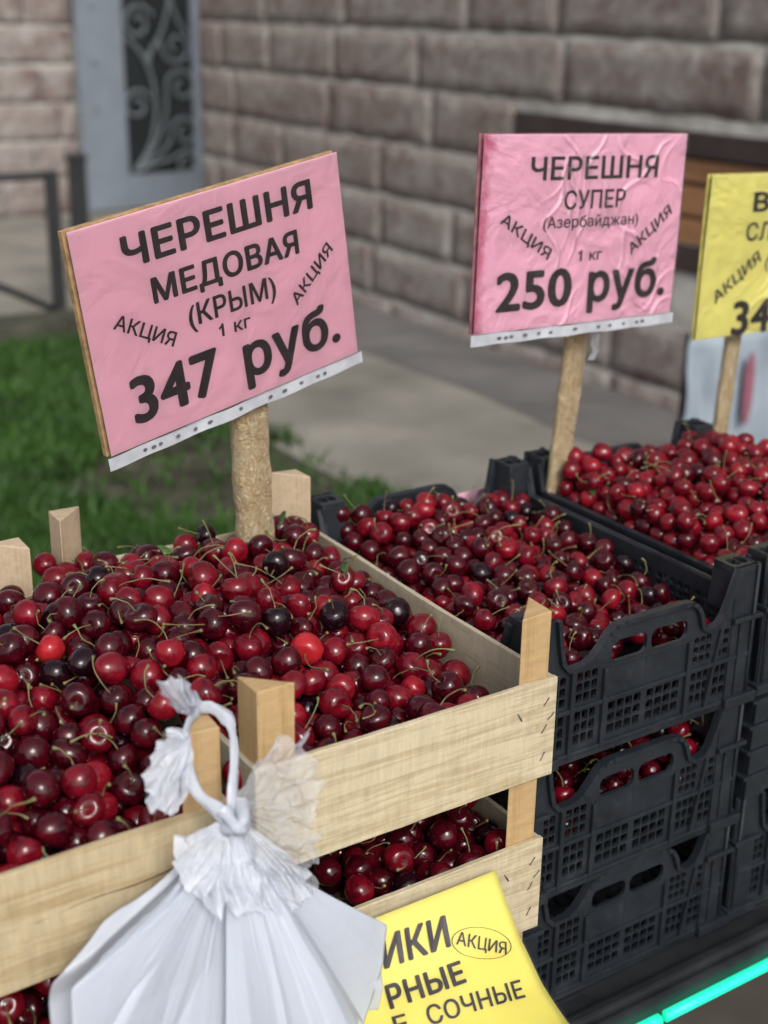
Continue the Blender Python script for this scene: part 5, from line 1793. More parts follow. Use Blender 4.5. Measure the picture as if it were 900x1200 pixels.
D 5647 3557 290 1148 -56 6 -35 2 -1 1 0
A -2176 1271 -75 1207 170 62 130 2 -1 2 0
D 4181 2321 26 1135 -72 -15 19 2 -1 2 0
D 3538 3033 -354 1080 -106 36 -37 2 -1 2 0
D 4751 2373 243 1055 -49 38 -113 2 0 0 0
A -592 3240 -50 1252 -19 -47 65 2 0 1 0
A -283 4212 78 1292 -158 -48 -48 1 -1 2 0
D 3540 1233 -271 1100 -89 64 45 2 -1 1 0
D 5461 2731 224 1253 -159 -15 -129 2 -1 0 0
C 426 1781 -346 1265 -56 -71 8 1 -1 2 0
A -3649 1798 -90 1240 40 26 -128 1 2 2 0
F -4675 771 -1754 1287 -1 7 -76 1 7 1 0
D 3645 3840 -7 1198 78 14 6 3 -1 1 0
A -4130 2139 -104 1319 59 -53 152 2 -1 1 0
A -1369 2038 -16 1346 -28 10 -160 2 3 1 0
A -876 406 -333 1369 36 33 -36 2 7 1 0
A -3440 2557 107 1340 -78 45 27 2 9 2 0
C 2561 771 -468 1302 75 -7 113 2 -1 2 0
C 2423 3751 -206 1078 -113 -19 69 0 -1 0 0
C 2896 4164 -228 1241 70 82 138 2 -1 1 0
C 428 1536 -416 1280 -111 50 115 1 7 1 0
C 1733 3485 -211 1194 -122 -27 7 1 -1 1 0
C 1528 2659 -307 1315 -14 -38 -34 1 -1 0 0
C 2448 4179 -130 1187 -127 -64 37 2 -1 1 0
D 3551 3459 -418 1209 -168 27 174 2 -1 1 0
A -1113 1946 -99 1353 -168 -40 -89 2 1 1 0
A -2208 2754 148 1321 50 28 119 2 -1 2 0
D 5803 3331 191 1276 9 55 77 3 -1 2 0
G 420 1187 -1896 1203 -14 18 57 0 -1 0 0
A -3449 1639 -12 1442 47 49 116 2 9 2 0
A -3822 846 -465 1390 -155 -2 120 1 3 1 0
A -934 2220 -12 1480 -49 -43 -20 1 -1 0 0
A -1960 2192 278 1252 -128 26 7 1 -1 1 0
C 624 3000 -351 1283 143 -5 131 1 -1 1 0
D 4551 3186 237 1180 56 35 -152 2 4 2 0
C 1509 3449 -175 1102 40 41 -164 1 5 2 0
C 2676 4291 -178 1304 101 -66 174 1 -1 0 0
E -680 809 -1906 1339 -140 -31 -117 1 5 0 0
F -4681 221 -1897 1410 58 -58 152 2 -1 2 0
A -1477 2794 134 1392 55 -4 18 2 3 0 0
A -3422 1895 -80 1230 152 13 -93 0 -1 1 0
C 1812 2130 -266 1075 -55 9 -63 1 -1 0 0
C 1160 2796 -239 1112 -149 67 -144 1 -1 1 0
D 3893 3104 86 1247 80 45 136 2 -1 1 0
D 5199 3269 256 1236 -175 -29 86 2 -1 2 0
D 3683 3500 -50 1052 83 -51 140 2 -1 2 0
A -2710 460 -435 1288 -66 56 165 2 9 0 0
A -2102 3189 74 1268 -161 -3 -104 1 -1 2 0
A -3649 3609 -30 1285 14 -9 -59 1 5 0 0
C 1448 3209 -140 1073 -147 -6 -97 3 -1 0 0
A -4578 1500 130 1354 34 -6 31 1 0 2 0
C 1905 3913 -302 1261 -172 -74 141 3 -1 2 0
C 406 3589 -365 1060 105 -16 -19 1 -1 2 0
D 3723 2110 -34 1239 -71 10 -104 2 -1 2 0
D 6129 3201 234 1209 -179 -8 -19 3 -1 2 0
E -1220 585 -1864 1318 48 -1 44 1 7 1 0
G 1028 1177 -2025 1248 180 2 -84 1 6 2 0
A -1167 2364 60 1359 -157 -80 162 1 -1 0 0
C 2102 2220 -502 1139 77 -39 -52 1 5 1 0
D 4573 4133 95 1224 59 -18 -29 3 -1 2 0
D 4388 2393 68 1037 11 -88 -18 1 6 0 0
C 1630 2424 -273 1278 -130 -1 55 2 -1 1 0
D 3887 1111 -13 1157 68 -26 161 3 -1 0 0
A -2085 3826 127 1218 -103 6 -115 2 -1 0 0
D 4232 3596 32 1202 -59 -2 -74 2 -1 0 0
A -3000 1726 164 1245 -37 -40 94 2 7 0 0
E -1175 973 -1823 1223 161 47 -88 1 -1 1 0
E -1628 188 -1892 1254 85 28 101 1 -1 0 0
G 1572 1200 -1930 1258 49 -17 -44 1 3 0 0
A -3521 4134 -12 1365 -35 -59 -60 1 -1 0 0
D 4783 1926 222 1161 -110 28 -98 2 -1 0 0
G 2527 1176 -1840 1150 -51 -17 104 0 5 1 0
D 4779 2156 220 1148 -72 5 155 1 0 1 0
F -4529 439 -1856 1295 -112 -20 -124 0 -1 0 0
A -3003 2303 168 1266 88 -64 35 3 9 0 0
D 6143 4161 99 1072 -67 -21 92 2 -1 0 0
C 1943 1595 -596 1276 33 -29 -98 2 4 2 0
D 3712 946 -46 1270 -69 17 -2 1 -1 2 0
A -3544 3220 162 1314 102 15 -98 2 3 2 0
D 3962 2554 36 1268 171 0 -125 3 -1 2 0
A -246 2878 -105 1260 -55 8 -144 1 5 1 0
C 2045 4265 -121 1061 -167 12 146 1 -1 0 0
E -691 1078 -1842 1327 106 60 -105 1 -1 2 0
A -1818 4350 -34 1298 3 -59 -127 2 -1 1 0
C 429 791 -312 1292 9 21 -91 2 -1 2 0
A -1773 3156 121 1358 -17 -48 -84 1 -1 1 0
C 2550 1690 -654 1277 99 -34 81 2 -1 1 0
C 1972 2648 -364 1282 69 25 73 1 -1 1 0
C 1665 3919 -283 1153 -65 -51 -110 2 -1 0 0
D 3738 1278 -63 1068 101 21 115 2 -1 1 0
C 876 1040 -333 1095 -179 13 -70 2 -1 1 0
D 4933 3469 255 1075 -120 -13 -131 2 -1 2 0
C 1870 1185 -510 1175 135 50 -1 2 -1 1 0
C 1067 1176 -361 1200 76 70 -151 1 -1 0 0
D 3558 768 -448 1278 -155 43 131 1 9 2 0
D 4324 3184 202 1124 -115 -43 -8 2 -1 2 0
A -3108 2649 170 1299 -8 -2 -155 1 9 1 0
D 5925 4338 75 1222 -42 43 2 2 -1 1 0
G 888 977 -2093 1269 -151 24 -63 1 -1 2 0
A -2364 3684 178 1279 154 -43 163 2 -1 2 0
A -2089 3562 200 1220 7 1 -5 2 7 0 0
D 4334 2163 48 1079 -13 61 -22 1 -1 2 0
D 3833 2881 -7 1222 -126 46 21 2 -1 0 0
A -4589 1357 -99 1348 74 -52 119 1 -1 1 0
A -2779 850 -285 1286 -173 65 -140 3 -1 1 0
C 2085 1786 -595 1114 112 -46 -172 3 -1 0 0
C 1619 2194 -386 1284 164 27 -16 0 -1 2 0
A -3859 2694 15 1213 125 -16 144 2 -1 0 0
F -4567 758 -2003 1421 34 13 144 1 1 1 0
F -4388 662 -1809 1387 -34 -30 -30 2 -1 2 0
A -4640 873 -508 1387 -165 68 -71 3 -1 1 0
A -1002 1222 -358 1287 -20 33 -77 1 6 1 0
G 2479 992 -1978 1208 -160 -38 -35 0 -1 2 0
A -1202 3656 120 1459 136 68 -168 1 -1 1 0
C 995 2697 -366 1192 104 79 -140 2 -1 2 0
A -3760 2031 -126 1379 -2 26 -144 2 0 1 0
A -2550 1943 86 1235 88 42 -174 2 -1 1 0
A -3304 2783 62 1327 -115 -52 72 1 -1 0 0
C 2898 3756 -353 1216 61 -17 -72 1 -1 2 0
C 408 2574 -393 1076 -15 -9 12 3 -1 2 0
C 870 1274 -284 1118 120 -43 146 1 -1 0 0
D 3546 756 41 1161 -165 -33 133 1 -1 0 0
A -1945 2657 155 1497 101 12 8 2 -1 0 0
A -1362 4017 95 1317 74 -40 -65 1 4 0 0
A -344 1917 -389 1472 -152 10 -37 1 -1 2 0
A -2488 1057 -371 1508 97 32 -116 1 -1 0 0
C 652 1651 -382 1267 -55 -7 46 2 9 2 0
D 5196 4345 1 1148 10 -1 84 2 -1 0 0
A -3442 1653 -287 1289 154 36 96 2 -1 2 0
C 2191 2002 -570 1312 104 -49 136 0 -1 0 0
D 3765 4334 -119 1260 -140 -33 -129 2 -1 2 0
G 1103 1159 -1783 1289 79 -4 140 1 -1 2 0
C 2212 3080 -387 1233 -10 25 -151 2 9 2 0
A -937 3540 135 1254 -61 -31 22 2 -1 0 0
C 664 2413 -385 1193 -37 -17 115 2 7 1 0
C 574 2724 -395 1169 -135 53 -132 2 -1 2 0
D 5643 3963 163 1182 62 13 -75 1 2 2 0
A -1426 2292 102 1368 -34 23 6 1 -1 2 0
A -962 4285 -60 1459 -156 21 -43 1 -1 0 0
C 2359 1826 -599 1143 -30 -37 -179 1 5 2 0
C 419 3131 -383 1189 -105 19 43 2 -1 2 0
G 871 1195 -2217 1244 148 11 -71 0 -1 0 0
A -2336 1743 -142 1354 75 5 137 1 -1 1 0
D 4411 2624 135 1119 120 59 77 3 -1 2 0
A -1874 2089 60 1308 146 21 85 1 -1 0 0
G 1430 1010 -2020 1293 -47 39 160 0 4 0 0
D 3757 2372 46 1256 44 -27 -163 1 -1 0 0
C 814 1836 -416 1210 -125 45 -57 1 -1 1 0
C 2680 2705 -478 1119 -65 -11 91 1 -1 0 0
C 1279 777 -456 1242 -156 24 59 1 -1 0 0
C 2000 3066 -282 1155 -95 28 -28 2 -1 0 0
D 4092 3052 -32 1159 85 85 113 2 -1 2 0
A -2709 335 -203 1350 -62 43 -115 1 -1 1 0
A -4101 1284 -306 1441 -70 4 -34 1 -1 2 0
E -468 952 -1872 1234 87 -51 -175 2 -1 0 0
A -2841 3898 103 1310 5 1 -143 1 9 2 0
A -3454 1048 -166 1218 118 -15 -24 2 5 1 0
A -2070 2390 120 1486 -42 -66 -81 1 -1 0 0
A -2205 2468 -134 1443 141 25 131 1 -1 0 0
C 2168 3489 -324 1318 -150 -42 75 3 -1 0 0
D 4627 1789 126 1129 164 -47 -156 2 -1 1 0
D 5157 3987 104 1257 87 -35 93 2 -1 1 0
A -241 2090 -212 1212 178 -32 63 2 -1 1 0
G 420 1386 -2031 1204 42 -70 -8 1 7 1 0
G 2232 980 -1986 1266 1 55 -21 0 2 1 0
C 1061 1871 -429 1295 -49 -16 -41 2 -1 2 0
D 3927 2119 -155 1136 142 -3 -159 2 -1 1 0
A -2071 1542 -54 1373 -11 68 61 1 -1 1 0
C 2901 2756 -496 1192 -61 -11 -18 3 -1 1 0
D 5869 3574 235 1147 -101 16 -82 3 -1 0 0
A -747 3697 14 1505 109 -52 52 2 -1 2 0
A -2652 1516 -13 1267 167 -35 78 1 -1 1 0
C 2897 2510 -494 1228 -53 -14 -63 2 -1 2 0
C 880 3563 -315 1136 -71 -52 115 2 0 0 0
D 4403 1572 -71 1068 42 11 96 2 -1 1 0
D 3584 3233 -419 1128 -114 -75 -41 2 -1 0 0
D 5085 2907 141 1201 -1 -13 -61 2 0 2 0
A -2535 1304 -93 1280 8 -41 -85 2 -1 2 0
A -2061 4356 39 1236 57 -53 103 1 -1 2 0
D 3822 1908 -158 1229 148 56 -77 2 -1 0 0
D 4030 3449 27 1187 -172 -10 -147 3 -1 2 0
A -2711 2865 245 1301 -95 46 -89 1 -1 1 0
D 3537 1816 -468 1068 152 31 78 2 -1 0 0
D 4468 3578 76 1227 -19 -18 53 1 7 1 0
D 4700 3906 130 1257 -59 63 60 2 -1 1 0
D 4114 4092 -2 1240 139 -37 165 2 -1 0 0
G 808 1145 -1939 1138 156 70 -137 1 -1 0 0
D 4652 3653 202 1125 -162 -3 110 3 -1 2 0
A -1916 3389 117 1372 163 -25 174 1 -1 0 0
C 833 2327 -247 1157 -97 28 -173 1 7 1 0
D 4296 3382 99 1138 -3 -28 -29 3 1 0 0
D 4040 4334 97 1261 177 -28 -165 2 -1 2 0
G 641 1144 -2263 1168 167 -21 82 1 8 0 0
C 422 3884 -390 1219 -137 61 11 2 5 2 0
C 1851 2860 -349 1140 88 -40 90 1 -1 2 0
A -867 1416 -254 1311 133 13 96 2 -1 0 0
C 1162 2094 -404 1177 127 -54 37 0 -1 2 0
D 4875 2787 163 1222 9 -44 -36 3 5 1 0
C 426 4334 -423 1263 -159 3 178 2 7 1 0
C 2436 3094 -469 1189 -170 12 70 0 -1 0 0
D 3732 4115 -5 1228 -29 -68 2 1 7 1 0
D 4599 2491 129 1181 73 -13 114 2 -1 2 0
A -4375 214 -490 1471 -55 -12 89 2 7 2 0
E -1388 1014 -1675 1411 -96 4 -93 2 -1 0 0
F -4786 637 -1555 1292 144 25 -147 1 -1 2 0
A -1202 3347 26 1506 -140 2 -134 1 -1 1 0
F -4167 766 -1689 1340 37 -25 -50 0 -1 0 0
G 2703 1080 -1990 1204 164 46 -78 1 -1 2 0
C 1772 3721 -277 1093 165 -50 65 1 -1 2 0
A -348 1417 -478 1436 -66 -11 12 2 -1 0 0
A -2349 2527 101 1396 -154 51 -112 0 -1 1 0
G 2334 1200 -1967 1171 -43 43 -39 1 -1 1 0
A -2368 1094 -101 1415 163 6 -102 3 -1 1 0
A -1172 1101 -222 1220 33 7 2 2 -1 1 0
D 3770 1116 -215 1172 -140 -28 86 1 -1 0 0
A -4502 1077 -401 1323 -145 8 -165 2 7 0 0
A -821 2046 -194 1299 -9 61 53 2 -1 0 0
A -2798 2165 70 1404 -18 13 -87 2 1 2 0
C 2128 1447 -622 1120 166 -43 -50 3 -1 1 0
C 2317 2877 -466 1213 -171 4 -128 2 -1 0 0
D 4729 4333 30 1265 116 54 179 2 -1 1 0
A -515 4341 41 1387 -151 27 178 1 -1 2 0
C 1284 2291 -369 1165 133 3 118 1 -1 1 0
C 2609 2498 -523 1141 -63 60 22 1 -1 1 0
D 3713 1691 -476 1098 178 -55 172 2 -1 1 0
A -3597 1923 -324 1388 73 28 164 1 -1 0 0
C 2463 3609 -385 1246 83 -58 -33 1 7 0 0
C 2027 4123 -293 1171 -137 12 -52 1 -1 0 0
D 4154 1321 -33 1117 -102 -19 -102 1 -1 2 0
A -3716 2493 19 1262 56 2 -67 1 3 2 0
A -3406 2119 -280 1389 -128 -52 71 1 -1 1 0
A -1706 893 -390 1448 153 8 16 1 3 2 0
C 607 1946 -365 1197 85 -51 177 2 -1 2 0
C 2083 2871 -394 1249 -11 -13 78 2 5 2 0
D 4109 1893 -87 1072 2 52 -137 2 0 1 0
A -4247 1077 -394 1261 116 41 -125 2 -1 0 0
A -4256 1531 -299 1477 32 50 40 1 -1 2 0
A -914 1652 -357 1305 110 -52 115 2 -1 2 0
C 2890 3139 -408 1298 111 -8 151 2 0 1 0
A -1158 1772 -372 1232 -49 28 127 2 5 2 0
A -3871 3775 -63 1509 -151 49 -141 2 -1 2 0
C 1335 4030 -246 1288 91 -30 160 1 -1 2 0
E -1336 1055 -2002 1325 134 -1 -111 1 7 2 0
A -1356 1600 -363 1339 106 -65 56 1 -1 2 0
A -2330 2218 -120 1378 151 -34 -145 1 -1 2 0
A -1430 4174 -92 1222 175 -65 16 3 -1 1 0
C 2347 2445 -518 1198 84 -35 -80 1 5 1 0
D 3767 2282 -191 1130 159 -3 67 2 -1 2 0
D 4634 2753 152 1179 -17 6 -29 2 7 2 0
D 4329 3798 5 1067 -14 25 -147 3 6 2 0
A -3659 1068 -395 1460 140 -9 83 2 -1 0 0
C 2654 1908 -669 1172 -179 -40 -173 2 -1 0 0
C 706 2171 -388 1261 -110 -7 -129 2 -1 0 0
A -1582 1697 -96 1377 -52 -27 -101 1 7 2 0
A -490 1663 -348 1293 105 17 99 1 -1 1 0
D 3981 1498 -149 1212 -168 9 38 3 -1 2 0
C 2906 2151 -570 1144 -80 26 -156 1 -1 2 0
G 1066 1023 -2252 1171 92 15 167 0 -1 2 0
D 3552 762 -197 1219 160 17 -102 2 -1 2 0
D 3537 1573 -482 1072 65 -27 130 1 -1 2 0
D 3799 3185 -365 1168 -144 7 -69 1 -1 1 0
A -2968 3258 119 1227 -160 11 -21 1 -1 0 0
D 3831 3749 -117 1156 47 -42 -5 3 7 0 0
D 5748 2835 176 1088 156 68 97 2 -1 0 0
A -773 1265 -457 1272 -52 -20 -14 2 -1 1 0
A -3356 3899 -67 1264 119 -1 129 1 -1 1 0
C 599 750 -475 1096 -42 -27 -81 1 -1 1 0
C 2756 2322 -533 1161 32 35 -167 2 5 1 0
G 624 1353 -2153 1194 -130 0 40 0 2 1 0
A -1238 4342 -49 1381 -97 38 127 2 -1 1 0
C 624 3495 -350 1301 -68 -16 -138 1 -1 2 0
C 2894 835 -645 1265 55 8 111 1 -1 2 0
D 3736 2982 -288 1095 163 41 102 3 -1 0 0
D 4029 3664 -52 1109 37 -16 30 3 1 1 0
D 5018 3124 246 1052 -153 -4 -175 2 -1 2 0
A -1854 1409 -103 1225 25 -50 -32 2 -1 1 0
C 2697 3642 -402 1153 118 31 -125 1 -1 2 0
C 803 4015 -207 1235 110 -9 123 1 -1 2 0
D 3725 1476 -478 1064 34 77 87 1 4 0 0
D 4760 3473 95 1213 171 -33 -178 1 -1 2 0
G 2689 1445 -2135 1205 177 2 148 0 -1 0 0
C 931 2277 -443 1077 -79 25 -2 0 -1 0 0
C 2552 2890 -462 1160 -136 9 -100 1 -1 0 0
C 2905 3976 -431 1146 90 57 169 1 -1 2 0
D 5003 2085 198 1215 14 -41 100 2 5 0 0
D 5047 2474 142 1059 41 6 121 2 -1 2 0
A -1740 2381 111 1466 -115 -15 -68 1 -1 0 0
A -3383 1024 -412 1350 -176 -19 -99 1 -1 2 0
D 3557 1003 -238 1267 26 41 -29 2 7 2 0
D 3715 1381 -268 1247 12 -5 -101 2 3 0 0
G 2070 964 -2182 1285 -151 -23 150 1 -1 2 0
A -2596 664 -315 1343 1 10 176 1 4 1 0
A -3836 2292 -99 1357 168 -30 93 1 -1 0 0
D 3733 1901 -428 1087 -108 9 -46 2 -1 0 0
D 3917 1289 -215 1097 -88 -28 -45 2 1 1 0
D 4279 2811 142 1149 162 6 50 3 -1 0 0
D 4506 3936 -17 1138 119 -23 54 2 -1 1 0
E -257 935 -1634 1300 -139 -38 -111 2 -1 2 0
G 2218 778 -2209 1180 94 -35 157 0 -1 0 0
A -4258 679 -632 1200 101 -14 116 1 -1 2 0
A -4524 1463 -323 1219 -133 38 -153 1 -1 2 0
A -3969 1530 -304 1367 50 -26 27 2 -1 2 0
A -3274 4143 -178 1432 -171 7 42 2 -1 1 0
A -3361 1410 -168 1473 159 5 -171 0 -1 2 0
A -900 1808 -158 1250 -10 58 2 2 -1 1 0
A -1996 2964 183 1346 7 -60 -12 1 1 2 0
A -1737 2888 132 1242 -180 -48 -176 1 -1 2 0
C 1427 2468 -421 1135 67 47 -18 1 7 0 0
C 1539 3053 -283 1234 -113 -73 19 2 -1 2 0
A -3730 3047 18 1485 -110 -50 41 1 -1 0 0
A -378 3319 -201 1482 59 -48 66 2 4 0 0
D 3922 4135 119 1079 87 1 -172 3 -1 2 0
D 6142 4352 3 1076 -66 51 77 2 7 0 0
A -4002 2485 4 1324 16 31 -172 2 6 2 0
A -2938 2830 144 1221 -66 -11 6 1 0 1 0
C 1021 2956 -340 1242 -147 37 -27 1 -1 1 0
C 2546 3379 -454 1318 -137 7 -135 2 -1 1 0
C 736 4255 -238 1296 3 31 82 1 -1 1 0
A -1263 2911 33 1251 -147 8 121 2 -1 2 0
C 1039 4056 -223 1187 -162 -14 176 1 -1 1 0
D 3543 1354 -467 1134 159 -44 -17 1 4 0 0
D 4682 2039 54 1107 143 -26 -71 1 -1 1 0
D 4241 1712 -92 1073 146 -8 -78 3 -1 1 0
D 5718 4216 37 1211 28 -21 136 2 9 1 0
E -248 423 -2069 1276 -178 -21 89 3 -1 2 0
A -2879 2528 124 1353 -157 -8 96 2 -1 1 0
A -3096 3052 178 1281 -165 4 -100 2 -1 1 0
D 4509 2889 -1 1215 -158 5 51 1 -1 1 0
A -3439 2636 -159 1438 -128 67 131 1 3 2 0
A -2811 1351 -158 1279 -112 -33 60 1 -1 0 0
A -1895 3660 43 1455 59 22 125 2 -1 2 0
C 1573 3632 -278 1092 -19 0 43 2 1 2 0
D 4821 3706 47 1226 52 -9 42 2 7 2 0
E -1613 1020 -1820 1269 65 46 157 1 -1 1 0
F -4709 516 -2055 1424 50 75 43 1 -1 2 0
G 1190 1006 -2054 1134 2 5 -55 1 4 1 0
A -1791 1346 -329 1212 -157 6 123 1 0 1 0
C 1197 4247 -225 1301 -40 -43 -105 1 -1 0 0
D 6130 3935 118 1203 -135 65 -31 2 -1 0 0
A -4244 1876 -78 1505 120 -54 92 2 -1 2 0
A -3325 1282 -410 1299 169 19 -126 2 -1 1 0
C 808 767 -582 1270 166 0 -159 1 3 0 0
C 2769 2956 -531 1225 129 22 164 1 -1 0 0
C 2311 3301 -410 1205 -132 4 -85 1 -1 0 0
C 918 3792 -241 1310 73 85 149 0 -1 2 0
D 3985 1733 -174 1176 -154 -22 114 2 -1 2 0
D 5289 2603 73 1253 177 29 74 1 -1 2 0
D 5009 3300 113 1153 -39 -11 -27 0 -1 1 0
D 5428 4336 -57 1239 -112 -9 58 1 4 2 0
A -2184 2001 -148 1245 160 -32 -156 3 -1 0 0
A -249 1664 -434 1295 128 -19 113 3 -1 1 0
A -2620 2539 58 1353 -174 -9 102 1 -1 1 0
C 411 4104 -442 1107 -96 -43 64 2 6 2 0
C 1790 4129 -316 1209 28 3 -123 2 1 1 0
D 4740 3171 46 1277 -21 40 56 2 -1 1 0
D 4833 2549 124 1226 -96 -26 -91 3 -1 2 0
D 5611 3198 103 1226 -139 10 -26 2 -1 0 0
E -1583 429 -2118 1389 96 -47 147 1 -1 0 0
A -4748 641 -675 1346 36 11 137 3 -1 1 0
C 1303 3113 -324 1254 153 -31 149 1 -1 0 0
D 3736 3129 -105 1237 -2 -52 -115 2 -1 0 0
A -820 792 -484 1358 154 2 83 2 -1 1 0
A -460 3655 -96 1459 -31 -45 -176 1 5 2 0
C 911 2059 -440 1114 23 35 -69 1 4 1 0
D 4858 4140 64 1088 -161 3 55 3 -1 0 0
A -4095 1775 -306 1399 -159 -73 -39 1 -1 1 0
A -1763 4093 -36 1342 109 31 116 3 -1 2 0
C 650 3877 -476 1074 -177 -12 69 1 9 2 0
C 661 1234 -432 1202 -158 -31 -98 2 -1 0 0
C 1926 1362 -643 1103 150 26 -68 2 -1 1 0
C 1566 1919 -498 1237 24 -67 -132 2 -1 0 0
C 2522 2284 -583 1266 154 -63 -23 1 -1 0 0
C 810 2843 -358 1172 103 -47 147 1 -1 0 0
C 2271 4119 -290 1275 -83 23 12 2 -1 0 0
C 1679 4337 -262 1233 26 26 -21 1 7 0 0
D 5463 3446 102 1218 -78 -31 128 3 -1 2 0
A -625 1875 -259 1400 -13 42 66 2 -1 2 0
A -3632 2790 77 1336 -178 24 100 3 -1 2 0
C 1854 1858 -618 1317 62 -9 29 1 3 0 0
C 1398 2091 -422 1192 6 -2 158 1 4 1 0
G 2515 1353 -1996 1214 -11 -70 -99 1 -1 2 0
A -1849 670 -500 1425 120 30 -108 2 -1 0 0
A -3286 655 -599 1389 -160 24 45 0 -1 2 0
A -2967 759 -107 1221 121 32 -174 2 -1 2 0
C 1372 2868 -333 1314 -108 -54 -41 0 -1 1 0
C 1773 3080 -338 1195 158 -13 -123 1 -1 2 0
C 2081 3267 -350 1120 -21 -40 135 2 3 0 0
C 596 3946 -265 1071 -98 28 45 1 -1 2 0
D 5232 3415 78 1099 48 -28 126 2 -1 0 0
E -506 871 -2112 1323 -107 28 51 1 -1 1 0
F -5094 450 -1782 1362 -138 44 38 0 -1 1 0
G 922 784 -2274 1237 122 -32 54 1 -1 0 0
A -1909 2001 -195 1418 -160 13 165 2 -1 0 0
A -3250 2361 72 1309 -50 -28 122 2 4 0 0
A -3686 3345 -30 1394 -8 4 -44 1 -1 0 0
C 1633 2863 -370 1068 -172 -56 80 2 -1 1 0
C 1161 3865 -269 1137 -41 -9 -19 1 -1 2 0
D 3915 3939 0 1226 -142 -26 143 2 -1 2 0
E -1410 652 -2035 1320 -18 5 -73 1 -1 0 0
G 1937 772 -2225 1121 -91 76 -64 1 -1 2 0
G 2628 988 -2210 1285 73 -11 -174 0 -1 2 0
G 1573 1382 -2097 1134 61 67 -83 1 0 0 0
G 1680 988 -2003 1229 146 36 104 1 -1 1 0
G 1919 974 -1988 1178 106 37 79 1 -1 1 0
A -695 1519 -443 1426 111 0 -179 1 -1 2 0
A -4058 2371 -229 1341 151 34 -151 1 -1 2 0
A -2949 1767 -225 1351 -71 22 -71 1 -1 2 0
A -2835 1881 -12 1322 -100 21 -106 2 -1 1 0
C 1125 2461 -388 1172 -71 8 26 2 -1 2 0
D 3798 1615 -270 1276 73 -67 116 2 -1 0 0
G 2512 773 -2229 1125 -157 19 71 1 0 0 0
A -1646 1151 -354 1257 179 -37 99 3 -1 1 0
A -1239 1277 -398 1203 112 0 -144 2 -1 0 0
A -1546 3952 -87 1308 176 30 4 1 7 0 0
C 1150 3432 -327 1233 -100 22 5 2 -1 1 0
D 4474 1767 -28 1066 -42 20 -135 1 7 1 0
D 4951 4355 -29 1048 -153 -33 -12 2 -1 1 0
G 1432 788 -2251 1277 12 26 80 0 -1 2 0
A -3563 1421 -382 1469 -153 -31 -128 2 -1 0 0
A -2498 1544 -222 1342 157 49 97 1 -1 1 0
A -1615 2113 49 1297 -41 33 -150 1 7 1 0
A -846 3315 11 1475 172 18 -73 3 -1 1 0
A -1318 3818 -76 1339 40 -35 128 1 -1 2 0
A -242 4148 -161 1221 54 20 176 2 -1 1 0
C 1881 2223 -454 1146 131 -5 122 1 -1 1 0
C 1269 2646 -370 1161 12 43 6 2 2 2 0
C 1564 4126 -230 1218 62 -1 175 1 -1 0 0
D 5281 3627 61 1081 -179 20 56 2 -1 2 0
E -252 691 -2112 1315 -160 47 77 1 5 2 0
G 2370 960 -2197 1259 104 78 -129 0 -1 2 0
A -4363 1787 -316 1306 33 -73 133 1 -1 0 0
A -2954 1547 -85 1239 -171 -10 59 1 -1 2 0
A -2912 2079 -167 1309 -82 -37 24 2 -1 2 0
A -2888 2611 -151 1507 -91 -5 31 1 -1 2 0
A -3763 4045 -138 1489 111 -20 164 2 -1 1 0
A -2484 2781 109 1488 38 22 84 3 6 0 0
A -2438 837 -178 1365 79 9 158 1 -1 1 0
C 2779 1643 -713 1142 -161 -75 106 1 -1 0 0
C 2410 4330 -325 1296 -172 52 -109 2 -1 2 0
C 1539 970 -494 1278 17 -21 -21 1 0 1 0
D 4312 1904 -33 1062 148 -38 -120 2 -1 2 0
D 5368 3222 85 1220 5 55 31 1 8 2 0
D 5975 3764 161 1151 9 83 -16 3 -1 2 0
G 775 965 -2306 1126 57 -42 -174 1 -1 1 0
A -1574 691 -541 1412 -66 1 27 2 -1 0 0
A -1413 1104 -434 1276 155 29 132 0 -1 2 0
A -1643 1559 -331 1412 -26 -26 22 1 -1 0 0
A -1838 1653 -78 1228 -134 20 -137 1 -1 0 0
A -251 2268 -391 1310 -101 -57 -118 1 -1 2 0
A -2893 3039 -2 1401 -114 78 -100 1 -1 0 0
A -653 3470 -114 1213 13 -2 63 2 8 2 0
C 1086 969 -532 1254 -124 5 165 0 -1 2 0
C 857 988 -541 1060 -109 25 35 1 -1 2 0
C 1462 1711 -543 1115 -86 7 120 2 -1 0 0
C 2195 2664 -476 1238 -32 -3 -41 1 8 1 0
D 5444 2492 223 1149 -55 -3 -69 3 0 2 0
D 4546 3369 114 1040 77 1 77 2 -1 0 0
E -455 1207 -1816 1380 129 3 107 1 -1 2 0
G 1675 776 -2249 1161 -147 -29 -35 2 -1 0 0
G 841 1368 -2035 1279 -98 43 41 1 -1 1 0
G 2089 1191 -1949 1299 -167 -24 108 0 -1 2 0
A -6071 373 -805 1289 123 66 98 1 -1 1 0
A -2514 422 -627 1490 17 -11 -20 2 -1 0 0
A -5018 640 -691 1363 -174 38 39 1 -1 1 0
A -2865 661 -458 1267 -25 -29 149 1 -1 0 0
A -2133 651 -499 1455 19 40 49 2 -1 0 0
A -6079 620 -770 1214 32 -48 -158 1 -1 1 0
A -5783 946 -592 1251 107 -48 -144 2 -1 0 0
A -5327 990 -445 1285 -152 -8 134 1 -1 1 0
A -4901 809 -288 1427 -14 48 -53 0 4 2 0
A -2273 868 -391 1368 157 68 -170 2 0 1 0
A -6078 1163 -519 1221 112 -11 -172 2 -1 0 0
A -5621 1102 -459 1373 32 -37 145 1 -1 1 0
A -5403 1211 -351 1280 84 15 155 3 -1 2 0
A -5072 1027 -359 1443 48 -30 168 3 -1 0 0
A -2789 1152 -411 1377 162 -73 170 1 -1 1 0
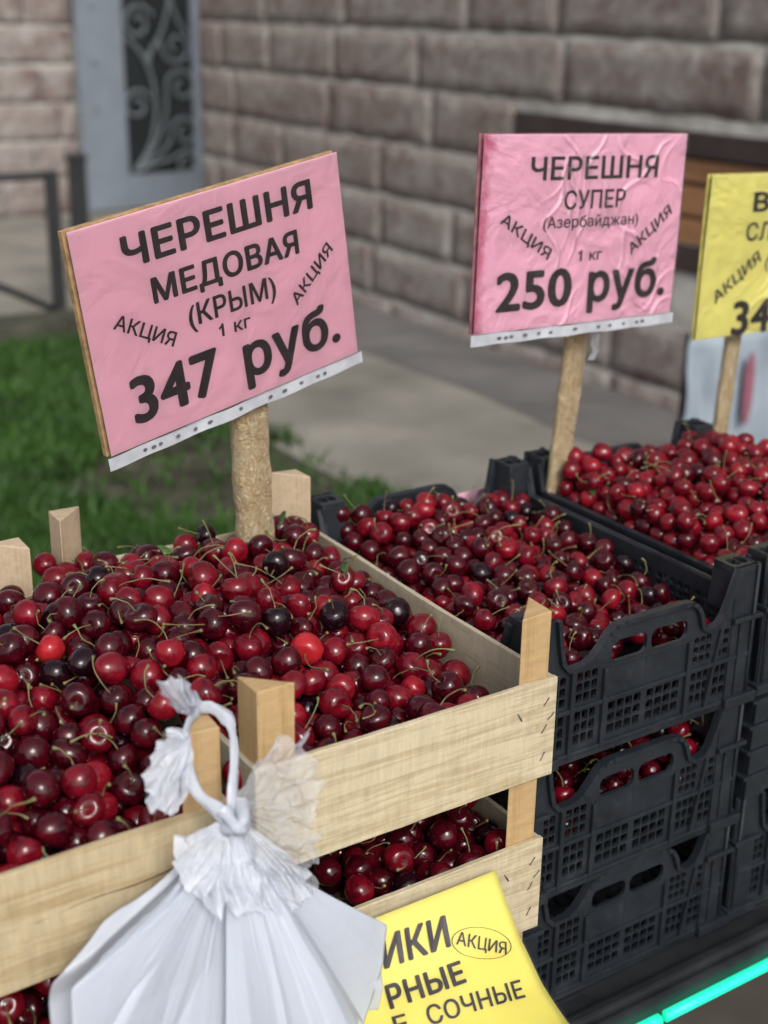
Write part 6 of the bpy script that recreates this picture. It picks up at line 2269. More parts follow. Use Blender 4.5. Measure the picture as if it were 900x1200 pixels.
A -2161 1090 -287 1407 124 61 88 2 -1 2 0
A -1164 1057 -470 1303 -128 -57 131 1 2 2 0
A -6079 1394 -447 1212 -91 -49 179 2 -1 1 0
A -5182 1239 -202 1427 90 -50 114 2 -1 2 0
A -4926 1259 -278 1274 67 30 66 1 -1 2 0
A -4677 1243 -316 1266 173 9 173 2 3 2 0
A -2052 1343 -297 1444 136 -1 171 2 2 1 0
A -5939 1603 -405 1361 -65 17 82 2 1 0 0
A -5426 1496 -319 1202 -154 50 -52 1 -1 0 0
A -5059 1495 -245 1457 -163 6 103 1 -1 0 0
A -4776 1478 -257 1395 -55 -43 98 3 -1 0 0
A -2756 1589 -233 1275 -92 35 104 2 -1 1 0
A -1115 1487 -347 1340 80 -17 147 2 -1 0 0
A -6080 1814 -420 1200 148 17 78 2 -1 1 0
A -4615 1701 -285 1387 -177 48 83 1 3 0 0
A -3718 1662 -316 1488 -144 -5 137 1 9 2 0
A -3269 1867 -300 1463 105 -65 -25 1 1 1 0
A -2070 1771 -215 1425 145 70 -117 2 -1 0 0
A -1524 1787 -331 1212 98 -52 -57 1 -1 0 0
A -5587 1966 -402 1214 74 25 118 1 -1 2 0
A -5014 1989 -270 1479 77 -22 -175 1 -1 2 0
A -3945 2138 -296 1350 71 50 82 3 -1 2 0
A -1620 2003 -206 1489 149 7 -131 1 0 2 0
A -6071 2245 -411 1292 -154 3 -175 1 -1 2 0
A -4882 2238 -251 1360 -98 16 -33 1 -1 0 0
A -4330 2319 -182 1490 -96 12 67 1 -1 1 0
A -4213 2576 -139 1387 150 -42 63 2 -1 0 0
A -6066 2790 -405 1339 -145 -61 -49 3 -1 1 0
A -2580 2691 -167 1334 103 21 150 1 -1 1 0
A -2317 2720 -114 1372 110 24 -115 2 0 0 0
A -6075 3046 -426 1252 -90 2 -46 2 -1 1 0
A -3244 3255 87 1252 -78 50 -44 2 -1 1 0
A -3377 3634 -14 1456 -114 1 -101 3 -1 0 0
A -6067 3693 -488 1333 -161 -32 -12 1 -1 1 0
A -6051 4331 -506 1494 -96 20 88 1 5 2 0
A -6074 186 -633 1256 -53 46 113 2 2 1 0
A -3242 356 -443 1431 142 -50 -51 2 -1 1 0
A -1640 203 -336 1434 112 49 -139 2 -1 1 0
A -6065 426 -542 1352 -95 53 102 1 9 1 0
A -5647 380 -588 1269 99 18 132 2 4 0 0
A -5371 422 -626 1374 10 14 29 2 7 0 0
A -1196 420 -492 1207 -34 -10 175 2 4 2 0
A -6052 914 -616 1481 158 26 -130 1 -1 2 0
A -5926 661 -558 1419 -54 24 63 2 -1 2 0
A -5146 831 -547 1363 102 37 122 1 -1 2 0
A -1021 611 -444 1397 81 24 170 2 -1 2 0
A -585 799 -611 1334 46 -48 130 2 -1 2 0
A -5936 844 -375 1206 116 -19 -134 1 -1 2 0
A -5717 768 -430 1202 -75 -33 -40 2 -1 0 0
A -5418 774 -338 1294 164 -1 -109 2 -1 2 0
A -5172 762 -301 1203 -62 -22 -107 3 -1 0 0
A -6075 1032 -310 1254 85 63 98 2 -1 1 0
A -5771 907 -186 1388 -8 20 161 1 3 2 0
A -5525 985 -244 1262 117 17 62 3 -1 1 0
A -5273 960 -173 1376 -84 -27 -83 1 -1 1 0
A -4907 1040 -129 1392 -161 5 -143 1 -1 2 0
A -6078 1266 -241 1218 -118 59 4 2 -1 2 0
A -5787 1414 -202 1370 -175 6 -73 2 -1 1 0
A -5502 1319 -138 1315 -11 58 -15 2 -1 2 0
A -5131 1399 36 1495 105 28 139 2 -1 2 0
A -4846 1315 -36 1336 59 -21 106 2 -1 2 0
A -266 1238 -687 1460 -136 -19 -115 2 -1 0 0
A -6049 1519 -150 1509 160 -12 -74 1 -1 0 0
A -5830 1701 -186 1276 96 -40 -37 1 -1 1 0
A -5571 1583 -103 1437 -27 40 -170 2 8 2 0
A -5294 1573 -116 1337 13 -77 -133 2 -1 0 0
A -5049 1683 -52 1211 -39 63 -81 1 9 0 0
A -4767 1632 -23 1415 -70 -21 -164 3 9 2 0
A -6070 1794 -173 1286 173 -20 75 1 -1 0 0
A -5782 2012 -199 1494 -33 -55 121 0 0 1 0
A -5496 1995 -157 1409 -121 46 25 0 7 0 0
A -5211 1994 -76 1281 172 -51 15 1 -1 1 0
A -4880 1900 -40 1335 40 2 87 1 1 0 0
A -4571 1846 -36 1499 -74 25 -113 1 -1 2 0
A -6063 2058 -179 1374 78 -25 -135 1 -1 0 0
A -5776 2293 -164 1335 -78 12 -111 1 -1 1 0
A -5518 2254 -113 1240 -147 -11 170 1 0 1 0
A -5257 2260 -51 1435 75 -28 154 1 -1 1 0
A -4991 2170 -4 1421 -83 -4 13 2 -1 2 0
A -4702 2102 34 1465 63 31 -83 1 -1 2 0
A -4427 2092 -41 1359 20 42 -95 1 3 0 0
A -720 2275 -202 1233 -126 46 -81 1 -1 2 0
A -501 2133 -267 1486 142 -12 -173 1 -1 2 0
A -6052 2337 -142 1477 -125 37 -40 0 -1 0 0
A -5819 2565 -116 1464 29 -5 -38 1 1 1 0
A -5274 2549 -44 1459 74 -45 -147 1 -1 1 0
A -5006 2480 16 1355 -63 50 31 1 -1 2 0
A -4544 2339 44 1385 175 18 117 1 -1 1 0
A -4272 2418 93 1486 13 12 -74 1 -1 2 0
A -3659 2483 -236 1346 34 -70 47 2 1 2 0
A -1504 2538 88 1212 39 -18 -63 1 5 0 0
A -6069 2599 -228 1311 -148 -63 -53 1 -1 1 0
A -5920 2799 -196 1215 141 8 -56 1 -1 1 0
A -5679 2848 -144 1322 69 50 25 2 -1 0 0
A -5445 2751 -101 1254 174 -81 2 2 -1 2 0
A -5109 2765 31 1360 129 44 -139 1 -1 2 0
A -4861 2687 86 1259 -115 22 -132 1 -1 1 0
A -4578 2602 129 1397 -110 87 82 1 -1 1 0
A -4154 2691 125 1506 63 14 104 1 -1 2 0
A -6068 3004 -172 1323 152 -84 135 1 -1 0 0
A -5788 3123 -169 1409 -53 32 96 1 6 1 0
A -5284 3049 -64 1416 81 -1 118 2 -1 2 0
A -5031 3154 30 1483 -3 2 87 0 -1 0 0
A -4654 2921 129 1492 42 -71 -158 1 -1 1 0
A -4416 3087 87 1419 144 -3 125 1 -1 0 0
A -3431 3201 -89 1374 174 42 -152 2 -1 2 0
A -2475 3248 67 1298 -171 22 -44 1 -1 0 0
A -1091 3093 -13 1297 -165 -57 -20 1 -1 0 0
A -6072 3291 -446 1278 118 35 88 1 -1 2 0
A -5827 3393 -221 1376 148 -49 -143 2 4 2 0
A -5521 3328 -237 1445 5 -12 131 2 9 1 0
A -5191 3305 -152 1380 80 12 86 3 -1 2 0
A -4782 3266 58 1263 71 28 106 1 -1 2 0
A -4241 3348 66 1428 -81 -64 -76 1 -1 1 0
A -2598 3482 -59 1494 28 -27 -132 2 4 1 0
A -1405 3136 -12 1454 -166 -32 23 1 -1 1 0
A -6064 3524 -258 1358 170 7 139 0 -1 1 0
A -5679 3600 -278 1235 178 -43 -179 1 -1 2 0
A -5111 3572 -221 1503 -146 -7 173 1 -1 2 0
A -1684 3456 29 1204 47 -78 104 2 -1 2 0
A -6051 3880 -277 1495 113 -7 105 1 -1 0 0
A -5770 3861 -309 1346 -50 -34 -93 2 -1 0 0
A -3737 3876 -365 1352 104 69 38 1 8 0 0
A -2975 3680 111 1300 -81 49 32 2 -1 2 0
A -1624 3701 -33 1407 158 -5 -92 1 8 1 0
A -252 3820 -175 1316 -126 7 -49 2 -1 2 0
A -6076 4061 -522 1240 61 20 52 0 0 1 0
A -5631 4098 -317 1432 15 -41 169 2 7 2 0
A -486 3944 -100 1439 174 17 -7 2 -1 1 0
A -6063 4343 -221 1366 -82 -21 52 2 2 0 0
A -5535 4350 -329 1304 150 -48 140 2 -1 0 0
A -2262 4359 -98 1206 37 -52 -80 2 2 2 0
A -676 4225 -131 1245 141 4 121 0 -1 1 0
A -361 4359 -167 1207 -108 -20 -58 2 -1 1 0
A -5997 213 -372 1468 44 -15 54 2 1 0 0
A -5239 273 -291 1502 161 -70 47 2 -1 1 0
A -5829 447 -410 1368 36 5 -34 1 -1 2 0
A -5489 377 -367 1311 170 84 175 2 -1 2 0
A -4819 405 -562 1306 -172 29 -14 0 -1 2 0
A -6067 598 -331 1332 -24 -55 -106 1 -1 2 0
A -5535 602 -503 1375 -84 -43 -34 1 -1 0 0
A -5280 578 -431 1284 176 -69 -94 1 -1 0 0
A -5020 599 -422 1341 70 46 162 3 -1 0 0
A -6054 802 -141 1458 144 42 86 1 -1 0 0
A -5653 586 -260 1334 -5 11 81 2 -1 0 0
A -5062 748 -75 1321 116 -67 56 2 7 2 0
A -2883 923 -509 1292 39 25 77 2 -1 1 0
A -265 698 -787 1452 -159 58 -171 2 -1 0 0
A -5925 1113 -132 1211 -27 -59 119 1 3 0 0
A -5697 1167 -214 1273 -34 -36 161 2 0 1 0
A -5344 1155 22 1472 82 50 143 2 -1 2 0
A -5006 1144 118 1463 93 42 8 2 -1 2 0
A -5707 1284 8 1235 63 49 160 3 -1 1 0
A -5413 1437 91 1412 -50 36 -173 1 1 1 0
A -4895 1481 170 1342 25 4 -32 2 -1 0 0
A -6066 1691 75 1345 105 -59 132 2 -1 2 0
A -5667 1833 6 1460 104 17 176 3 -1 2 0
A -5379 1801 15 1437 73 -13 121 1 -1 2 0
A -4932 1740 160 1276 62 8 143 2 3 2 0
A -5936 1931 34 1416 151 -10 -173 1 -1 1 0
A -5688 2130 49 1414 137 -7 134 1 -1 0 0
A -6054 2182 106 1456 -53 37 -155 1 -1 2 0
A -5451 2380 89 1235 156 2 90 1 -1 2 0
A -5411 2083 77 1239 -174 48 -11 1 -1 1 0
A -5084 1959 155 1382 22 24 -80 1 3 2 0
A -4806 2338 122 1270 108 14 157 2 -1 0 0
A -5700 2396 60 1246 153 -16 29 2 -1 1 0
A -5205 2400 197 1457 56 40 -177 1 7 1 0
A -4932 2517 286 1468 -150 -4 158 1 -1 0 0
A -4472 2406 315 1497 -157 68 -145 2 -1 1 0
A -6071 2743 -5 1288 79 12 43 2 0 1 0
A -5643 2688 74 1407 -115 76 -24 2 -1 2 0
A -5352 2744 136 1292 -60 2 73 2 1 0 0
A -4392 2850 255 1503 -71 14 -24 1 -1 1 0
A -5880 2940 6 1286 144 -52 108 3 -1 2 0
A -5525 2948 65 1452 -21 3 160 3 5 2 0
A -4930 2923 134 1247 102 29 -134 1 -1 1 0
A -4623 3177 239 1310 74 -16 -47 1 1 2 0
A -4155 3073 140 1253 -60 62 -71 1 -1 2 0
A -6070 3266 -190 1298 48 -53 123 3 -1 0 0
A -5600 3222 18 1430 -163 -21 105 2 -1 1 0
A -5380 3450 -31 1286 159 -72 133 1 -1 0 0
A -5113 3474 47 1345 -25 -18 -34 1 -1 1 0
A -3986 3340 -11 1241 -98 37 -72 1 -1 1 0
A -5969 3489 -4 1380 -176 -8 61 1 -1 2 0
A -5653 3508 -21 1509 -91 -31 38 0 -1 0 0
A -4760 3788 -49 1459 140 43 123 2 -1 0 0
A -4140 3848 -72 1283 102 -3 -123 1 -1 1 0
A -3098 3460 167 1265 -151 -2 15 2 -1 0 0
A -5882 3681 -160 1250 109 -8 -125 1 -1 1 0
A -5593 3787 -104 1468 -87 -55 -60 2 -1 2 0
A -5293 3780 -63 1467 27 -57 177 0 -1 1 0
A -5028 3840 -142 1367 -81 -34 -51 1 -1 2 0
A -4753 4067 -120 1422 -173 35 -65 1 -1 1 0
A -4423 3926 -91 1503 -74 22 6 1 -1 0 0
A -5899 4112 -275 1289 -115 33 -139 2 -1 2 0
A -5289 4052 -150 1387 -176 -32 -68 1 -1 1 0
A -4017 4168 -166 1350 118 24 -114 2 -1 2 0
A -6069 4082 -81 1313 44 38 -101 1 8 2 0
A -5807 4346 -347 1339 -79 -48 -23 1 -1 2 0
A -5684 4310 -110 1362 -166 -22 -27 1 -1 2 0
A -5341 4333 -131 1475 -76 5 30 0 -1 0 0
A -4966 4349 -208 1309 -71 -42 -24 1 -1 1 0
A -4656 4353 -228 1274 -103 -17 -77 2 -1 0 0
A -4478 4201 -119 1315 -87 -31 -41 3 -1 2 0
A -4139 4351 -312 1294 102 -57 73 2 -1 2 0
A -3667 4333 -147 1470 -75 -9 23 2 -1 0 0
C 415 968 -531 1145 -82 45 -100 3 -1 1 0
C 453 1194 -576 1212 -172 -9 -4 1 -1 0 0
C 2900 1474 -912 1202 67 21 97 1 -1 2 0
C 411 1741 -579 1115 28 56 123 1 -1 2 0
C 407 1957 -573 1073 12 49 158 0 1 1 0
C 417 2179 -565 1170 -6 15 115 0 4 2 0
C 426 2417 -566 1265 68 -79 -129 2 -1 1 0
C 568 2889 -571 1248 160 7 40 2 4 1 0
C 1021 3584 -493 1145 149 14 68 1 6 0 0
C 652 984 -425 1303 -85 -32 8 1 -1 2 0
C 1309 987 -618 1176 145 -41 31 1 -1 2 0
C 1662 1163 -626 1221 88 41 -168 2 -1 1 0
C 1000 1370 -481 1063 -138 19 -96 1 -1 0 0
C 1217 1443 -498 1245 -12 -68 -176 3 -1 1 0
C 1470 1440 -470 1303 -73 31 11 2 -1 1 0
C 2498 1242 -727 1313 116 32 163 2 -1 1 0
C 2701 1373 -817 1229 134 61 102 2 5 2 0
C 2910 1307 -747 1102 -149 -9 179 1 -1 0 0
C 944 1634 -463 1245 177 11 -128 0 -1 1 0
C 1693 1658 -581 1310 67 -3 85 0 3 1 0
C 2421 1471 -634 1299 -166 -3 -115 1 -1 1 0
C 2296 2216 -619 1139 4 -66 -75 1 9 0 0
C 898 2489 -397 1121 -175 -10 -111 2 -1 0 0
C 1746 2598 -377 1063 57 45 161 1 -1 0 0
C 2072 2451 -478 1205 -175 78 68 1 1 0 0
C 841 3120 -356 1210 43 7 -31 2 0 2 0
C 1459 3822 -276 1135 45 23 -56 1 1 0 0
C 2618 3866 -396 1221 41 19 -45 2 0 1 0
C 2518 4107 -350 1240 -77 -35 -110 2 -1 2 0
C 1887 964 -441 1158 -33 14 112 2 9 1 0
C 2224 1128 -553 1130 86 17 -179 1 -1 0 0
C 2374 961 -478 1234 10 18 4 1 3 1 0
C 2906 1088 -704 1144 168 31 180 1 -1 2 0
C 879 1193 -489 1087 145 49 -98 0 -1 1 0
D 3809 762 -458 1218 -128 29 -64 2 8 0 0
D 4049 760 -446 1196 -163 36 169 2 -1 1 0
D 4276 766 -353 1262 -165 3 -13 2 -1 1 0
D 4508 756 -298 1159 145 20 -72 2 -1 1 0
D 4741 760 -275 1197 82 36 60 2 -1 1 0
D 5130 755 -257 1151 42 -6 121 2 -1 1 0
D 5388 765 -227 1247 -15 57 57 3 -1 2 0
D 5643 764 -214 1239 166 -24 -71 2 -1 0 0
D 5908 744 -229 1038 66 47 72 2 -1 0 0
D 6129 761 -210 1209 90 -20 163 2 -1 2 0
D 3695 980 -448 1271 -70 10 -44 3 -1 1 0
D 3933 961 -456 1142 -37 -52 -47 3 -1 1 0
D 4149 974 -366 1224 169 20 -116 1 7 0 0
D 5236 959 -223 1223 99 3 17 2 -1 2 0
D 5812 935 -202 1179 -135 -30 98 2 -1 0 0
D 6123 994 -191 1274 52 62 94 1 -1 0 0
D 4999 1551 34 1206 122 -67 -167 2 -1 1 0
D 4670 1871 -76 1042 107 -75 125 2 -1 2 0
D 4870 1906 7 1167 121 -23 92 0 -1 0 0
D 3751 856 -258 1067 -177 -16 67 2 -1 2 0
D 4075 765 -203 1250 -118 0 -101 3 -1 1 0
D 4293 748 -122 1077 -115 -1 -45 3 8 1 0
D 4514 773 -55 1261 72 -78 -79 1 3 2 0
D 4755 758 -35 1183 -67 -55 -2 2 -1 0 0
D 4945 743 -145 1035 -68 2 -111 2 -1 2 0
D 5228 776 -53 1119 111 27 -112 2 1 2 0
D 5399 767 146 1265 -108 -62 -111 2 -1 2 0
D 5645 752 94 1123 -167 -52 52 1 -1 0 0
D 5810 745 -46 1046 125 -63 146 2 -1 0 0
D 6137 753 23 1126 -167 13 -141 3 -1 0 0
D 3944 964 -227 1151 74 77 -27 2 9 0 0
D 4208 955 -119 1221 -76 37 112 3 -1 1 0
D 4430 1013 -65 1162 -91 10 63 3 0 2 0
D 4653 970 10 1231 -90 -22 -180 2 8 1 0
D 4887 951 -40 1180 -139 5 -146 3 -1 1 0
D 5106 990 -37 1085 -37 36 29 2 -1 1 0
D 5317 977 47 1216 -121 -2 -88 1 -1 1 0
D 5508 871 -46 1174 -114 -20 -33 1 -1 2 0
D 5731 950 18 1168 -169 67 166 2 -1 0 0
D 5968 894 -37 1131 -36 24 80 2 -1 1 0
D 3534 1140 -462 1036 167 -24 -52 2 2 1 0
D 4073 1144 -154 1182 -84 -15 83 2 5 1 0
D 4334 1210 -94 1051 10 13 103 3 0 0 0
D 4582 1183 -55 1131 -157 -38 -10 0 -1 1 0
D 5545 1110 1 1280 -7 -14 -68 1 1 0 0
D 6123 1303 49 1268 64 -15 90 2 4 1 0
D 4211 1504 -140 1095 -130 -4 -151 3 -1 2 0
D 4751 1374 -18 1179 -170 -22 -103 3 -1 1 0
D 4958 1321 78 1178 -45 28 34 1 1 0 0
D 5191 1359 48 1198 55 -45 137 2 -1 1 0
D 5442 1355 95 1271 -153 -13 67 3 -1 1 0
D 5691 1318 71 1260 38 8 -20 2 -1 2 0
D 5885 1470 24 1256 117 9 160 3 -1 0 0
D 4615 1574 33 1225 179 -52 176 2 -1 1 0
D 4805 1512 157 1127 -75 -17 -110 3 -1 0 0
D 5186 1648 158 1248 -152 -48 -6 2 -1 0 0
D 5683 1585 29 1042 -120 -29 -77 2 -1 0 0
D 5139 1890 182 1168 149 -28 19 1 -1 2 0
D 5356 1809 214 1167 135 -32 13 3 -1 2 0
D 5565 1780 122 1149 153 7 -59 2 -1 2 0
D 5251 2370 149 1237 -134 -15 -67 2 -1 0 0
D 6128 2390 -35 1220 -109 22 48 3 -1 2 0
D 6124 3383 68 1262 104 19 145 3 -1 1 0
D 5751 3765 71 1258 26 10 -146 2 5 1 0
D 5060 4162 -32 1167 18 23 -102 2 7 1 0
D 3861 756 -94 1156 -34 14 103 2 9 1 0
D 4133 745 19 1055 -19 7 48 1 1 2 0
D 4333 745 87 1046 154 27 -166 2 -1 1 0
D 4625 745 146 1054 -49 15 177 3 2 1 0
D 5002 756 65 1159 -52 -29 6 2 -1 2 0
D 5555 940 163 1075 -174 -10 81 2 -1 2 0
D 5932 757 144 1169 123 -19 60 3 -1 0 0
D 6133 885 211 1169 -58 4 -10 2 -1 1 0
D 4006 921 -21 1047 -95 -27 -33 3 -1 2 0
D 4193 1120 35 1043 122 28 146 2 -1 2 0
D 4464 916 156 1224 142 -69 135 2 -1 1 0
D 4804 876 160 1105 72 -55 -101 3 -1 0 0
D 4940 1091 151 1252 -104 11 129 3 5 0 0
D 5124 922 179 1197 -62 -60 -31 3 -1 1 0
D 5750 853 275 1208 -126 -73 -161 1 9 0 0
D 5922 995 175 1244 -54 -4 -69 3 -1 1 0
D 4421 1169 97 1091 -69 -30 39 2 9 1 0
D 5165 1140 109 1097 56 -19 48 2 3 1 0
D 5402 1137 217 1273 -13 11 102 3 9 0 0
D 5723 1111 170 1054 -174 5 -154 3 -1 2 0
D 4356 1386 29 1101 19 20 39 2 -1 0 0
D 5060 1453 232 1086 -145 27 54 2 -1 0 0
D 5592 1379 289 1202 49 -47 175 3 -1 1 0
D 5936 1328 219 1214 37 -31 51 2 7 1 0
D 6134 1459 237 1162 -68 -43 -60 1 -1 2 0
D 4561 1338 112 1115 5 -70 -28 2 1 1 0
D 5281 1447 247 1138 66 -32 -96 3 -1 1 0
D 5641 1602 242 1139 -157 5 33 2 -1 2 0
D 5883 1651 194 1229 -84 46 -41 3 -1 2 0
D 6120 1720 197 1224 -70 4 67 3 1 0 0
D 4908 1731 166 1206 176 73 3 2 1 0 0
D 5280 1999 340 1205 -3 48 -37 0 2 1 0
D 5577 1971 244 1121 -119 -17 34 1 -1 2 0
D 5739 1820 253 1074 155 -44 45 2 -1 1 0
D 6082 1950 291 1257 -39 47 -163 2 0 0 0
D 4972 1885 326 1040 -5 43 71 2 -1 0 0
D 5637 2212 283 1263 -59 -35 108 2 5 2 0
D 6136 2191 112 1139 -17 7 -46 2 3 0 0
D 5400 2210 243 1146 -91 -44 41 2 -1 1 0
D 5657 2423 162 1172 8 19 68 1 -1 1 0
D 6107 2398 209 1179 168 40 -38 3 -1 0 0
D 5714 2639 104 1042 -21 -52 -91 2 -1 0 0
D 5931 2711 103 1240 -87 -32 133 2 -1 1 0
D 6139 2616 150 1109 156 -42 -80 3 -1 0 0
D 6010 2923 165 1109 3 -2 -111 2 0 0 0
E -1144 596 -2108 1211 148 -15 126 2 -1 2 0
E -1679 674 -2037 1400 -104 -55 -106 2 -1 1 0
E -662 672 -2140 1268 -2 -76 -94 0 -1 1 0
E -1802 988 -2013 1458 -33 -2 67 1 -1 1 0
E -1453 1254 -1908 1265 -157 -49 -45 1 -1 1 0
E -485 1394 -2010 1330 54 -81 -20 1 -1 2 0
E -1769 444 -1929 1290 77 79 -138 1 0 2 0
E -1868 752 -1858 1329 -139 -16 17 0 -1 1 0
E -2025 970 -1836 1376 -55 -43 -13 1 -1 1 0
E -1811 936 -1689 1244 105 32 82 1 -1 1 0
E -1845 1195 -1727 1393 145 -66 137 1 -1 1 0
E -952 1187 -1778 1299 -142 17 168 1 -1 0 0
E -565 1458 -1755 1422 -161 -22 146 1 -1 2 0
E -1985 619 -1656 1341 -82 51 10 1 -1 0 0
E -1599 899 -1569 1225 116 -58 -1 1 7 0 0
E -1133 1084 -1599 1318 -79 -10 -157 2 1 2 0
E -249 1215 -1648 1286 150 21 25 1 -1 1 0
F -5108 309 -2044 1289 -167 4 -39 1 3 2 0
F -4873 210 -2087 1302 -131 33 -20 2 -1 2 0
F -4513 279 -2099 1305 -109 -42 -49 0 -1 2 0
F -4950 219 -1824 1393 -99 -8 13 1 -1 0 0
F -4412 209 -1871 1286 -175 6 178 2 -1 2 0
F -4163 217 -1780 1370 -167 18 -59 1 -1 1 0
F -5371 509 -1767 1399 146 4 -112 1 -1 2 0
F -4267 435 -1901 1339 168 1 14 1 3 0 0
F -4010 393 -1900 1273 144 -57 -92 0 9 0 0
F -3831 575 -1873 1296 104 -29 106 1 -1 1 0
F -3635 757 -1922 1434 154 24 -139 2 -1 2 0
F -5221 246 -1553 1429 103 -15 -121 1 -1 2 0
F -3922 232 -1646 1395 -123 -28 -95 1 -1 2 0
F -5860 760 -1741 1398 -39 -48 -137 1 -1 2 0
F -4484 756 -1560 1443 85 86 175 1 -1 0 0
G 1187 778 -2262 1180 132 -46 28 2 -1 1 0
G 462 1588 -2138 1121 126 68 -155 2 -1 2 0
G 1186 1571 -2091 1287 140 35 94 1 -1 0 0
G 2901 1203 -1935 1193 -164 29 18 1 -1 0 0
G 628 1375 -1896 1275 -18 -73 6 2 -1 0 0
G 1024 1574 -1894 1261 -137 -42 -32 1 -1 1 0
G 1956 1465 -1885 1270 160 8 -64 1 -1 1 0
G 1908 1265 -1732 1289 36 2 -44 2 -1 1 0
G 2151 1315 -1741 1199 -172 44 -39 0 -1 1 0
G 2387 1376 -1784 1277 62 30 157 1 -1 2 0
G 2730 1295 -1780 1287 -43 -58 -114 0 -1 0 0
G 435 1576 -1877 1245 7 78 -1 2 -1 1 0
G 943 1347 -1811 1194 -15 24 -47 1 4 0 0
G 1140 1368 -1935 1150 -150 -4 177 1 -1 0 0
G 1432 1360 -1800 1233 -179 7 168 1 -1 2 0
G 1718 1379 -1870 1135 10 -57 -58 0 5 0 0"""
bulk_v, bulk_f, bulk_m, bulk_o = [], [], [], 0
SPECIAL = {0: "the scarlet cherry near the left edge of the picture, brightest of the left heap", 1: "the scarlet cherry right of the white bags' post, brightest in the right wooden crate"}
n_spec = 0
spec = []
for ln in DATA.strip().split('\n'):
    q = ln.split()
    reg = q[0]; x, y, z, r, ea, eb, ec, cl, sv, shp, ind = map(int, q[1:])
    shp = (x * 7 + y * 3 + z) % 6
    loc = Vector((x * 1e-4, y * 1e-4, z * 1e-4)); sc = r * 1e-5 / 0.0127
    rot = Euler((R(ea), R(eb), R(ec)))
    if ind:
        o = bpy.data.objects.new("cherry", CH_HI[shp][cl])
        COL.objects.link(o)
        o.location = loc; o.rotation_euler = rot; o.scale = (sc,) * 3
        if ind == 2:
            spec.append((x, o))
            tag(o, None, "cherry")
        else:
            pl = PLACE[reg]
            if reg == 'A': pl = "heaped in the upper right wooden crate" if x > -3100 else "heaped in the upper left wooden crate"
            lab = CN[cl] + " cherry " + ("with its stem " if sv >= 0 else "without a stem ") + pl
            tag(o, lab, "cherry", lab.replace(" cherry ", " cherries ").replace("its stem", "stems").replace("a stem", "stems"))
        if sv >= 0:
            s_ = bpy.data.objects.new("stem", ST_ME[sv]); COL.objects.link(s_); s_.parent = o
    else:
        M = np.array(rot.to_matrix()) * sc
        a, b = LO_CH[shp]
        bulk_v.append(a @ M.T + np.array(loc)); bulk_f += [tuple(i + bulk_o for i in f) for f in b]; bulk_m += [cl] * len(b); bulk_o += len(a)
        if sv >= 0:
            a, b = LO_ST[sv]
            bulk_v.append(a @ M.T + np.array(loc)); bulk_f += [tuple(i + bulk_o for i in f) for f in b]; bulk_m += [5] * len(b); bulk_o += len(a)
spec.sort(key=lambda t: t[0])
for k, (x, o) in enumerate(spec): o['label'] = SPECIAL[k]
me = bpy.data.meshes.new("cherries")
me.from_pydata(np.concatenate(bulk_v).tolist(), [], bulk_f)
me.update()
for m in M_cherry + [M_stem]: me.materials.append(m)
me.polygons.foreach_set('material_index', bulk_m)
me.polygons.foreach_set('use_smooth', [True] * len(me.polygons))
o = bpy.data.objects.new("cherries", me); COL.objects.link(o)
tag(o, "the remaining cherries and stems packed through all the crates", "cherries", kind='stuff')
EXTRA_STEMS = [[-2307, 3860, 240, 218, 99, 3], [-2073, 4007, 235, 353, 83, 0], [-2093, 4282, 132, 344, 97, 8], [-2066, 3753, 219, 357, 71, 1], [-2520, 3400, 344, 251, 72, 2], [-2102, 4007, 235, 122, 84, 1], [-2054, 4282, 132, 158, 60, 8], [-3522, 2005, 133, 274, 93, 2], [-4140, 1516, 64, 68, 103, 1], [-1995, 2117, 372, 179, 90, 1], [-1679, 2553, 371, 73, 69, 4], [-2374, 1920, 388, 5, 70, 6], [-1416, 1087, -98, 256, 91, 9], [-1705, 290, -14, 94, 94, 4], [-4447, 993, -66, 232, 113, 5], [-3838, 1086, 88, 212, 77, 7], [1185, 3394, 8, 6, 60, 6], [1366, 2900, -3, 317, 91, 0], [986, 1945, -139, 15, 69, 0], [3563, 3540, 197, 270, 91, 3], [3534, 2443, 128, 64, 83, 5], [4223, 2320, 307, 321, 104, 2], [1220, 1656, -148, 283, 60, 8], [1166, 3959, 53, 116, 105, 1]]
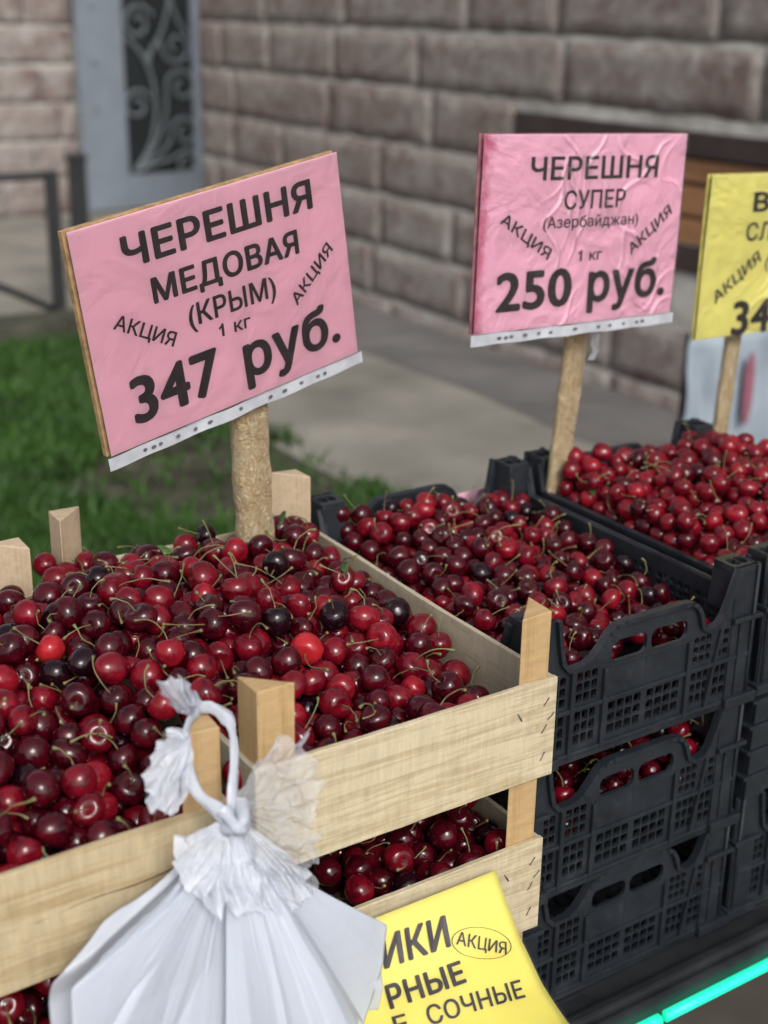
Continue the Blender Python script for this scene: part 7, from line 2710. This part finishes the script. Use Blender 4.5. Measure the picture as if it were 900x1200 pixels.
EXTRA_LEAVES = [[-661, 2463, 248, 247], [3548, 3578, -32, 230], [-551, 3974, 272, 216], [-1818, 4259, 70, 328]]

# loose dry stems and torn leaves lying on the fruit
M_dry = simple("dry brown stem", (0.20, 0.145, 0.065), 0.7, 0, 200, 0.4, 0.2)
for k, (x, y, z, a, tilt, sv) in enumerate(EXTRA_STEMS):
    me = ST_ME[sv].copy(); me.materials.clear(); me.materials.append(M_dry if k % 3 else M_stem)
    me.transform(Matrix.Translation((0, 0, -0.022)))
    o = bpy.data.objects.new("loose_stem", me); COL.objects.link(o)
    o.location = (x * 1e-4, y * 1e-4, z * 1e-4); o.rotation_euler = Euler((R(tilt), 0, R(a)))
    where = "the near wooden crates" if x < 0 else "the black plastic crates"
    lab = ("dry brown" if k % 3 else "green") + " loose cherry stem lying on the cherries of " + where
    tag(o, lab, "stem", lab.replace("stem", "stems"))
LLAB = ["small green leaf lying on the cherries beside the wooden crate's side board", "torn pale green leaf on the bright cherries of the far black crate",
        "small leaf caught at the foot of the tilted sign's batten", "leaf lying on the cherries at the back of the near black crate", "leaf lying on the cherries at the back of the wooden crate"]
for k, (x, y, z, a) in enumerate(EXTRA_LEAVES):
    V, F = [], []
    for i in range(9):
        u = i / 8
        w = 0.0052 * math.sin(math.pi * min(1, u * 1.05) ** 0.8) + 0.0002
        for sgn in (-1, 0, 1):
            V.append(((u - .5) * 0.020, sgn * w, 0.002 * abs(sgn) + 0.003 * math.sin(u * 3 + k) + (0.0006 if (i % 2 and sgn) else 0)))
    for i in range(8):
        for q in (0, 1):
            b0 = i * 3 + q; F.append((b0, b0 + 3, b0 + 4, b0 + 1))
    o = pd_obj("leaf", V, F, M_leaf, None, True)
    sm = o.modifiers.new("solid", 'SOLIDIFY'); sm.thickness = 0.0004
    o.location = (x * 1e-4, y * 1e-4, z * 1e-4 + .003); o.rotation_euler = Euler((R(38), R(12), R(a)))
    tag(o, LLAB[k], "leaf")

print("built", len(bpy.data.objects), "objects")
